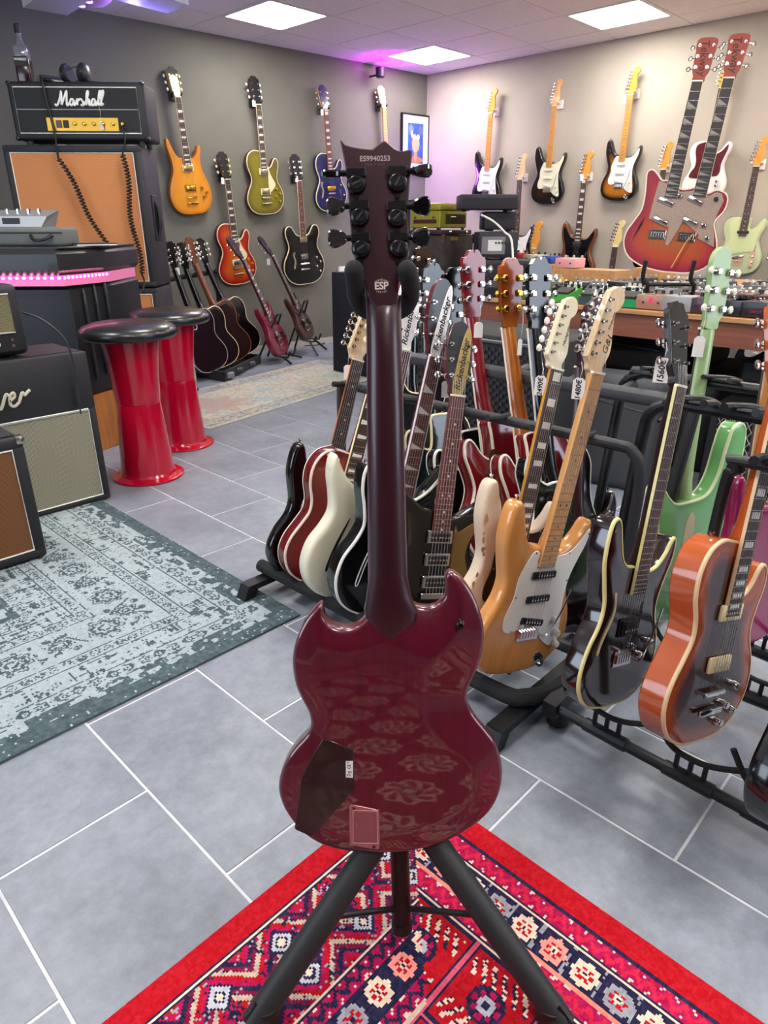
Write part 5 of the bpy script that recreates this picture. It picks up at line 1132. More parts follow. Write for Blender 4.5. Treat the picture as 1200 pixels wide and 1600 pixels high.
def cloth(x0, y0, x1, y1, z):
    vs = []; N = 60; per = []
    for (a, b) in (((x0,y0),(x1,y0)),((x1,y0),(x1,y1)),((x1,y1),(x0,y1)),((x0,y1),(x0,y0))):
        for k in range(N//4): f = k/(N//4); per.append((a[0]+(b[0]-a[0])*f, a[1]+(b[1]-a[1])*f))
    n = len(per); c = ((x0+x1)/2, (y0+y1)/2)
    for zz, o in ((z, 0), (z-.01, .006), (z*.5, .010), (.012, .016)):
        for k, (x, y) in enumerate(per):
            w_ = 1+ (o*(1+.9*math.sin(k*1.9)))/.5; vs.append((c[0]+(x-c[0])*w_, c[1]+(y-c[1])*w_, zz))
    fs = [(i*n+k, (i+1)*n+k, (i+1)*n+(k+1) % n, i*n+(k+1) % n) for i in range(3) for k in range(n)] + [tuple(range(n))]
    return MB().add(vs, fs)
BTZ = .775
cloth(3.72, 2.44, 4.55, 4.14, BTZ).build('cloth_cover', CLO, bt_, 40, world=True)
MB().box((3.76,2.48,.7), (4.51,4.10,BTZ-.006)).build('tabletop', WOODA, bt_, 0, world=True)
def bx_thing(name, label, cat, lo, hi, m, r=.008, group=None):
    g = thing(name, label, cat, loc=((lo[0]+hi[0])/2, (lo[1]+hi[1])/2, lo[2]), group=group)
    MB().rbox(lo, hi, r, 2).build('case', m, g, world=True); return g
# brown case amplifier, flat case, green amplifier head
c = PZ(690, 436, BTZ)
bw = bx_thing('case', 'old scuffed brown suitcase-like box under the olive amplifier', 'case', (c.x, c.y, BTZ), (c.x+.34, c.y+.30, BTZ+.275), mat('38302e', .75, noise=.5, nscale=14, col2='241e1d'), .014)
MB().box((c.x+.08,c.y-.002,BTZ+.24), (c.x+.16,c.y,BTZ+.262)).build('label_strip', mat('8a6a22', .6), bw, 0, world=True)
for x_, y_ in ((c.x, c.y), (c.x+.34, c.y)):
    MB().rbox((x_-.004,y_-.004,BTZ+.22), (x_+.02 if x_ == c.x else x_+.004,y_+.02,BTZ+.279), .006, 1).build('corner_guard', mat('4a2c22', .6), bw, world=True)
z1 = BTZ+.277
fc_ = bx_thing('case', 'thin dark flat case between brown box and olive amplifier', 'case', (c.x-.01, c.y+.0, z1), (c.x+.31, c.y+.30, z1+.028), mat('2a1714', .6), .006)
for dx in (.06, .24): MB().rbox((c.x+dx,c.y-.006,z1+.006), (c.x+dx+.025,c.y+.001,z1+.022), .002, 1).build('latch', NICK, fc_, world=True)
z2 = z1+.04
OLV = mat('8f8a2a', .42, .15, noise=.05, nscale=10)
ga = thing('amplifier_head', 'olive green metal amplifier with slotted vent', 'amplifier', loc=(c.x+.15, c.y+.17, z1+.028))
MB().rbox((c.x+.0,c.y+.03,z2), (c.x+.29,c.y+.29,z2+.105), .006, 1).build('case', OLV, ga, world=True)
MB().rbox((c.x-.006,c.y+.024,z2+.108), (c.x+.296,c.y+.296,z2+.152), .012, 2).build('lid', OLV, ga, world=True)
for k in range(26): MB().box((c.x+.06+.0082*k,c.y+.028,z2+.026), (c.x+.0636+.0082*k,c.y+.0305,z2+.086)).build('vent_slot', mat('1c1a10', .7), ga, 0, world=True)
MB().box((c.x-.0025,c.y+.06,z2+.028), (c.x+.001,c.y+.26,z2+.052)).build('red_panel', mat('3c1a12', .5), ga, 0, world=True)
MB().rbox((c.x+.10,c.y+.018,z2+.060), (c.x+.16,c.y+.030,z2+.072), .004, 1).build('badge', mat('5c5a3a', .4), ga, world=True)
for y_ in (.08, .24): MB().cyl((c.x-.012,c.y+y_,z2+.065), (c.x+.001,c.y+y_,z2+.065), .007, 10).build('knob', NICK, ga, world=True)
for q in ((.02,.05),(.02,.27),(.27,.05),(.27,.27)): MB().cyl((c.x+q[0],c.y+q[1],z1+.028), (c.x+q[0],c.y+q[1],z2), .01, 10).build('foot', BLK, ga, world=True)
# black gear stack beside it
def unit(label, pxl, pxr, yb, d, z0, h, dep, kind, name='amplifier_head', cat='amplifier', m=None):
    a = PD(pxl, yb, d); b = PD(pxr, yb, d); a.z = b.z = z0; x = (b-a).normalized(); y = Vector((-x.y, x.x, 0)); y = y if y.dot(_K) > 0 else -y
    M = Matrix((x, y, Vector((0,0,1)))).transposed().to_4x4(); M.translation = (a+b)/2+y*(dep/2); w_ = (b-a).length; w2 = w_/2
    g = thing(name, label, cat, M)
    MB().rbox((-w2,-dep/2,.008), (w2,dep/2,h), .010, 2).build('case', m or mat('15141d', .6, bump=.3, bscale=300), g)
    for q in (-1, 1): MB().rbox((q*(w2-.05)-.015,-dep/2+.02,0), (q*(w2-.05)+.015,-dep/2+.05,.01), .003, 1).rbox((q*(w2-.05)-.015,dep/2-.05,0), (q*(w2-.05)+.015,dep/2-.02,.01), .003, 1).build('foot', BLK, g)
    if kind == 'logo': text_mb('AmpWorks' if False else 'ooo', .02, 0, .0003).xf(Matrix.Translation((0,-dep/2-.001,h*.35)) @ Matrix.Rotation(math.radians(90), 4, 'X')).build('lettering', mat('8a8a92', .4), g, 0)
    if kind == 'panel':
        MB().rbox((-w2+.02,-dep/2-.004,.03), (w2*.35,-dep/2+.001,h-.03), .002, 1).build('control_panel', mat('77767c', .4, .4), g)
        MB().rbox((-w2+.06,-dep/2-.007,.05), (-w2+.15,-dep/2-.003,h-.05), .002, 1).build('display', mat('c9cac8', .3), g)
        for k in range(4): MB().cyl((w2*.1+.02*k-.03,-dep/2-.012,h*.6), (w2*.1+.02*k-.03,-dep/2-.003,h*.6), .006, 10).build('knob', BLK, g)
    if kind == 'grid': MB().box((-w2+.015,-dep/2-.002,.03), (w2-.015,-dep/2+.001,h-.02)).build('grille', mat('1b1a22', .8), g, 0)
    return g
unit('black padded case at the bottom of the dark gear stack', 752, 845, 430, 4.55, BTZ+.0, .13, .3, 'grid', 'case', 'case')
unit('black amplifier with grey front panel in the dark gear stack', 745, 806, 430, 4.62, BTZ+.132, .165, .26, 'panel')
unit('plain black unit, second from the top of the dark gear stack', 752, 801, 430, 4.66, BTZ+.299, .115, .24, 'grid')
unit('wide black amplifier head topping the dark gear stack', 714, 803, 430, 4.60, BTZ+.416, .095, .24, 'grid')
mb = MB().tube(cr([tuple(q) for q in [PD(752, 336, 4.45), PD(770, 345, 4.3), PD(788, 362, 4.15), PD(800, 380, 4.05), Vector((PD(806, 400, 4.0).x, PD(806, 400, 4.0).y, .76))]], 6, closed=False), .006, 6)
single(mb, 'cable', mat('d8d6cf', .5), 'white cable curving down from the olive amplifier to the pedals', 'cable', PD(800, 380, 4.05))
# pedals ------------------------------------------------------------
PG = 'effect pedals on the long table'
PEDM = {}
def rowp(px, X0, z):
    lo, hi = 385.0, 620.0
    for _ in range(40):
        mid = (lo+hi)/2
        if PZ(px, mid, z).x > X0 or PZ(px, mid, z).x < 0: lo = mid
        else: hi = mid
    return PZ(px, hi, z)
def pedal(px, X0, z, colr, kind, w_, l_, h_, label, rz=None, knobs=3, kc=None, dot=None, plate_=None):
    p = rowp(px, X0, z); rz = -math.pi/2 + (rz or 0)
    g = thing('effect_pedal', label, 'pedal', loc=(p.x, p.y, z), rz=rz, group=PG)
    m = mat(colr, .4, 0, .2)
    if kind == 'stomp':     # sloping treadle pedal with side cheeks; local -y faces the room
        MB().hexa([(-w_/2,-l_/2,.004),(w_/2,-l_/2,.004),(w_/2,l_/2,.004),(-w_/2,l_/2,.004),(-w_/2,-l_/2,h_*.55),(w_/2,-l_/2,h_*.55),(w_/2,l_/2,h_),(-w_/2,l_/2,h_)]).build('case', m, g, 20)
        MB().hexa([(-w_*.42,-l_*.47,h_*.58),(w_*.42,-l_*.47,h_*.58),(w_*.42,l_*.05,h_*.82),(-w_*.42,l_*.05,h_*.82),(-w_*.42,-l_*.47,h_*.72),(w_*.42,-l_*.47,h_*.72),(w_*.42,l_*.05,h_*1.0),(-w_*.42,l_*.05,h_*1.0)]).build('treadle', mat(plate_ or '1a1b1c', .6), g, 20)
    else:
        MB().rbox((-w_/2,-l_/2,.003), (w_/2,l_/2,h_), .004, 2).build('case', m, g)
        if plate_: MB().rbox((-w_*.44,-l_*.42,h_-.001), (w_*.44,l_*.30,h_+.0015), .002, 1).build('face_plate', mat(plate_, .4), g)
        MB().lathe([(.008,h_),(.008,h_+.004),(.0055,h_+.005),(.0055,h_+.013),(.004,h_+.014)], (0,-l_*.3,0), 12).build('foot_switch', CHROME, g)
        for s in (-.25, .25): MB().cyl((s*w_,-l_/2-.003,h_*.5), (s*w_,-l_/2+.002,h_*.5), .005, 10).build('jack', mat('c9b060', .3, .8) if colr == 'b01820' else mat('2a2a2a', .4, .6), g)
    for k in range(knobs):
        x = (k-(knobs-1)/2)*w_*.8/max(1, knobs-1) if knobs > 1 else 0
        kz = h_*.98 if kind == 'stomp' else h_
        MB().lathe([(.0085,kz-.003),(.0075,kz+.013),(.006,kz+.015)], (x, l_*.32, 0), 10).build('knob', mat(kc or '141414', .4), g)
    if dot: MB().box((-.009,-l_/2-.0015,h_*.45), (.007,-l_/2+.001,h_*.85)).build('sticker', mat(dot, .6), g, 0)
    return g
def riser(px0, px1, X0, tz, h, label):
    a = rowp(px0, X0, tz); b = rowp(px1, X0, tz)
    g = thing('wooden_riser', label, 'box', loc=(X0+.09, (a.y+b.y)/2, tz), group='wooden risers under pedals')
    MB().rbox((X0,b.y,tz+.001), (X0+.2,a.y,tz+h), .002, 1).build('box', mat('b08658', .5, noise=.12, nscale=4, stretch=(2, 12, 12)), g, world=True); return tz+h+.001
rz1 = riser(780, 862, 4.05, BTZ, .105, 'wooden box riser under the red and cream pedals')
rz2 = riser(868, 958, 3.88, TZ, .115, 'wooden box riser under the pink pedal')
riser(985, 1030, 4.2, TZ, .12, 'small wooden box riser behind the double-neck guitar')
for (px, X0, z, c_, k, w_, l_, h_, lab) in [
    (804, 4.13, rz1, 'b01820', 'box', .135, .12, .058, 'bright red pedal with brass jacks on the wooden riser'),
    (836, 4.13, rz1, 'c9c4a8', 'box', .12, .12, .05, 'cream pedal beside the red one on the wooden riser'),
    (861, 4.14, rz1, '2c4a9c', 'box', .085, .11, .045, 'blue pedal between cream and pink pedals on the riser'),
    (890, 3.97, rz2, 'd99aa0', 'box', .14, .12, .058, 'pink pedal on the wooden riser before the brown guitar')]:
    pedal(px, X0, z, c_, k, w_, l_, h_, lab, knobs=3, kc='b8a488' if c_ == 'd99aa0' else '1a1a1a')
front = [(745,462,'1c1d20','stomp','blackened pedal by the left table end'),(778,464,'1d1e22','stomp','black pedal, second along the front table edge'),(808,465,'25262a','box','charcoal box pedal left of the olive green pedal'),
 (838,460,'4c6a3c','stomp','olive green pedal with dark treadle at the front edge'),(885,462,'3f9a3c','stomp','bright green pedal with dark treadle at the front edge'),(926,466,'2c3a3c','stomp','dark slate pedal right of the bright green one'),
 (958,468,'1f6a50','stomp','teal green pedal with dark treadle, behind the maple headstock'),(986,471,'0f8a50','stomp','emerald green pedal with black treadle'),(1022,475,'a07460','box','copper-pink box pedal with chrome switches and pink sticker'),
 (1064,478,'8a8a8c','box','grey rectangular pedal near the middle of the table front'),(1102,470,'3a2a30','box','dark pedal hidden behind the green headstock'),(1148,480,'1a1626','box','round-edged black pedal right of the green headstock'),
 (1187,484,'1b1618','box','wide black pedal with magenta lettering at the right edge'),(1240,488,'222226','box','dark pedal at the far right table end')]
for i, (px, py, c_, k, lab) in enumerate(front):
    wd = .12 if px in (1064, 1022) else (.2 if px == 1187 else .085)
    g = pedal(px, 3.195, TZ, c_, k, wd*1.12, .13, .072 if k == 'stomp' else .066, lab, rz=(i*37 % 11-5)*.02, knobs=3 if k == 'stomp' else (4 if px != 1064 else 0), plate_='a8a8aa' if px == 1064 else None, dot='ff2d6a' if px in (1022,) else None)
    if px == 1187: text_mb('DRIVE', .018, 0, .0003).xf(Matrix.Translation((0,-.066,.026)) @ Matrix.Rotation(math.radians(90), 4, 'X')).build('lettering', mat('8a1250', .5), g, 0)
cols = [('1c1d20','black'),('c9c6bc','off-white'),('33363c','charcoal'),('1c1d20','black'),('8d8f92','silver grey'),('c2a02a','yellow'),('27405c','navy blue'),('5a2a24','maroon'),('1c1d20','black'),('b8b4a4','beige'),('5c6a5a','sage green'),('2a2a2c','dark grey')]
sizes = ['narrow', 'small', 'wide', 'compact']
k = 0; place_w = ['near the left table end', 'behind the olive green pedal', 'behind the bright green pedal', 'below the brown guitar', 'behind the slate pedal', 'left of the double-neck guitar', 'under the double-neck guitar', 'behind the grey pedal', 'right of the green headstock', 'below the mint guitar', 'by the right picture edge', 'at the right table end']
for row, (X0, st_) in enumerate([(3.36, 0), (3.51, 16), (3.66, 6), (3.80, 22), (4.02, 2), (4.22, 12)]):
    for i in range(13):
        px = 738+st_+i*38
        if rowp(px, X0, TZ).y > 2.34 or (row >= 3 and px < 985) or px > 1215: continue
        c_, cn = cols[(i*5+row*7) % 12]; sz = sizes[(i+row*2) % 4]; wd = {'narrow': .075, 'small': .09, 'wide': .14, 'compact': .105}[sz]
        nk_ = 2+(i+row) % 3
        pedal(px, X0, TZ, c_, 'stomp' if (i+2*row) % 4 == 1 else 'box', wd, .12, .052+.014*((i+row) % 3), f'{sz} {cn} pedal with {["two","three","four"][nk_-2]} knobs {place_w[min(i, 11)]}, {["second","third","fourth","fifth","sixth","seventh"][row]} row', rz=((i*7+row*3) % 9-4)*.04, knobs=nk_, kc=['141414','d8d4c8','8a8a8a'][(i+row) % 3], dot='ff2d6a' if (i*3+row) % 7 == 0 else ('ffd21e' if (i+row) % 9 == 0 else None))
# ------------------------------------------------------------------ double-neck guitar on its stand
DB = PD(1050, 424, 3.3); DT = solveT(DB, 1130, 66, .99); dvv = (DT-DB).normalized(); dn = (_O-(DB+DT)/2); dn = (dn-dvv*dn.dot(dvv)).normalized()
dn = (dn + dvv.cross(dn)*(-.12)).normalized(); dn = (dn-dvv*dn.dot(dvv)).normalized(); dxv = dvv.cross(dn)
DM = Matrix((dxv, dvv, dn)).transposed().to_4x4(); DM.translation = DB; DI = DM.inverted()
def dl(px, py, z=0.0):
    q = DI @ PP(px, py, DB+dn*z, dn); return (q.x, q.y)
dg = thing('double_neck_guitar', 'cherry sunburst double-neck guitar with sparkly beige pickguard standing on the pedal table', 'guitar', DM)
dop = [(1050,426),(1075,427),(1100,420),(1116,404),(1121,385),(1119,365),(1117,347),(1132,330),(1138,312),(1134,301),(1120,296),(1108,301),(1100,301),(1088,292),(1078,294),(1066,295),(1056,288),(1044,281),(1035,281),(1028,271),(1020,264),(1011,269),(1009,285),(1007,305),(1002,327),(990,345),(978,362),(974,382),(982,402),(1005,417),(1030,424)]
o_ = ccw(cr([dl(*p) for p in dop], 3))
DBU = burst([(0,'7c0830'),(.12,'9c1434'),(.38,'b23e18'),(.8,'ac5a26')], .45, .0)
bb_ = bpy.data.objects.new('body', body_mesh('body', o_, .045, .003, None, None, .018, DBU)); COL.objects.link(bb_); bb_.parent = dg
n_ = len(o_); q1 = offset(o_, -.001); q2 = offset(o_, .005)
vs = [(x,y,-.05) for x,y in q1]; vs = [(x,y,-.006) for x,y in q1]+[(x,y,.001) for x,y in q1]+[(x,y,.001) for x,y in q2]
MB().add(vs, [(i*n_+k, i*n_+(k+1) % n_, (i+1)*n_+(k+1) % n_, (i+1)*n_+k) for i in range(2) for k in range(n_)]).build('binding', mat('e0cdb0', .35), dg)
gpx = [(1030,283),(1022,310),(1014,341),(1030,348),(1045,356),(1042,370),(1039,382),(1044,384),(1055,366),(1067,346),(1080,356),(1092,367),(1090,372),(1103,380),(1115,386),(1116,370),(1114,352),(1121,334),(1131,314),(1128,303),(1120,300),(1108,306),(1098,304),(1088,297),(1076,299),(1064,300),(1052,292),(1040,286)]
MB().prism(ccw([dl(*p) for p in gpx]), .0005, .0035, .0005).build('pickguard', mat('9c8678', .4, .1, noise=.35, nscale=300), dg, 20)
def pick(px1, py1, px2, py2):
    a, b = Vector((*dl(px1, py1), 0)), Vector((*dl(px2, py2), 0)); d = b-a; A = Matrix.Translation((a+b)/2) @ Matrix.Rotation(math.atan2(d.y, d.x), 4, 'Z'); L_ = d.length/2
    q = MB().rbox((-L_,-.014,.003), (L_,.014,.008), .004, 1).xf(A).build('pickup', mat('a58d85', .3, .5), dg)
    MB().rbox((-L_*.92,-.0065,.007), (L_*.92,.0065,.014), .005, 2).xf(A).build('pickup_cover', CHROME, q)
for p in ((1029,309,1053,320), (1076,307,1099,319), (1021,339,1044,350), (1067,341,1091,351)): pick(*p)
for (x, y) in ((1026,366),(1072,370)):
    a = dl(x, y); bo_ = MB().rbox((a[0]-.045 if False else a[0]-.0, a[1]-.02, .001), (a[0]+.075, a[1]+.02, .006), .004, 1)
    for k in range(6): bo_.rbox((a[0]+.006+.0108*k, a[1]-.012, .005), (a[0]+.0145+.0108*k, a[1]+.010, .013), .0015, 1)
    bo_.xf(Matrix.Translation((-.035,0,0))).build('bridge', CHROME, dg)
a = dl(1084, 366); b = dl(1050, 418); MB().tube([(a[0],a[1],.014),(a[0]-.02,a[1]-.03,.024),(b[0],b[1],.028)], .003, 8).build('tremolo_arm', mat('c9a060', .3, .8), dg)
for x, y in ((1100,352),(1105,372),(1063,306),(1119,311)):
    a = dl(x, y); MB().lathe([(.010,.003),(.009,.014),(.006,.016)], (a[0], a[1], 0), 12).build('knob', CHROME if x != 1119 else BLK, dg)
fhd = [dl(*p) for p in [(1008,338),(1003,352),(990,372),(985,382),(992,366),(1000,350)]]; MB().prism(ccw(fhd), .0002, .0012).build('sound_hole', mat('0a0605', .8), dg, 0)
tiny = [(-.02,.2),(.02,.2),(.02,.40),(-.02,.40)]
HDR = burst([(0,'7a2030'),(.5,'8a3a34'),(1,'8a4038')])
for (nx, ny2, ex, ey, tx, ty, idx) in ((1090,128,1048,309,1111,65,0), (1139,123,1093,307,1159,68,1)):
    N = DM @ Vector((*dl(nx, ny2), .0)); E = DM @ Vector((*dl(ex, ey), .0)); ax = (N-E).normalized(); sc_ = (N-E).length/.447
    Lg = (.12+.628+.16); Bn = N-ax*(.12+.628)*sc_; Tn = N+ax*.16*sc_
    g2, M2, _, _ = guitar('second_neck', 'x', 'guitar', Bn, Tn, dn, tiny, DBU, t=.02, neck=mat('74202c', .4, 0, .1), fb=mat('2c2422', .5), inlay='trig', head='sq', headm=mat('93473c', .6, spec=.25), by=.12, scale=.628, nbind=mat('b8a888', .4), near=False, frets=21, logo=('Tekway', .044, mat('241406', .6), 0, .088, -82))
    for ch in list(g2.children):
        if ch.name.split('.')[0] in ('body', 'strap_button'):
            bpy.data.objects.remove(ch); continue
        ml = ch.matrix_local.copy(); ch.parent = dg; ch.matrix_local = DM.inverted() @ M2 @ ml
    bpy.data.objects.remove(g2)
ds = thing('guitar_stand', 'black A-frame stand under the double-neck guitar on the table', 'stand', loc=(DB.x+.1, DB.y, TZ))
for px in (1008, 1082):
    p = PD(px, 424, 3.24)
    MB().tube(cr([(p.x+.05,p.y,p.z-.06),(p.x-.03,p.y-.01,p.z-.035),(p.x-.06,p.y-.02,p.z+.0),(p.x-.075,p.y-.03,p.z+.05)], 3, closed=False), .0095, 10).build('support_arm', FOAM, ds, world=True)
    MB().tube([(p.x+.05,p.y,p.z-.06),(p.x+.10,p.y+.02,TZ+.008)], .009, 8).build('leg', BLK, ds, world=True)
p = PD(1008, 424, 3.28); q = PD(1082, 424, 3.28); MB().tube([p+Vector((.05,0,-.06)), q+Vector((.05,0,-.06))], .009, 8).build('cross_bar', BLK, ds, world=True)
# ================================================================== under the table
MESHB = thing('equipment_cabinet', 'black cabinet with diamond mesh grille under the table end', 'cabinet', loc=(3.45, .75, 0))
a, b = PZ(1100, 768, 0), PZ(1262, 790, 0)
A_ = PX(1098, 768, a.x); xf_ = 3.02
y1_, y0_ = PX(1100, 700, xf_).y, PX(1100, 700, xf_).y-.62; zt_ = .40
MB().box((xf_+.03,y0_,.02), (xf_+.5,y1_,zt_)).build('case', BLK, MESHB, 0, world=True)
fr = MB()
for q in (((xf_,y0_,.015),(xf_+.03,y1_,.05)), ((xf_,y0_,zt_-.03),(xf_+.03,y1_,zt_)), ((xf_,y0_,.05),(xf_+.03,y0_+.03,zt_-.03)), ((xf_,y1_-.03,.05),(xf_+.03,y1_,zt_-.03))): fr.rbox(*q, .004, 1)
fr.build('frame', mat('101114', .5), MESHB, world=True)
me_ = MB(); W_ = y1_-y0_-.06; H_ = zt_-.08; ps = .029
def clipseg(p, q, w_, h_):
    x0, y0 = p; x1, y1 = q; t0, t1 = 0.0, 1.0
    for a2, b2 in ((-(x1-x0), x0), (x1-x0, w_-x0), (-(y1-y0), y0), (y1-y0, h_-y0)):
        if abs(a2) < 1e-9:
            if b2 < 0: return None
        else:
            t = b2/a2
            if a2 < 0: t0 = max(t0, t)
            else: t1 = min(t1, t)
    return None if t0 >= t1 else ((x0+(x1-x0)*t0, y0+(y1-y0)*t0), (x0+(x1-x0)*t1, y0+(y1-y0)*t1))
for sg in (1, -1):
    for k in range(-30, 60):
        sgm = clipseg((k*ps, 0 if sg > 0 else H_), (k*ps+H_/1.6, H_ if sg > 0 else 0), W_, H_)
        if sgm: (u0, v0), (u1, v1) = sgm; me_.tube([(xf_+.012, y0_+.03+u0, .05+v0), (xf_+.012, y0_+.03+u1, .05+v1)], .0022, 4, cap=False)
me_.build('mesh_grille', mat('9c9aa0', .4, .5), MESHB, 0, kind='stuff', world=True)
BAG = mat('121316', .75, bump=.6, bscale=40); BAG2 = mat('3a3b40', .8, bump=.3, bscale=80)
def soft(label, name, cat, lo, hi, m, rot=0, group=None, r=.05, zips=True):
    c = Vector(((lo[0]+hi[0])/2, (lo[1]+hi[1])/2, lo[2])); g = thing(name, label, cat, loc=c, rz=rot, group=group)
    h = [(hi[i]-lo[i])/2 for i in range(3)]
    mb = MB().rbox((-h[0],-h[1],0), (h[0],h[1],2*h[2]), r, 4)
    for i, v in enumerate(mb.v): v.z += .012*math.sin(v.x*17+v.y*11)*(v.z/(2*h[2])); v.x += .008*math.sin(v.z*23)
    mb.build('bag_body', m, g, 60)
    if zips:
        MB().tube([(-h[0]-.002,-h[1]*.8,h[2]*1.5),(-h[0]-.004,0,h[2]*1.62),(-h[0]-.002,h[1]*.8,h[2]*1.5)], .005, 6).build('zip', mat('5a5b60', .4, .5), g)
        MB().tube([(-h[0]*.5,-h[1]-.004,h[2]*1.3),(0,-h[1]-.03,h[2]*1.45),(h[0]*.5,-h[1]-.004,h[2]*1.3)], .008, 6).build('handle', BLK, g)
    return g
soft('large black gig bag lying under the table behind the natural guitar', 'gig_bag', 'bag', (3.2,1.05,0), (4.1,1.95,.42), BAG, .1)
soft('black gig bag with grey stripe leaning under the table', 'gig_bag', 'bag', (2.75,1.12,0), (3.05,1.62,.50), BAG2, .15)
soft('small black bag on top of the large gig bag under the table', 'gig_bag', 'bag', (3.25,1.2,.43), (3.9,1.8,.60), BAG, -.1)
soft('black hard case below the orange-lit gap at the right table end', 'case', 'case', (3.30,.30,.405), (3.85,.95,.56), mat('17181b', .6), 0, r=.02)
# speaker cabinet with dark woven front beneath the left table end
sc_ = thing('speaker_cabinet', 'large black speaker cabinet with basket-weave grille under the table', 'speaker', loc=(2.75, 1.95, 0))
MB().rbox((2.52,1.42,.01), (2.95,2.35,.66), .015, 2).build('case', mat('191a1c', .65, bump=.3, bscale=300), sc_, world=True)
gw = MB(); nW, nH = 46, 30; 
for i in range(nW):
    for j in range(nH):
        if (i+j) % 2: continue
        y = 1.46+i*.85/nW; z = .06+j*.55/nH; gw.add([(2.512,y,z),(2.512,y+.85/nW*.9,z),(2.512,y+.85/nW*.9,z+.55/nH*.9),(2.512,y,z+.55/nH*.9),(2.519,y,z),(2.519,y+.85/nW*.9,z),(2.519,y+.85/nW*.9,z+.55/nH*.9),(2.519,y,z+.55/nH*.9)], [(0,1,2,3),(0,4,5,1),(3,2,6,7)])
gw.build('basket_weave', mat('26262a', .6), sc_, 0, kind='stuff', world=True)
tg = MB().rbox((2.508,1.44,.625), (2.53,2.33,.64), .003, 1).build('trim_strip', mat('55565c', .4, .3), sc_, world=True)
# odds at the right: case top with a small sunburst guitar
sm = thing('electric_guitar', 'sunburst guitar lying under the table, only its edge in view at right', 'guitar', loc=(3.5,.55,.565))
o2 = ccw(cr([(x, y) for x, y in ST], 3)); ms = body_mesh('body', o2, .04, .008, None, None, .04, SB2); q = bpy.data.objects.new('body', ms); COL.objects.link(q); q.parent = sm; q.matrix_local = Matrix.Translation((-.1,.16,.042)) @ Matrix.Rotation(math.radians(-100), 4, 'Z') @ Matrix.Diagonal((.9,.7,1,1))
MB().tube([(-.16,-.1,.05),(-.2,0,.03),(-.16,.1,.05)], .012, 8).build('strap', BLK, sm)
# ================================================================== amplifiers and counter on the left
VIN = mat('1d1d22', .6, bump=.5, bscale=450); VINP = mat('17171b', .62, bump=.4, bscale=400)
ORC = weave('dc9660', 'b26f3e', 60)
def cab(name, label, cat, x0, y0, x1, y1, z0, z1, grill, fw=.035, inset=.012, piping=WHITE, vin=VIN, gz0=None, gz1=None, gx0=None, gx1=None):
    """box whose front faces -y with a recessed grille cloth edged in piping"""
    g = thing(name, label, cat, loc=((x0+x1)/2, (y0+y1)/2, z0))
    gz0 = gz0 or z0+fw; gz1 = gz1 or z1-fw; gx0 = gx0 if gx0 is not None else x0+fw; gx1 = gx1 or x1-fw
    MB().rbox((x0,y0+inset,z0+.006), (x1,y1,z1), .014, 2).build('cabinet', vin, g, world=True)
    fr = MB()
    for q in (((x0,y0,z0+.006),(x1,y0+.05,gz0)), ((x0,y0,gz1),(x1,y0+.05,z1)), ((x0,y0,gz0-.01),(gx0,y0+.05,gz1+.01)), ((gx1,y0,gz0-.01),(x1,y0+.05,gz1+.01))): fr.rbox(q[0], q[1], .010, 2)
    fr.build('front_frame', vin, g, world=True)
    MB().box((gx0,y0+.006,gz0), (gx1,y0+inset+.004,gz1)).build('grille_cloth', grill, g, 0, world=True)
    if piping: MB().tube([(gx0,y0+.004,gz0),(gx1,y0+.004,gz0),(gx1,y0+.004,gz1),(gx0,y0+.004,gz1)], .0035, 6, closed=True).build('piping', piping, g, world=True)
    for q in ((x0+.04,y0+.05), (x1-.04,y0+.05), (x0+.04,y1-.05), (x1-.04,y1-.05)): MB().cyl((q[0],q[1],z0), (q[0],q[1],z0+.008), .015, 10).build('foot', BLK, g, world=True)
    return g
CY = 4.72
_before = set(o.name for o in bpy.data.objects if o.parent is None)
lc = cab('speaker_cabinet', 'lower tall speaker cabinet with orange-brown grille standing on the floor', 'speaker', 1.70, CY, 2.485, CY+.36, 0, .745, ORC)
bd = MB().rbox((2.08,CY+.0,.662), (2.27,CY+.006,.702), .002, 1).build('badge', mat('9a7440', .4), lc, world=True)
text_mb('MARSHALL', .026, 0, .0004, bold=.0006).xf(Matrix.Translation((2.175-lc.location.x, CY-.0012-lc.location.y, .682)) @ Matrix.Rotation(math.radians(90), 4, 'X')).build('lettering', mat('2a1208', .5), bd, 0)
uc = cab('speaker_cabinet', 'upper speaker cabinet with orange-brown grille and black frame under the amplifier head', 'speaker', 1.70, CY, 2.485, CY+.36, .748, 1.535, ORC, fw=.04)
hn_ = MB().rbox((2.484,CY+.12,1.02), (2.492,CY+.24,1.28), .004, 1).build('side_handle_plate', mat('101012', .4), uc, world=True)
MB().tube([(2.49,CY+.18,1.05),(2.505,CY+.18,1.10),(2.505,CY+.18,1.20),(2.49,CY+.18,1.25)], .012, 8).build('handle', BLK, uc, world=True)
# head
hx0, hx1, hy, hz = 1.765, 2.535, 4.78, 1.565
mh = thing('amplifier_head', 'black amplifier head with white script name and gold control panel', 'amplifier', loc=((hx0+hx1)/2, hy+.12, hz-.03))
MB().rbox((hx0,hy,hz), (hx1,hy+.25,hz+.295), .018, 3).build('case', VIN, mh, world=True)
MB().box((hx0+.035,hy-.003,hz+.035), (hx1-.04,hy+.004,hz+.265)).build('front_panel', mat('18191d', .7), mh, 0, world=True)
pz = [(hx0+.035,hz+.035),(hx1-.04,hz+.035),(hx1-.04,hz+.265),(hx0+.035,hz+.265)]
MB().tube([(x, hy-.004, z) for x, z in pz], .003, 6, closed=True).build('piping', WHITE, mh, world=True)
MB().tube([(hx0+.037,hy-.004,hz+.155), (hx1-.042,hy-.004,hz+.155)], .0016, 5).build('piping', mat('c9c9c9', .4), mh, world=True)
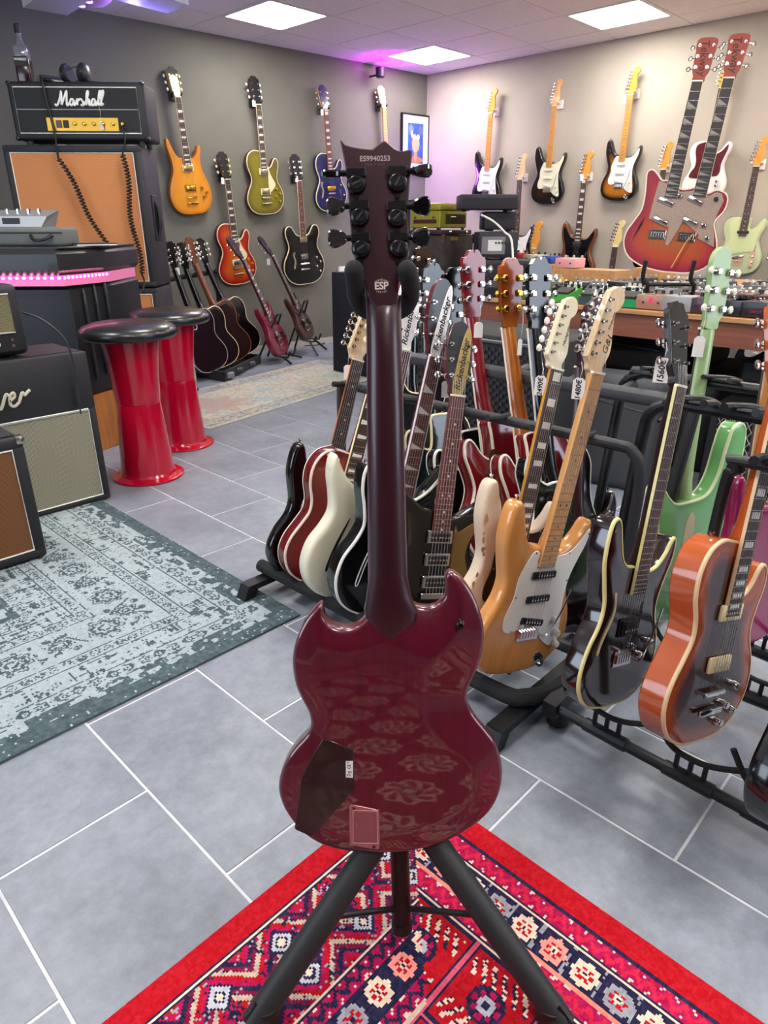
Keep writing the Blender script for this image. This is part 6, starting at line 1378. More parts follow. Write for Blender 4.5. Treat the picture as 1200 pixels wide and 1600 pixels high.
gp0 = MB().rbox((hx0+.195,hy-.007,hz+.045), (hx1-.165,hy-.002,hz+.115), .002, 1).build('control_panel', mat('c79b35', .35, .6), mh, world=True)
for k, x in enumerate((.355, .41, .465, .52, .575, .63)):
    MB().lathe([(.0105,0),(.0095,.012),(.004,.014)], n=12, M=Matrix.Rotation(math.radians(90), 4, 'X')).xf(Matrix.Translation((hx0+x, hy-.007, hz+.082))).build('knob', mat('d8b458', .25, .8), mh, world=True)
for x, z in ((.665,.098),(.72,.098),(.665,.062),(.72,.062)): 
    if hx0+x < hx1-.17+.13: MB().cyl((hx0+x-.02,hy-.010,hz+z), (hx0+x-.02,hy-.005,hz+z), .007, 10).build('input_jack', BLK, mh, world=True)
MB().box((hx0+.25,hy-.012,hz+.062), (hx0+.28,hy-.006,hz+.10)).build('power_switch', mat('3a0c0c', .3), mh, 0, world=True); MB().box((hx0+.29,hy-.012,hz+.062), (hx0+.32,hy-.006,hz+.10)).build('standby_switch', BLK, mh, 0, world=True)
for x in (hx0+.06, hx1-.06):
    for y in (hy+.05, hy+.2): MB().cyl((x,y,hz-.03), (x,y,hz+.002), .018, 10).build('foot', BLK, mh, world=True)
for x in (hx0, hx1):
    for z in (hz, hz+.295): MB().rbox((x-.022 if x == hx1 else x-.003,hy-.003,z-.022 if z > hz else z-.003), (x+.003 if x == hx1 else x+.022,hy+.03,z+.003 if z > hz else z+.022), .01, 2).build('corner_guard', mat('101012', .3), mh, world=True)
# script name drawn as pen strokes: (x, z) in letter heights
def strokes(lines, o, s, r, name, m, par, axis='y', yv=None):
    mb = MB()
    for ln in lines:
        p = cr(ln, 5, closed=False) if len(ln) > 2 else ln
        mb.tube([(o[0]+x*s+z*s*.18, o[1], o[2]+z*s) for x, z in p], r, 6)
    return mb.build(name, m, par, world=True)
S = [[(-.35,.12),(-.3,0),(-.15,.05),(.05,.6),(.12,1.05),(.16,.6),(.18,.05)], [(.18,.05),(.4,.6),(.58,1.05),(.6,.55),(.62,.05),(.72,.02),(.85,.2)],
     [(1.18,.42),(1.0,.46),(.88,.25),(.95,.02),(1.1,.06),(1.2,.42),(1.2,.08),(1.3,.02),(1.4,.2)], [(1.4,.2),(1.5,.5),(1.52,.38),(1.62,.40),(1.76,.5)], [(1.52,.4),(1.50,.02)],
     [(1.76,.5),(1.86,.40),(2.0,.22),(1.97,.03),(1.80,.03)], [(1.80,.03),(1.92,.0),(2.06,.04)], [(2.05,.04),(2.25,.35),(2.42,.9),(2.36,1.05),(2.28,.85),(2.26,.02)], [(2.26,.1),(2.4,.42),(2.5,.4),(2.52,.06),(2.62,.02),(2.7,.15)],
     [(3.0,.42),(2.82,.46),(2.7,.25),(2.77,.02),(2.92,.06),(3.02,.42),(3.02,.08),(3.1,.02),(3.2,.2)], [(3.2,.2),(3.42,.8),(3.44,1.02),(3.34,1.0),(3.28,.3),(3.34,.03),(3.46,.12)], [(3.46,.12),(3.66,.8),(3.68,1.04),(3.58,1.02),(3.5,.3),(3.56,.03),(3.72,.16)]]
strokes(S, (hx0+.285, hy-.007, hz+.175), .067, .0058, 'script_lettering', mat('f0efea', .4), mh)
# coiled cables hanging over the amplifier and cabinet
def coil(p0, p1, r, turns, n=9):
    pts = []; d = (p1-p0); u = Vector((1,0,0)); v = Vector((0,1,0))
    N = turns*n
    for i in range(N+1):
        t = i/N; a = 2*math.pi*turns*t; c = p0+d*t+Vector((.012*math.sin(t*9), 0, 0)); pts.append(c+u*r*math.cos(a)+v*r*math.sin(a))
    return pts
CB = mat('191210', .55)
c1 = [Vector((1.98,hy+.10,hz+.302)), Vector((1.98,hy-.01,hz+.305)), Vector((1.985,hy-.020,hz+.2)), Vector((2.0,hy-.02,hz+.05)), Vector((2.03,CY-.04,1.46))]
mb = MB().tube(cr([tuple(q) for q in c1], 5, closed=False), .006, 6).tube(coil(Vector((2.03,CY-.04,1.46)), Vector((2.30,CY-.05,.86)), .013, 34), .0045, 5)
mb.rbox((1.96,hy+.02,hz+.297), (2.0,hy+.13,hz+.315), .006, 1)
single(mb, 'coiled_cable', CB, 'black coiled cable hanging over the left part of the amplifier head', 'cable', (2.0, hy-.02, hz+.2), 'coiled cables over the orange grille')
c2 = [Vector((2.40,hy-.008,hz+.06)), Vector((2.40,hy-.03,hz+.055)), Vector((2.405,hy-.035,hz)), Vector((2.40,CY-.045,1.48))]
mb = MB().tube(cr([tuple(q) for q in c2], 5, closed=False), .005, 6).tube(coil(Vector((2.40,CY-.045,1.48)), Vector((2.42,CY-.05,.84)), .013, 36), .0045, 5).tube(cr([(2.42,CY-.05,.84),(2.43,CY-.05,.78),(2.40,CY-.12,.72),(2.3,CY-.2,.74)], 4, closed=False), .006, 6)
single(mb, 'coiled_cable', CB, 'black coiled cable plugged into the gold panel, hanging straight down', 'cable', (2.40, CY-.05, 1.48), 'coiled cables over the orange grille')
price_tag(Vector((2.275, hy-.012, hz+.172)), 'small pale price tag hanging from the white script name', .075, (.026, .045))
# bottle, headphones
p = PD(26, 140, dist(Vector((1.8, 4.9, 1.9)))); bo_ = thing('bottle', 'square whisky bottle with dark label on the amplifier head', 'bottle', loc=(hx0+.07, hy+.12, hz+.295), rz=.1)
GL = mat('9a9a9c', .08, 0, 0, trans=.75); LIQ = mat('2c0a14', .15)
MB().rbox((-.04,-.04,.0), (.04,.04,.135), .014, 3).build('dark_bottle_body', LIQ, bo_); MB().rbox((-.041,-.041,.11), (.041,.041,.19), .016, 3).lathe([(.034,.185),(.02,.21),(.015,.23),(.015,.255)], n=14).build('glass_shoulder', mat('70707a', .12, 0, .6), bo_)
MB().lathe([(.018,.25),(.018,.292),(.014,.297)], n=14).build('cap', BLK, bo_); MB().box((-.036,-.0435,.085), (.036,-.041,.135)).build('label', mat('1a1418', .6), bo_, 0)
text_mb('WHISKEY', .016, 0, .0003, bold=.0004).xf(Matrix.Translation((0,-.0445,.118)) @ Matrix.Rotation(math.radians(90), 4, 'X')).build('lettering', TAPE, bo_, 0)
hp = thing('headphones', 'black and grey closed headphones lying on the amplifier head', 'headphones', loc=(hx0+.36, hy+.11, hz+.296), rz=-.25)
for s in (-1, 1):
    A = Matrix.Translation((s*.05, 0, .055)) @ Matrix.Rotation(math.radians(90+s*12), 4, 'Y')
    MB().lathe([(.045,-.012),(.052,-.006),(.052,.008),(.044,.014)], n=20).xf(A).build('ear_cushion', mat('121214', .7), hp); MB().lathe([(.046,.0),(.048,.016),(.04,.028),(.02,.034),(.002,.035)], n=20).xf(Matrix.Translation((s*.05,0,.055)) @ Matrix.Rotation(math.radians(90*s), 4, 'Y')).build('ear_cup', mat('2c2d31', .3, .3), hp)
MB().tube(cr([(-.06,0,.06),(-.066,.03,.085),(-.04,.06,.105),(0,.072,.11),(.04,.06,.105),(.066,.03,.085),(.06,0,.06)], 4, closed=False), .0085, 8).build('headband', mat('8a8a8e', .35, .4), hp)
MB().tube(cr([(.06,-.02,.01),(.12,-.03,.006),(.16,0,.005),(.13,.03,.005),(.1,.01,.005)], 4, closed=False), .003, 5).build('lead', BLK, hp)
# turn the whole stack so that its front faces the middle of the room
def turn_group(before, pivot, newp, ang):
    Mx = Matrix.Translation(newp) @ Matrix.Rotation(ang, 4, 'Z') @ Matrix.Translation(-pivot)
    for o in bpy.data.objects:
        if o.parent is None and o.name not in before:
            o.matrix_world = Mx @ (ROOTM[o.name] if o.name in ROOTM else Matrix.Translation(o.location))
            if o.name in ROOTM: ROOTM[o.name] = o.matrix_world.copy()
np_ = PD(110, 232, 4.40); np_.z = 0
turn_group(_before, Vector((2.0925, CY, 0)), np_, math.radians(-44.5))
# framed picture leaning behind the amplifier
pf = thing('picture_frame', 'large black framed picture with pale mat, half hidden behind the amplifier head', 'picture', loc=(2.62, WLy(2.62)-.03, 1.50))
fx0, fx1, fz0, fz1 = 2.25, 2.915, 1.50, 2.055; yy = WLy(2.9)-.035
MB().box((fx0+.015,yy+.006,fz0+.015), (fx1-.015,yy+.012,fz1-.015)).build('mat_board', mat('b5b8b2', .6), pf, 0, world=True)
fr = MB()
for q in (((fx0,yy,fz0),(fx1,yy+.022,fz0+.018)), ((fx0,yy,fz1-.018),(fx1,yy+.022,fz1)), ((fx0,yy,fz0+.018),(fx0+.018,yy+.022,fz1-.018)), ((fx1-.018,yy,fz0+.018),(fx1,yy+.022,fz1-.018))): fr.rbox(*q, .003, 1)
fr.build('frame', BLK, pf, world=True); MB().box((fx0+.1,yy+.003,fz0+.1), (fx1-.1,yy+.0065,fz1-.1)).build('print', mat('6a6c6a', .6), pf, 0, world=True)
# ---- poster near the corner
qa, qb, qc = onW(628, 175, .03), onW(671, 181, .03), onW(671, 269, .03); pw = (qb-qa).length; ph = qb.z-qc.z; xd = (qb-qa); xd.z = 0; xd.normalize()
M = Matrix((xd, -WN, Vector((0,0,1)))).transposed().to_4x4(); M.translation = Vector(((qa.x+qb.x)/2, (qa.y+qb.y)/2, qc.z))
po = thing('framed_print', 'framed blue and peach painting with white mat near the room corner', 'picture', M)
MB().box((-pw/2+.01,.0,.01), (pw/2-.01,.008,ph-.01)).build('mat_board', mat('d9d8e2', .6), po, 0)
fr = MB()
for q in (((-pw/2,-.01,0),(pw/2,.02,.014)), ((-pw/2,-.01,ph-.014),(pw/2,.02,ph)), ((-pw/2,-.01,.014),(-pw/2+.014,.02,ph-.014)), ((pw/2-.014,-.01,.014),(pw/2,.02,ph-.014))): fr.rbox(*q, .003, 1)
fr.build('frame', BLK, po)
a0, a1, b0, b1 = -pw*.28, pw*.28, ph*.14, ph*.84
pr = MB().box((a0,-.002,b0), (a1,.001,b1)).build('print', mat('3556a8', .6, noise=.3, nscale=12), po, 0)
def blob(cx, cz, rx, rz_, col, y, jag=0, nm='painted_shape'):
    pts = [(cx+rx*math.cos(a)*(1+jag*math.sin(a*5)), cz+rz_*math.sin(a)*(1+jag*math.cos(a*3))) for a in [i*math.pi/10 for i in range(20)]]
    MB().prism([(x, z) for x, z in pts], 0, .0008).xf(Matrix.Translation((0,y,0)) @ Matrix(((1,0,0,0),(0,0,-1,0),(0,1,0,0),(0,0,0,1)))).build(nm, mat(col, .6), pr, 0)
W2 = (a1-a0)/2; H2 = (b1-b0)
blob(0, b0+H2*.09, W2*.98, H2*.085, 'b5714a', -.003); blob(0, b0+H2*.2, W2*.22, H2*.16, 'c98a6a', -.0032); blob(0, b0+H2*.48, W2*.5, H2*.2, 'd2a184', -.0036, .04); blob(-.2*W2, b0+H2*.66, W2*.22, H2*.07, 'dfe0e6', -.0040); blob(.28*W2, b0+H2*.66, W2*.22, H2*.07, 'dfe0e6', -.0041)
blob(-.6*W2, b0+H2*.83, W2*.3, H2*.13, '6d7fa6', -.0034, .15); blob(.62*W2, b0+H2*.83, W2*.3, H2*.13, '5a6a90', -.0034, .15); blob(-.5*W2, b0+H2*.72, W2*.1, H2*.1, 'e8e0d0', -.0042)
# wall socket, floor cable
p = onW(533, 423, .0); so = MB().rbox((p.x-.05,p.y-.035,p.z-.04), (p.x+.05,p.y-.0,p.z+.04), .006, 2); single(so, 'wall_socket', mat('d9d9d4', .4), 'small white wall socket box beside the black semi-hollow guitar', 'socket', (p.x, p.y-.01, p.z))
pts = [PZ(470, 545, .006), PZ(400, 548, .006), PZ(330, 560, .006)]
pts = [PZ(522, 527, .006), PZ(505, 537, .006), PZ(480, 540, .006), PZ(440, 541, .006), PZ(405, 547, .006)]
single(MB().tube(cr([tuple(q) for q in pts], 5, closed=False), .005, 6), 'cable', BLK, 'thin dark cable running along the foot of the dark wall', 'cable', (pts[2].x, pts[2].y, .006))
# ---- black upholstered counter with LED strip
ct = thing('bar_counter', 'black upholstered bar counter with pink lit strip and wooden base', 'counter', loc=(1.3, 3.9, 0))
def foot(px, d): p = PD(px, 400, d); return (p.x, p.y)
Cc, Rr, Ll = foot(88, 3.30), foot(162, 3.60), foot(-90, 3.28)
bk = lambda p, o: (p[0]+_K.x*o, p[1]+_K.y*o)
def slab(o0, o1, z0, z1, nm, m, bev=.0, shrink=0.0, parent=ct, tz=None):
    F = [bk(Ll, o0), bk(Cc, o0), bk(Rr, o0)]; Bk = [bk(Rr, o1), bk(Cc, o1), bk(Ll, o1)]
    return MB().prism(ccw(F+Bk), z0, z1, bev).build(nm, m, parent, 20, world=True)
LEA = mat('15161a', .42, 0, .15, bump=.25, bscale=25)
slab(.0, .50, .890, 1.005, 'padded_fascia', LEA, .022); slab(.03, .47, 1.004, 1.014, 'worktop', mat('23242a', .35), .003)
slab(.030, .42, .842, .890, 'light_channel', mat('d87aa8', .5));  # pink glow of the LEDs is put into this face's colour
LED = mat('ff2a86', .5, emit=5.0); LEDW = mat('ffb0dc', .5, emit=22.0)
l1 = MB().tube([Vector((*bk(Ll, .028), .879)), Vector((*bk(Cc, .028), .879)), Vector((*bk(Rr, .028), .879))], .007, 6).build('led_strip', LED, ct, world=True)
def lerp(a, b, t): return (a[0]+(b[0]-a[0])*t, a[1]+(b[1]-a[1])*t)
for seg, n in (((Ll, Cc), 16), ((Cc, Rr), 12)):
    for k in range(n):
        q = bk(lerp(seg[0], seg[1], (k+.5)/n), .02); MB().rbox((q[0]-.006,q[1]-.006,.874), (q[0]+.006,q[1]+.006,.884), .003, 1).build('led', LEDW, l1, world=True)
slab(.07, .45, .30, .842, 'padded_front', LEA, .02); slab(.10, .42, 0, .30, 'wooden_base', mat('b9783c', .4, noise=.15, nscale=4, stretch=(8, 8, .8)), .002)
for t in (.30, .55, .80):
    q = bk(lerp(Cc, Rr, t), .062); MB().lathe([(.002,0),(.010,.02),(.013,.09),(.013,.36),(.010,.43),(.002,.45)], n=10).xf(Matrix.Translation((q[0], q[1], .36+.05*t))).build('padding_ridge', LEA, ct, world=True)
# things on the counter
g = thing('carry_case', 'grey fabric carry case with black handle on the bar counter', 'case', loc=(*bk(lerp(Cc, Ll, .35), .22), 1.014), rz=YAW-math.pi/2)
MB().rbox((-.22,-.09,0), (.17,.10,.085), .018, 3).build('case', mat('5d605e', .8, bump=.4, bscale=300), g); MB().tube([(-.22,-.091,.06),(.17,-.091,.06)], .003, 6).build('zip', BLK, g)
MB().tube(cr([(.02,-.09,.05),(.04,-.115,.03),(.09,-.12,.03),(.12,-.09,.05)], 4, closed=False), .007, 8).build('handle', BLK, g)
g2 = thing('audio_interface', 'silver metal device with dark side panels on top of the grey carry case', 'device', loc=(*bk(lerp(Cc, Ll, .45), .22), 1.100), rz=YAW-math.pi/2)
MB().hexa([(-.2,-.07,0),(.12,-.07,0),(.12,.08,0),(-.2,.08,0),(-.2,-.06,.045),(.15,-.06,.045),(.15,.08,.075),(-.2,.08,.075)]).build('case', mat('a3a4a6', .35, .5), g2)
for x in (-.13, -.02): MB().box((x-.04,-.069,.012), (x+.04,-.063,.038)).build('dark_panel', BLK, g2, 0)
for k in range(6): MB().cyl((-.16+.05*k,0,.055), (-.16+.05*k,0,.078), .008, 10).build('knob', CHROME, g2)
q = bk(lerp(Cc, Rr, .45), .2)
for k, (nm, lb, cc) in enumerate((('paper', 'loose white paper sheets on the bar counter', 'd9d7d4'), ('folder', 'thin dark folder lying on the white papers', '1b1b20'))):
    single(MB().rbox((q[0]-.12,q[1]-.09,1.015+.006*k), (q[0]+.08,q[1]+.10,1.020+.006*k), .001, 1), nm, mat(cc, .6), lb, nm, (q[0], q[1], 1.015+.006*k))
# ---- combo amplifier stack and the small cabinet in front
SLV = weave('c2bfa8', '5d5a4e', 75)
cb = cab('speaker_cabinet', 'large black cabinet with silver-grey grille and white script under the small amplifier', 'speaker', .42, 2.76, 1.145, 3.08, .0, .640, SLV, fw=.032, gz1=.405)
MB().box((.455,2.762,.415), (1.11,2.774,.600)).build('name_panel', mat('1c1c20', .6), cb, 0, world=True)
MB().tube([(.455,2.760,.410),(1.11,2.760,.410)], .003, 5).build('piping', WHITE, cb, world=True)
S2 = [[(-.1,.5),(.0,.1),(.12,.0),(.3,.5),(.32,.1),(.45,.0),(.6,.5),(.72,.55)], [(.82,.2),(1.0,.45),(.95,.6),(.82,.45),(.85,.1),(1.0,.0),(1.2,.15)], [(1.2,.15),(1.3,.52),(1.38,.42),(1.5,.55),(1.42,.1),(1.5,.0)], [(1.5,.0),(1.7,.1),(1.9,.42),(2.1,.62)]]
S2 = [[(-.1,.55),(-.05,.1),(.08,.0),(.25,.5),(.28,.1),(.4,.0),(.58,.55),(.7,.5)], [(.72,.25),(.95,.42),(.9,.6),(.75,.45),(.78,.1),(.95,.0),(1.15,.15)], [(1.15,.15),(1.28,.55),(1.38,.42),(1.52,.55),(1.62,.62)]]
strokes(S2, (.755, 2.757, .47), .085, .006, 'script_lettering', mat('cfc9b4', .4), cb)
sh = thing('amplifier_head', 'small black amplifier head with beige grille and white knobs on the large cabinet', 'amplifier', loc=(.75, 2.92, .641))
MB().rbox((.40,2.80,.650), (.945,3.03,.905), .022, 3).build('case', VINP, sh, world=True)
MB().box((.42,2.795,.735), (.905,2.805,.872)).build('grille_cloth', weave('a09870', '4c4936', 80), sh, 0, world=True); MB().tube([(.42,2.794,.735),(.905,2.794,.735),(.905,2.794,.872),(.42,2.794,.872)], .003, 5, closed=True).build('piping', mat('b8b6a8', .5), sh, world=True)
MB().box((.42,2.795,.668), (.905,2.802,.728)).build('control_panel', mat('15151a', .4), sh, 0, world=True)
for k in range(7): MB().lathe([(.013,0),(.011,.010),(.006,.014)], n=12, M=Matrix.Rotation(math.radians(90), 4, 'X')).xf(Matrix.Translation((.46+.062*k, 2.795, .698))).build('knob', mat('d9d9d4', .4), sh, world=True)
for z in (.687, .71): MB().cyl((.888,2.789,z), (.888,2.796,z), .006, 8).build('input_jack', CHROME, sh, world=True)
for x in (.45, .89): 
    for y in (2.84, 2.99): MB().cyl((x,y,.641), (x,y,.652), .014, 8).build('foot', BLK, sh, world=True)
MB().rbox((.93,2.86,.76),(.955,2.97,.80), .006, 1).build('side_handle', BLK, sh, world=True)
mb = MB(); cx, cy = .66, 2.90
for k in range(7):
    pts = [(cx+(.075+.006*(k % 3))*math.cos(a)+.01*math.sin(k*2), cy+(.06+.004*(k % 4))*math.sin(a), .912+.007*k*.8+.004*math.sin(a*2+k)) for a in [i*math.pi/9 for i in range(18)]]; mb.tube(pts, .0042, 6, closed=True)
mb.tube(cr([(cx+.07,cy,.93),(cx+.13,cy-.04,.918),(cx+.17,cy-.02,.914),(cx+.2,cy+.02,.912)], 4, closed=False), .004, 6)
single(mb, 'cable_coil', mat('9aa0aa', .45), 'coil of grey cable lying on the small amplifier head', 'cable', (cx, cy, .906))
pts = [(.955,2.83,.80),(1.01,2.79,.77),(1.06,2.745,.70),(1.075,2.735,.60),(1.07,2.738,.52)]
mb = MB().tube(cr(pts, 5, closed=False), .004, 6).cyl((1.07,2.738,.44), (1.07,2.738,.52), .009, 10, .006).cyl((1.07,2.738,.40), (1.07,2.738,.44), .003, 8)
single(mb, 'instrument_cable', mat('22242a', .5), 'dark cable with a plug dangling in front of the large silver-grey cabinet', 'cable', (1.07, 2.738, .5))
pts = [(.74,2.788,.688),(.76,2.76,.60),(.765,2.745,.5),(.745,2.735,.4),(.72,2.72,.30),(.70,2.70,.1),(.70,2.69,.012)]
single(MB().tube(cr(pts, 5, closed=False), .0035, 6), 'instrument_cable', mat('1a1b20', .5), 'thin black cable hanging down over the script name of the cabinet', 'cable', (.76, 2.75, .5))
fb_ = cab('speaker_cabinet', 'small black cabinet with brown woven grille on the grey rug, nearest at left', 'speaker', .12, 2.37, .722, 2.62, .008, .455, weave('8a5c34', '5c3a1c', 70), fw=.04)
MB().rbox((.697,2.365,.430), (.727,2.40,.460), .008, 2).build('corner_guard', NICK, fb_, world=True)
for x in (.60, .655): MB().cyl((x,2.43,.453), (x,2.43,.459), .007, 8).build('rivet', NICK, fb_, world=True)
# ---- stools
STR_ = mat('b0042a', .16, 0, .6)
def stool(c, label, s=1.0):
    g = thing('bar_stool', label, 'stool', loc=(c.x, c.y, 0), group='red tubular bar stools')
    MB().lathe([(.162,0),(.165,.004),(.163,.009),(.150,.013),(.128,.019),(.122,.03)], n=48).build('base_flange', STR_, g, 40)
    MB().lathe([(.1225,.02),(.116,.12),(.108,.24),(.099,.345),(.097,.358),(.099,.3605)], n=48).build('lower_tube', STR_, g, 40)
    MB().lathe([(.099,.3605),(.0985,.366),(.101,.38),(.106,.48),(.117,.58),(.128,.655)], n=48).build('upper_tube', STR_, g, 40)
    MB().lathe([(.128,.648),(.195,.650),(.205,.658),(.209,.670),(.205,.686),(.190,.700),(.155,.712),(.10,.719),(.002,.722)], n=56).build('seat', mat('14161a', .33, 0, .2, bump=.08, bscale=60), g, 50)
    return g
stool(PZ(233, 742, 0), 'red tube bar stool with black padded seat, the nearer of two')
stool(PZ(287, 693, 0), 'red tube bar stool with black padded seat, the farther, behind the other')
# ---- aluminium flight case
p = PZ(306, 612, 0); fcs = thing('flight_case', 'upright silver flight case between the red stools and the acoustic rack', 'case', loc=(p.x, p.y+.2, 0))
MB().rbox((p.x-.32,p.y,.004), (p.x-.0,p.y+.16,.40), .004, 1).build('panel', mat('8f9092', .35, .6), fcs, world=True)
for x in (p.x-.32, p.x-.0):
    for y in (p.y, p.y+.16): MB().rbox((x-.012,y-.012,.004), (x+.012,y+.012,.402), .004, 1).build('edge_profile', mat('c9cacc', .25, .9), fcs, world=True)
for x in (p.x-.32, p.x): MB().rbox((x-.022,p.y-.015,0), (x+.02,p.y+.02,.03), .006, 1).rbox((x-.022,p.y-.015,.38), (x+.02,p.y+.02,.41), .006, 1).build('corner_guard', BLK, fcs, world=True)
MB().rbox((p.x-.09,p.y-.01,.30), (p.x-.03,p.y+.001,.345), .003, 1).build('latch', NICK, fcs, world=True)
# ---- low case rack with four guitars seen from behind
r4 = thing('case_rack', 'open flat case used as a rack for four single-cutaway guitars', 'rack', loc=(3.1, 4.8, 0))
A0, A1, A2, A3 = PZ(300, 588, 0), PZ(352, 597, 0), PZ(408, 568, 0), None
d1 = Vector((A2.x-A1.x, A2.y-A1.y, 0)); d0 = Vector((A0.x-A1.x, A0.y-A1.y, 0))*1.35; A0 = A1+d0; A3 = A0+d1
def wbox(P0, U, V, z0, z1): return [P0+Vector((0,0,z0)), P0+U+Vector((0,0,z0)), P0+U+V+Vector((0,0,z0)), P0+V+Vector((0,0,z0)), P0+Vector((0,0,z1)), P0+U+Vector((0,0,z1)), P0+U+V+Vector((0,0,z1)), P0+V+Vector((0,0,z1))]
CASEM = mat('2a2b2c', .6)
MB().hexa(wbox(A1, d1, d0, .002, .03)).build('base', CASEM, r4, 0, world=True)
for P0, U, V in ((A1, d1, d0.normalized()*.02), (A1, d0, d1.normalized()*.02), (A0, d1, -d0.normalized()*.02), (A2, d0, -d1.normalized()*.02)): MB().hexa(wbox(P0, U, V, .03, .075)).build('wall', CASEM, r4, 0, world=True)
for t in (.35, .7): q = A1+d1*t; MB().rbox((q.x-.03,q.y-.03,.03), (q.x+.03,q.y+.01,.06), .006, 1).build('latch', mat('55565a', .4, .4), r4, world=True)
q = A1+d1*.12; MB().rbox((q.x-.04,q.y-.03,.015), (q.x+.03,q.y+.01,.06), .006, 1).build('latch', mat('8a8a8a', .4, .4), r4, world=True)
GR4 = 'guitars seen from behind in the low case rack'
def backer(label, bx, by_, tx, ty, d, body, neck, **kw):
    B = PD(bx, by_, d); B.z = max(B.z, .06); T = solveT(B, tx, ty, .955)
    return guitar('electric_guitar', label, 'guitar', B, T, face_from(-.15, 1), LP, body, group=GR4, back=True, neck=neck, fb=ROSE, by=.125, scale=.63, t=.05, **kw)
G4M = mat('1c0d14', .22, 0, .7); G4B = mat('20100e', .22, 0, .7)
dA = dist(A1+d1*.12)
backer('dark plum guitar seen from behind, front one in the low case rack', 331, 582, 258, 378, dA+.05, G4M, G4M, bind=mat('b9a9a6', .4), tun=IV)
backer('dark guitar with pale edge seen from behind, second in the low case rack', 350, 572, 275, 380, dA+.25, mat('1a1014', .2, 0, .7), BLKG, bind=CREAM, tun=IV, covers=[([(.03+.02*math.cos(q_), .37+.02*math.sin(q_)) for q_ in [i*math.pi/6 for i in range(12)]], mat('a89878', .4), False, 'back_cover')])
backer('dark guitar with tan brown neck seen from behind, third in the low case rack', 370, 562, 288, 372, dA+.45, G4B, mat('7a4426', .3, 0, .5), bind=mat('8a4a20', .4), tun=IV)
backer('black guitar with cream edge seen from behind, rear one in the low case rack', 386, 552, 305, 374, dA+.65, BLKG, BLKG, bind=CREAM, tun=IV)
price_tag(PD(299, 395, dA+.40), 'blank white price tag on the tan brown neck of the case rack', .055, (.03, .05)); price_tag(PD(275, 402, dA+.0), 'blank white price tag on the front guitar of the case rack', .07, (.03, .05))
pA, pB = PD(262, 437, dA+.15), PD(336, 425, dA+.75)
MB().tube([pA, pB], .018, 10).build('foam_bar', FOAM, r4, world=True)
for t in (0, .18, .36, .54, .72, .9, 1): q = pA+(pB-pA)*t; MB().tube([q+Vector((0,0,.0)), q+Vector((-.02,-.05,.012))], .014, 8).build('foam_finger', FOAM, r4, world=True)
MB().tube([pA, Vector((pA.x+.02, pA.y, .03))], .014, 8).build('post', BLK, r4, world=True); MB().tube([pB, Vector((pB.x+.02, pB.y, .03))], .014, 8).build('post', BLK, r4, world=True)
# ---- two guitars on small stands
def stand2(bx, by_, tx, ty, fx, fy, outline, body, label, slabel, face, off=0.0, **kw):
    F = PZ(fx, fy, 0); d = dist(F)+off; B = PD(bx, by_, d+.05); T = solveT(B, tx, ty, .96)
    g = guitar('electric_guitar', label, 'guitar', B, T, face, outline, body, group='guitars on single floor stands', **kw)
    s = thing('floor_stand', slabel, 'stand', loc=(B.x, B.y, 0), group='single floor stands')
    M = g[1]; fw = (M.to_3x3() @ Vector((0,0,1))).normalized(); sd = (M.to_3x3() @ Vector((1,0,0))).normalized(); fw.z = 0; sd.z = 0; fw.normalize(); sd.normalize()
    bz = B.z
    for q in (-1, 1):
        a = B-fw*.05+sd*q*.07; MB().tube([a+Vector((0,0,.16)), a+fw*.02+Vector((0,0,-.02)), B+fw*.05+sd*q*.08+Vector((0,0,-.02)), B+fw*.07+sd*q*.08+Vector((0,0,.03))], .009, 8).build('support_arm', BLK, s, world=True)
        MB().tube([B+sd*q*.07+Vector((0,0,-.02)), Vector((B.x, B.y, .012))+fw*.10+sd*q*.16], .010, 8).build('leg', BLK, s, world=True)
        MB().tube([B-fw*.04+sd*q*.06+Vector((0,0,.33)), Vector((B.x, B.y, .012))-fw*.22+sd*q*.14], .009, 8).build('rear_leg', BLK, s, world=True)
    MB().tube([B-fw*.04-sd*.06+Vector((0,0,.33)), B-fw*.04+sd*.06+Vector((0,0,.33))], .009, 8).build('cross_bar', BLK, s, world=True)
    return g
sg1 = stand2(446, 552, 362, 366, 430, 566, SG, mat('6e0f2c', .2, 0, .7), 'burgundy double-horned guitar leaning on a small stand by the dark wall', 'small black stand under the burgundy guitar', face_from(.5, -.75), neck=MAHO, fb=ROSE, inlay='trap', pickups=[('hb', .29, 0, 0, CHROME, BLK), ('hb', .165, 0, 0, CHROME, BLK)], bridge='tom', bm=CHROME, knobs=[(.09,.15),(.12,.11)], km=BLK)
sg2 = stand2(487, 528, 410, 366, 482, 545, SG, mat('3a2018', .25, 0, .5), 'brown double-horned guitar leaning on a small stand beneath the black semi-hollow guitar', 'small black stand under the brown guitar', face_from(.5, -.75), off=-.30, neck=mat('3a2018', .3), fb=ROSE, inlay='dot', pickups=[('hb', .29, 0, 0, CHROME, BLK), ('hb', .165, 0, 0, CHROME, BLK)], bridge='tom', bm=CHROME, knobs=[(.09,.15),(.12,.11)], km=BLK)
price_tag(PD(418, 383, dist(sg2[1] @ Vector((0,.8,0)))), 'white price tag on a long string at the brown guitar by the wall', .11, (.03, .055)); price_tag(sg1[1] @ Vector((.05, .80, .0)), 'white price tag in front of the cherry sunburst guitar', .06, (.03, .055))
for (px, py, dd_, lb) in ((396, 145, None, 'gold-top'), (347, 267, None, 'cherry sunburst'), (463, 265, None, 'black semi-hollow'), (503, 160, None, 'dark blue')):
    price_tag(onW(px, py+4, .10), 'small white price tag on the '+lb+' guitar of the dark wall', .03, (.026, .05))
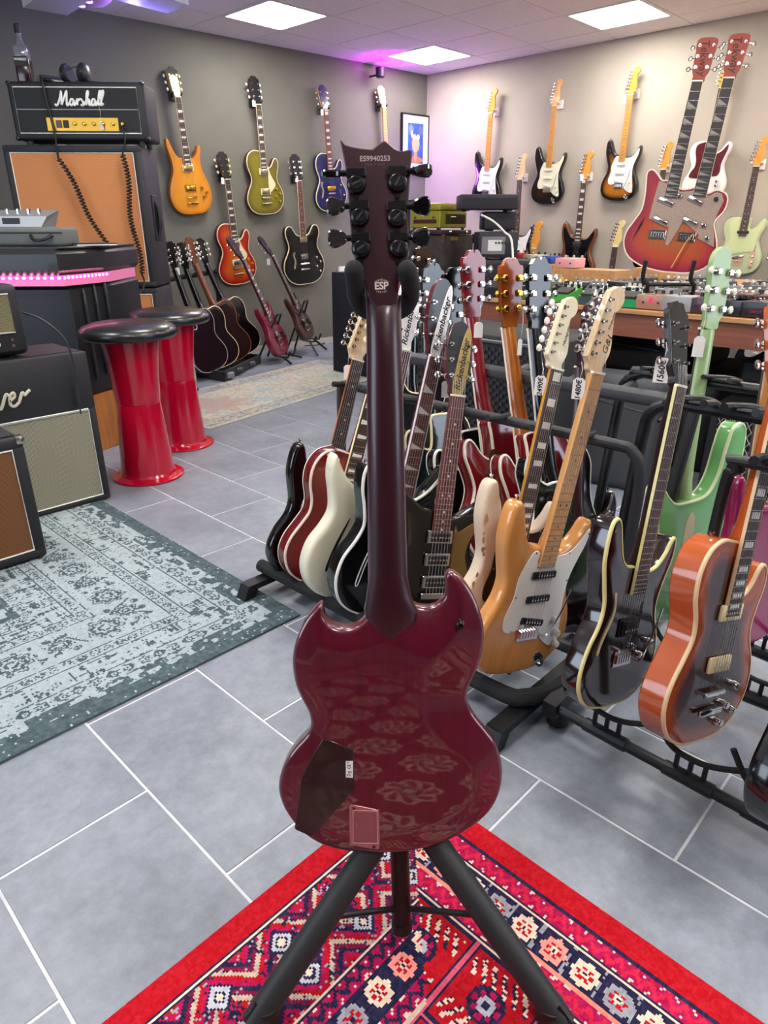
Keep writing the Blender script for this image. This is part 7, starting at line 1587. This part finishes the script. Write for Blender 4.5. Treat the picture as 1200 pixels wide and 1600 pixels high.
for (px, py, lb) in ((759, 176, 'white-guard corner'), (910, 270, 'brown offset'), (1018-42, 148, 'two-tone sunburst')):
    price_tag(onR(px, py, .14), 'small white price tag on the '+lb+' guitar of the pale wall', .012, (.026, .05))
# ================================================================== ceiling-mounted units and coloured lights
def cbox(label, p_, m):
    q = [PZ(x, y, 2.30) for x, y in p_]; top = CZ
    g = thing('ceiling_box', label, 'ceiling unit', loc=(q[0].x, q[0].y, 2.30))
    MB().hexa([Vector((v.x, v.y, 2.30)) for v in q]+[Vector((v.x, v.y, top)) for v in q]).build('housing', m, g, 0, world=True)
    c = sum(q, Vector())/4; MB().add([(c+(v-c)*.9)-Vector((0,0,.002)) for v in q]+[(c+(v-c)*.9) for v in q], [(0,1,2,3),(0,4,5,1),(1,5,6,2),(2,6,7,3),(3,7,4,0)]).build('lower_panel', m, g, 0, world=True)
BXM = mat('cfcac9', .6)
cbox('pale box mounted under the ceiling at the top left', [(36, 12), (105, 24), (165, -12), (90, -28)], BXM)
cbox('white box under the ceiling washed in blue-violet light', [(180, 0), (262, 21), (295, 8), (215, -18)], mat('d8d4e6', .5))  # blue-violet wash is also tinted into the housing colour
c = PZ(140, 2, 2.32); pl_ = thing('party_light', 'round pinkish ceiling light with two small lenses between the white boxes', 'light', loc=(c.x, c.y, 2.30))
MB().lathe([(.02,0),(.09,.01),(.125,.035),(.13,.07),(.11,.10),(.04,.12),(.03,CZ-2.30)], n=28).build('dome', mat('b58a98', .5), pl_)
for a in (2.0, 4.2): MB().lathe([(.018,-.006),(.02,0),(.02,.012)], n=12).xf(Matrix.Translation((.06*math.cos(a), .06*math.sin(a), .004))).build('lens', mat('b070ff', .2, emit=6), pl_)
point('party_light_lamp', (c.x+.25, c.y-.05, 2.22), 6, (.25, .2, 1.0), .04)
# purple stage lamp near the far corner, standing on the wall behind the headstock
lp = onW(594, 112, .16); st_ = thing('stage_light', 'small purple stage lamp high on the dark wall, hidden by the big headstock', 'light', loc=tuple(lp))
MB().lathe([(.03,-.05),(.04,-.04),(.042,.03),(.036,.035)], n=18).build('can', BLK, st_); MB().lathe([(.034,.030),(.032,.034)], n=18).build('lens', mat('b020ff', .3, emit=6), st_); MB().tube([(0,0,-.02), tuple(-WN*.15+Vector((0,0,-.02)))], .008, 6).build('bracket', BLK, st_)
point('purple_lamp', (lp.x, lp.y, CZ-.09), 30, (.62, .03, 1.0), .03)
sl = bpy.data.lights.new('purple_spot', 'SPOT'); sl.energy = 40; sl.color = (.75, .0, 1.0); sl.spot_size = math.radians(150); sl.spot_blend = 1.0; sl.shadow_soft_size = .03
so_ = bpy.data.objects.new('purple_spot', sl); COL.objects.link(so_); so_.location = (lp.x, lp.y-.25, CZ-.16); so_.rotation_euler = (math.radians(165), 0, 0)
lq = onW(640, 300, .30); st2 = thing('stage_light', 'purple stage lamp standing behind the olive amplifier', 'light', loc=(lq.x, lq.y, lq.z))
point('purple_lamp', tuple(onW(636, 272, .28)), 15, (.40, .08, 1.0), .04)
MB().lathe([(.03,-.05),(.04,-.04),(.042,.03),(.036,.035)], n=18).xf(Matrix.Translation((0,0,-.1))).build('can', BLK, st2); MB().tube([(0,0,-.15), (0,0,-lq.z+.005)], .012, 8).build('pole', BLK, st2); MB().lathe([(.16,.0),(.16,.012),(.02,.02)], n=20).xf(Matrix.Translation((0,0,-lq.z))).build('base', BLK, st2)
MB().lathe([(.034,.030),(.032,.034)], n=18).xf(Matrix.Translation((0,0,-.1))).build('lens', mat('8020ff', .3, emit=6), st2)
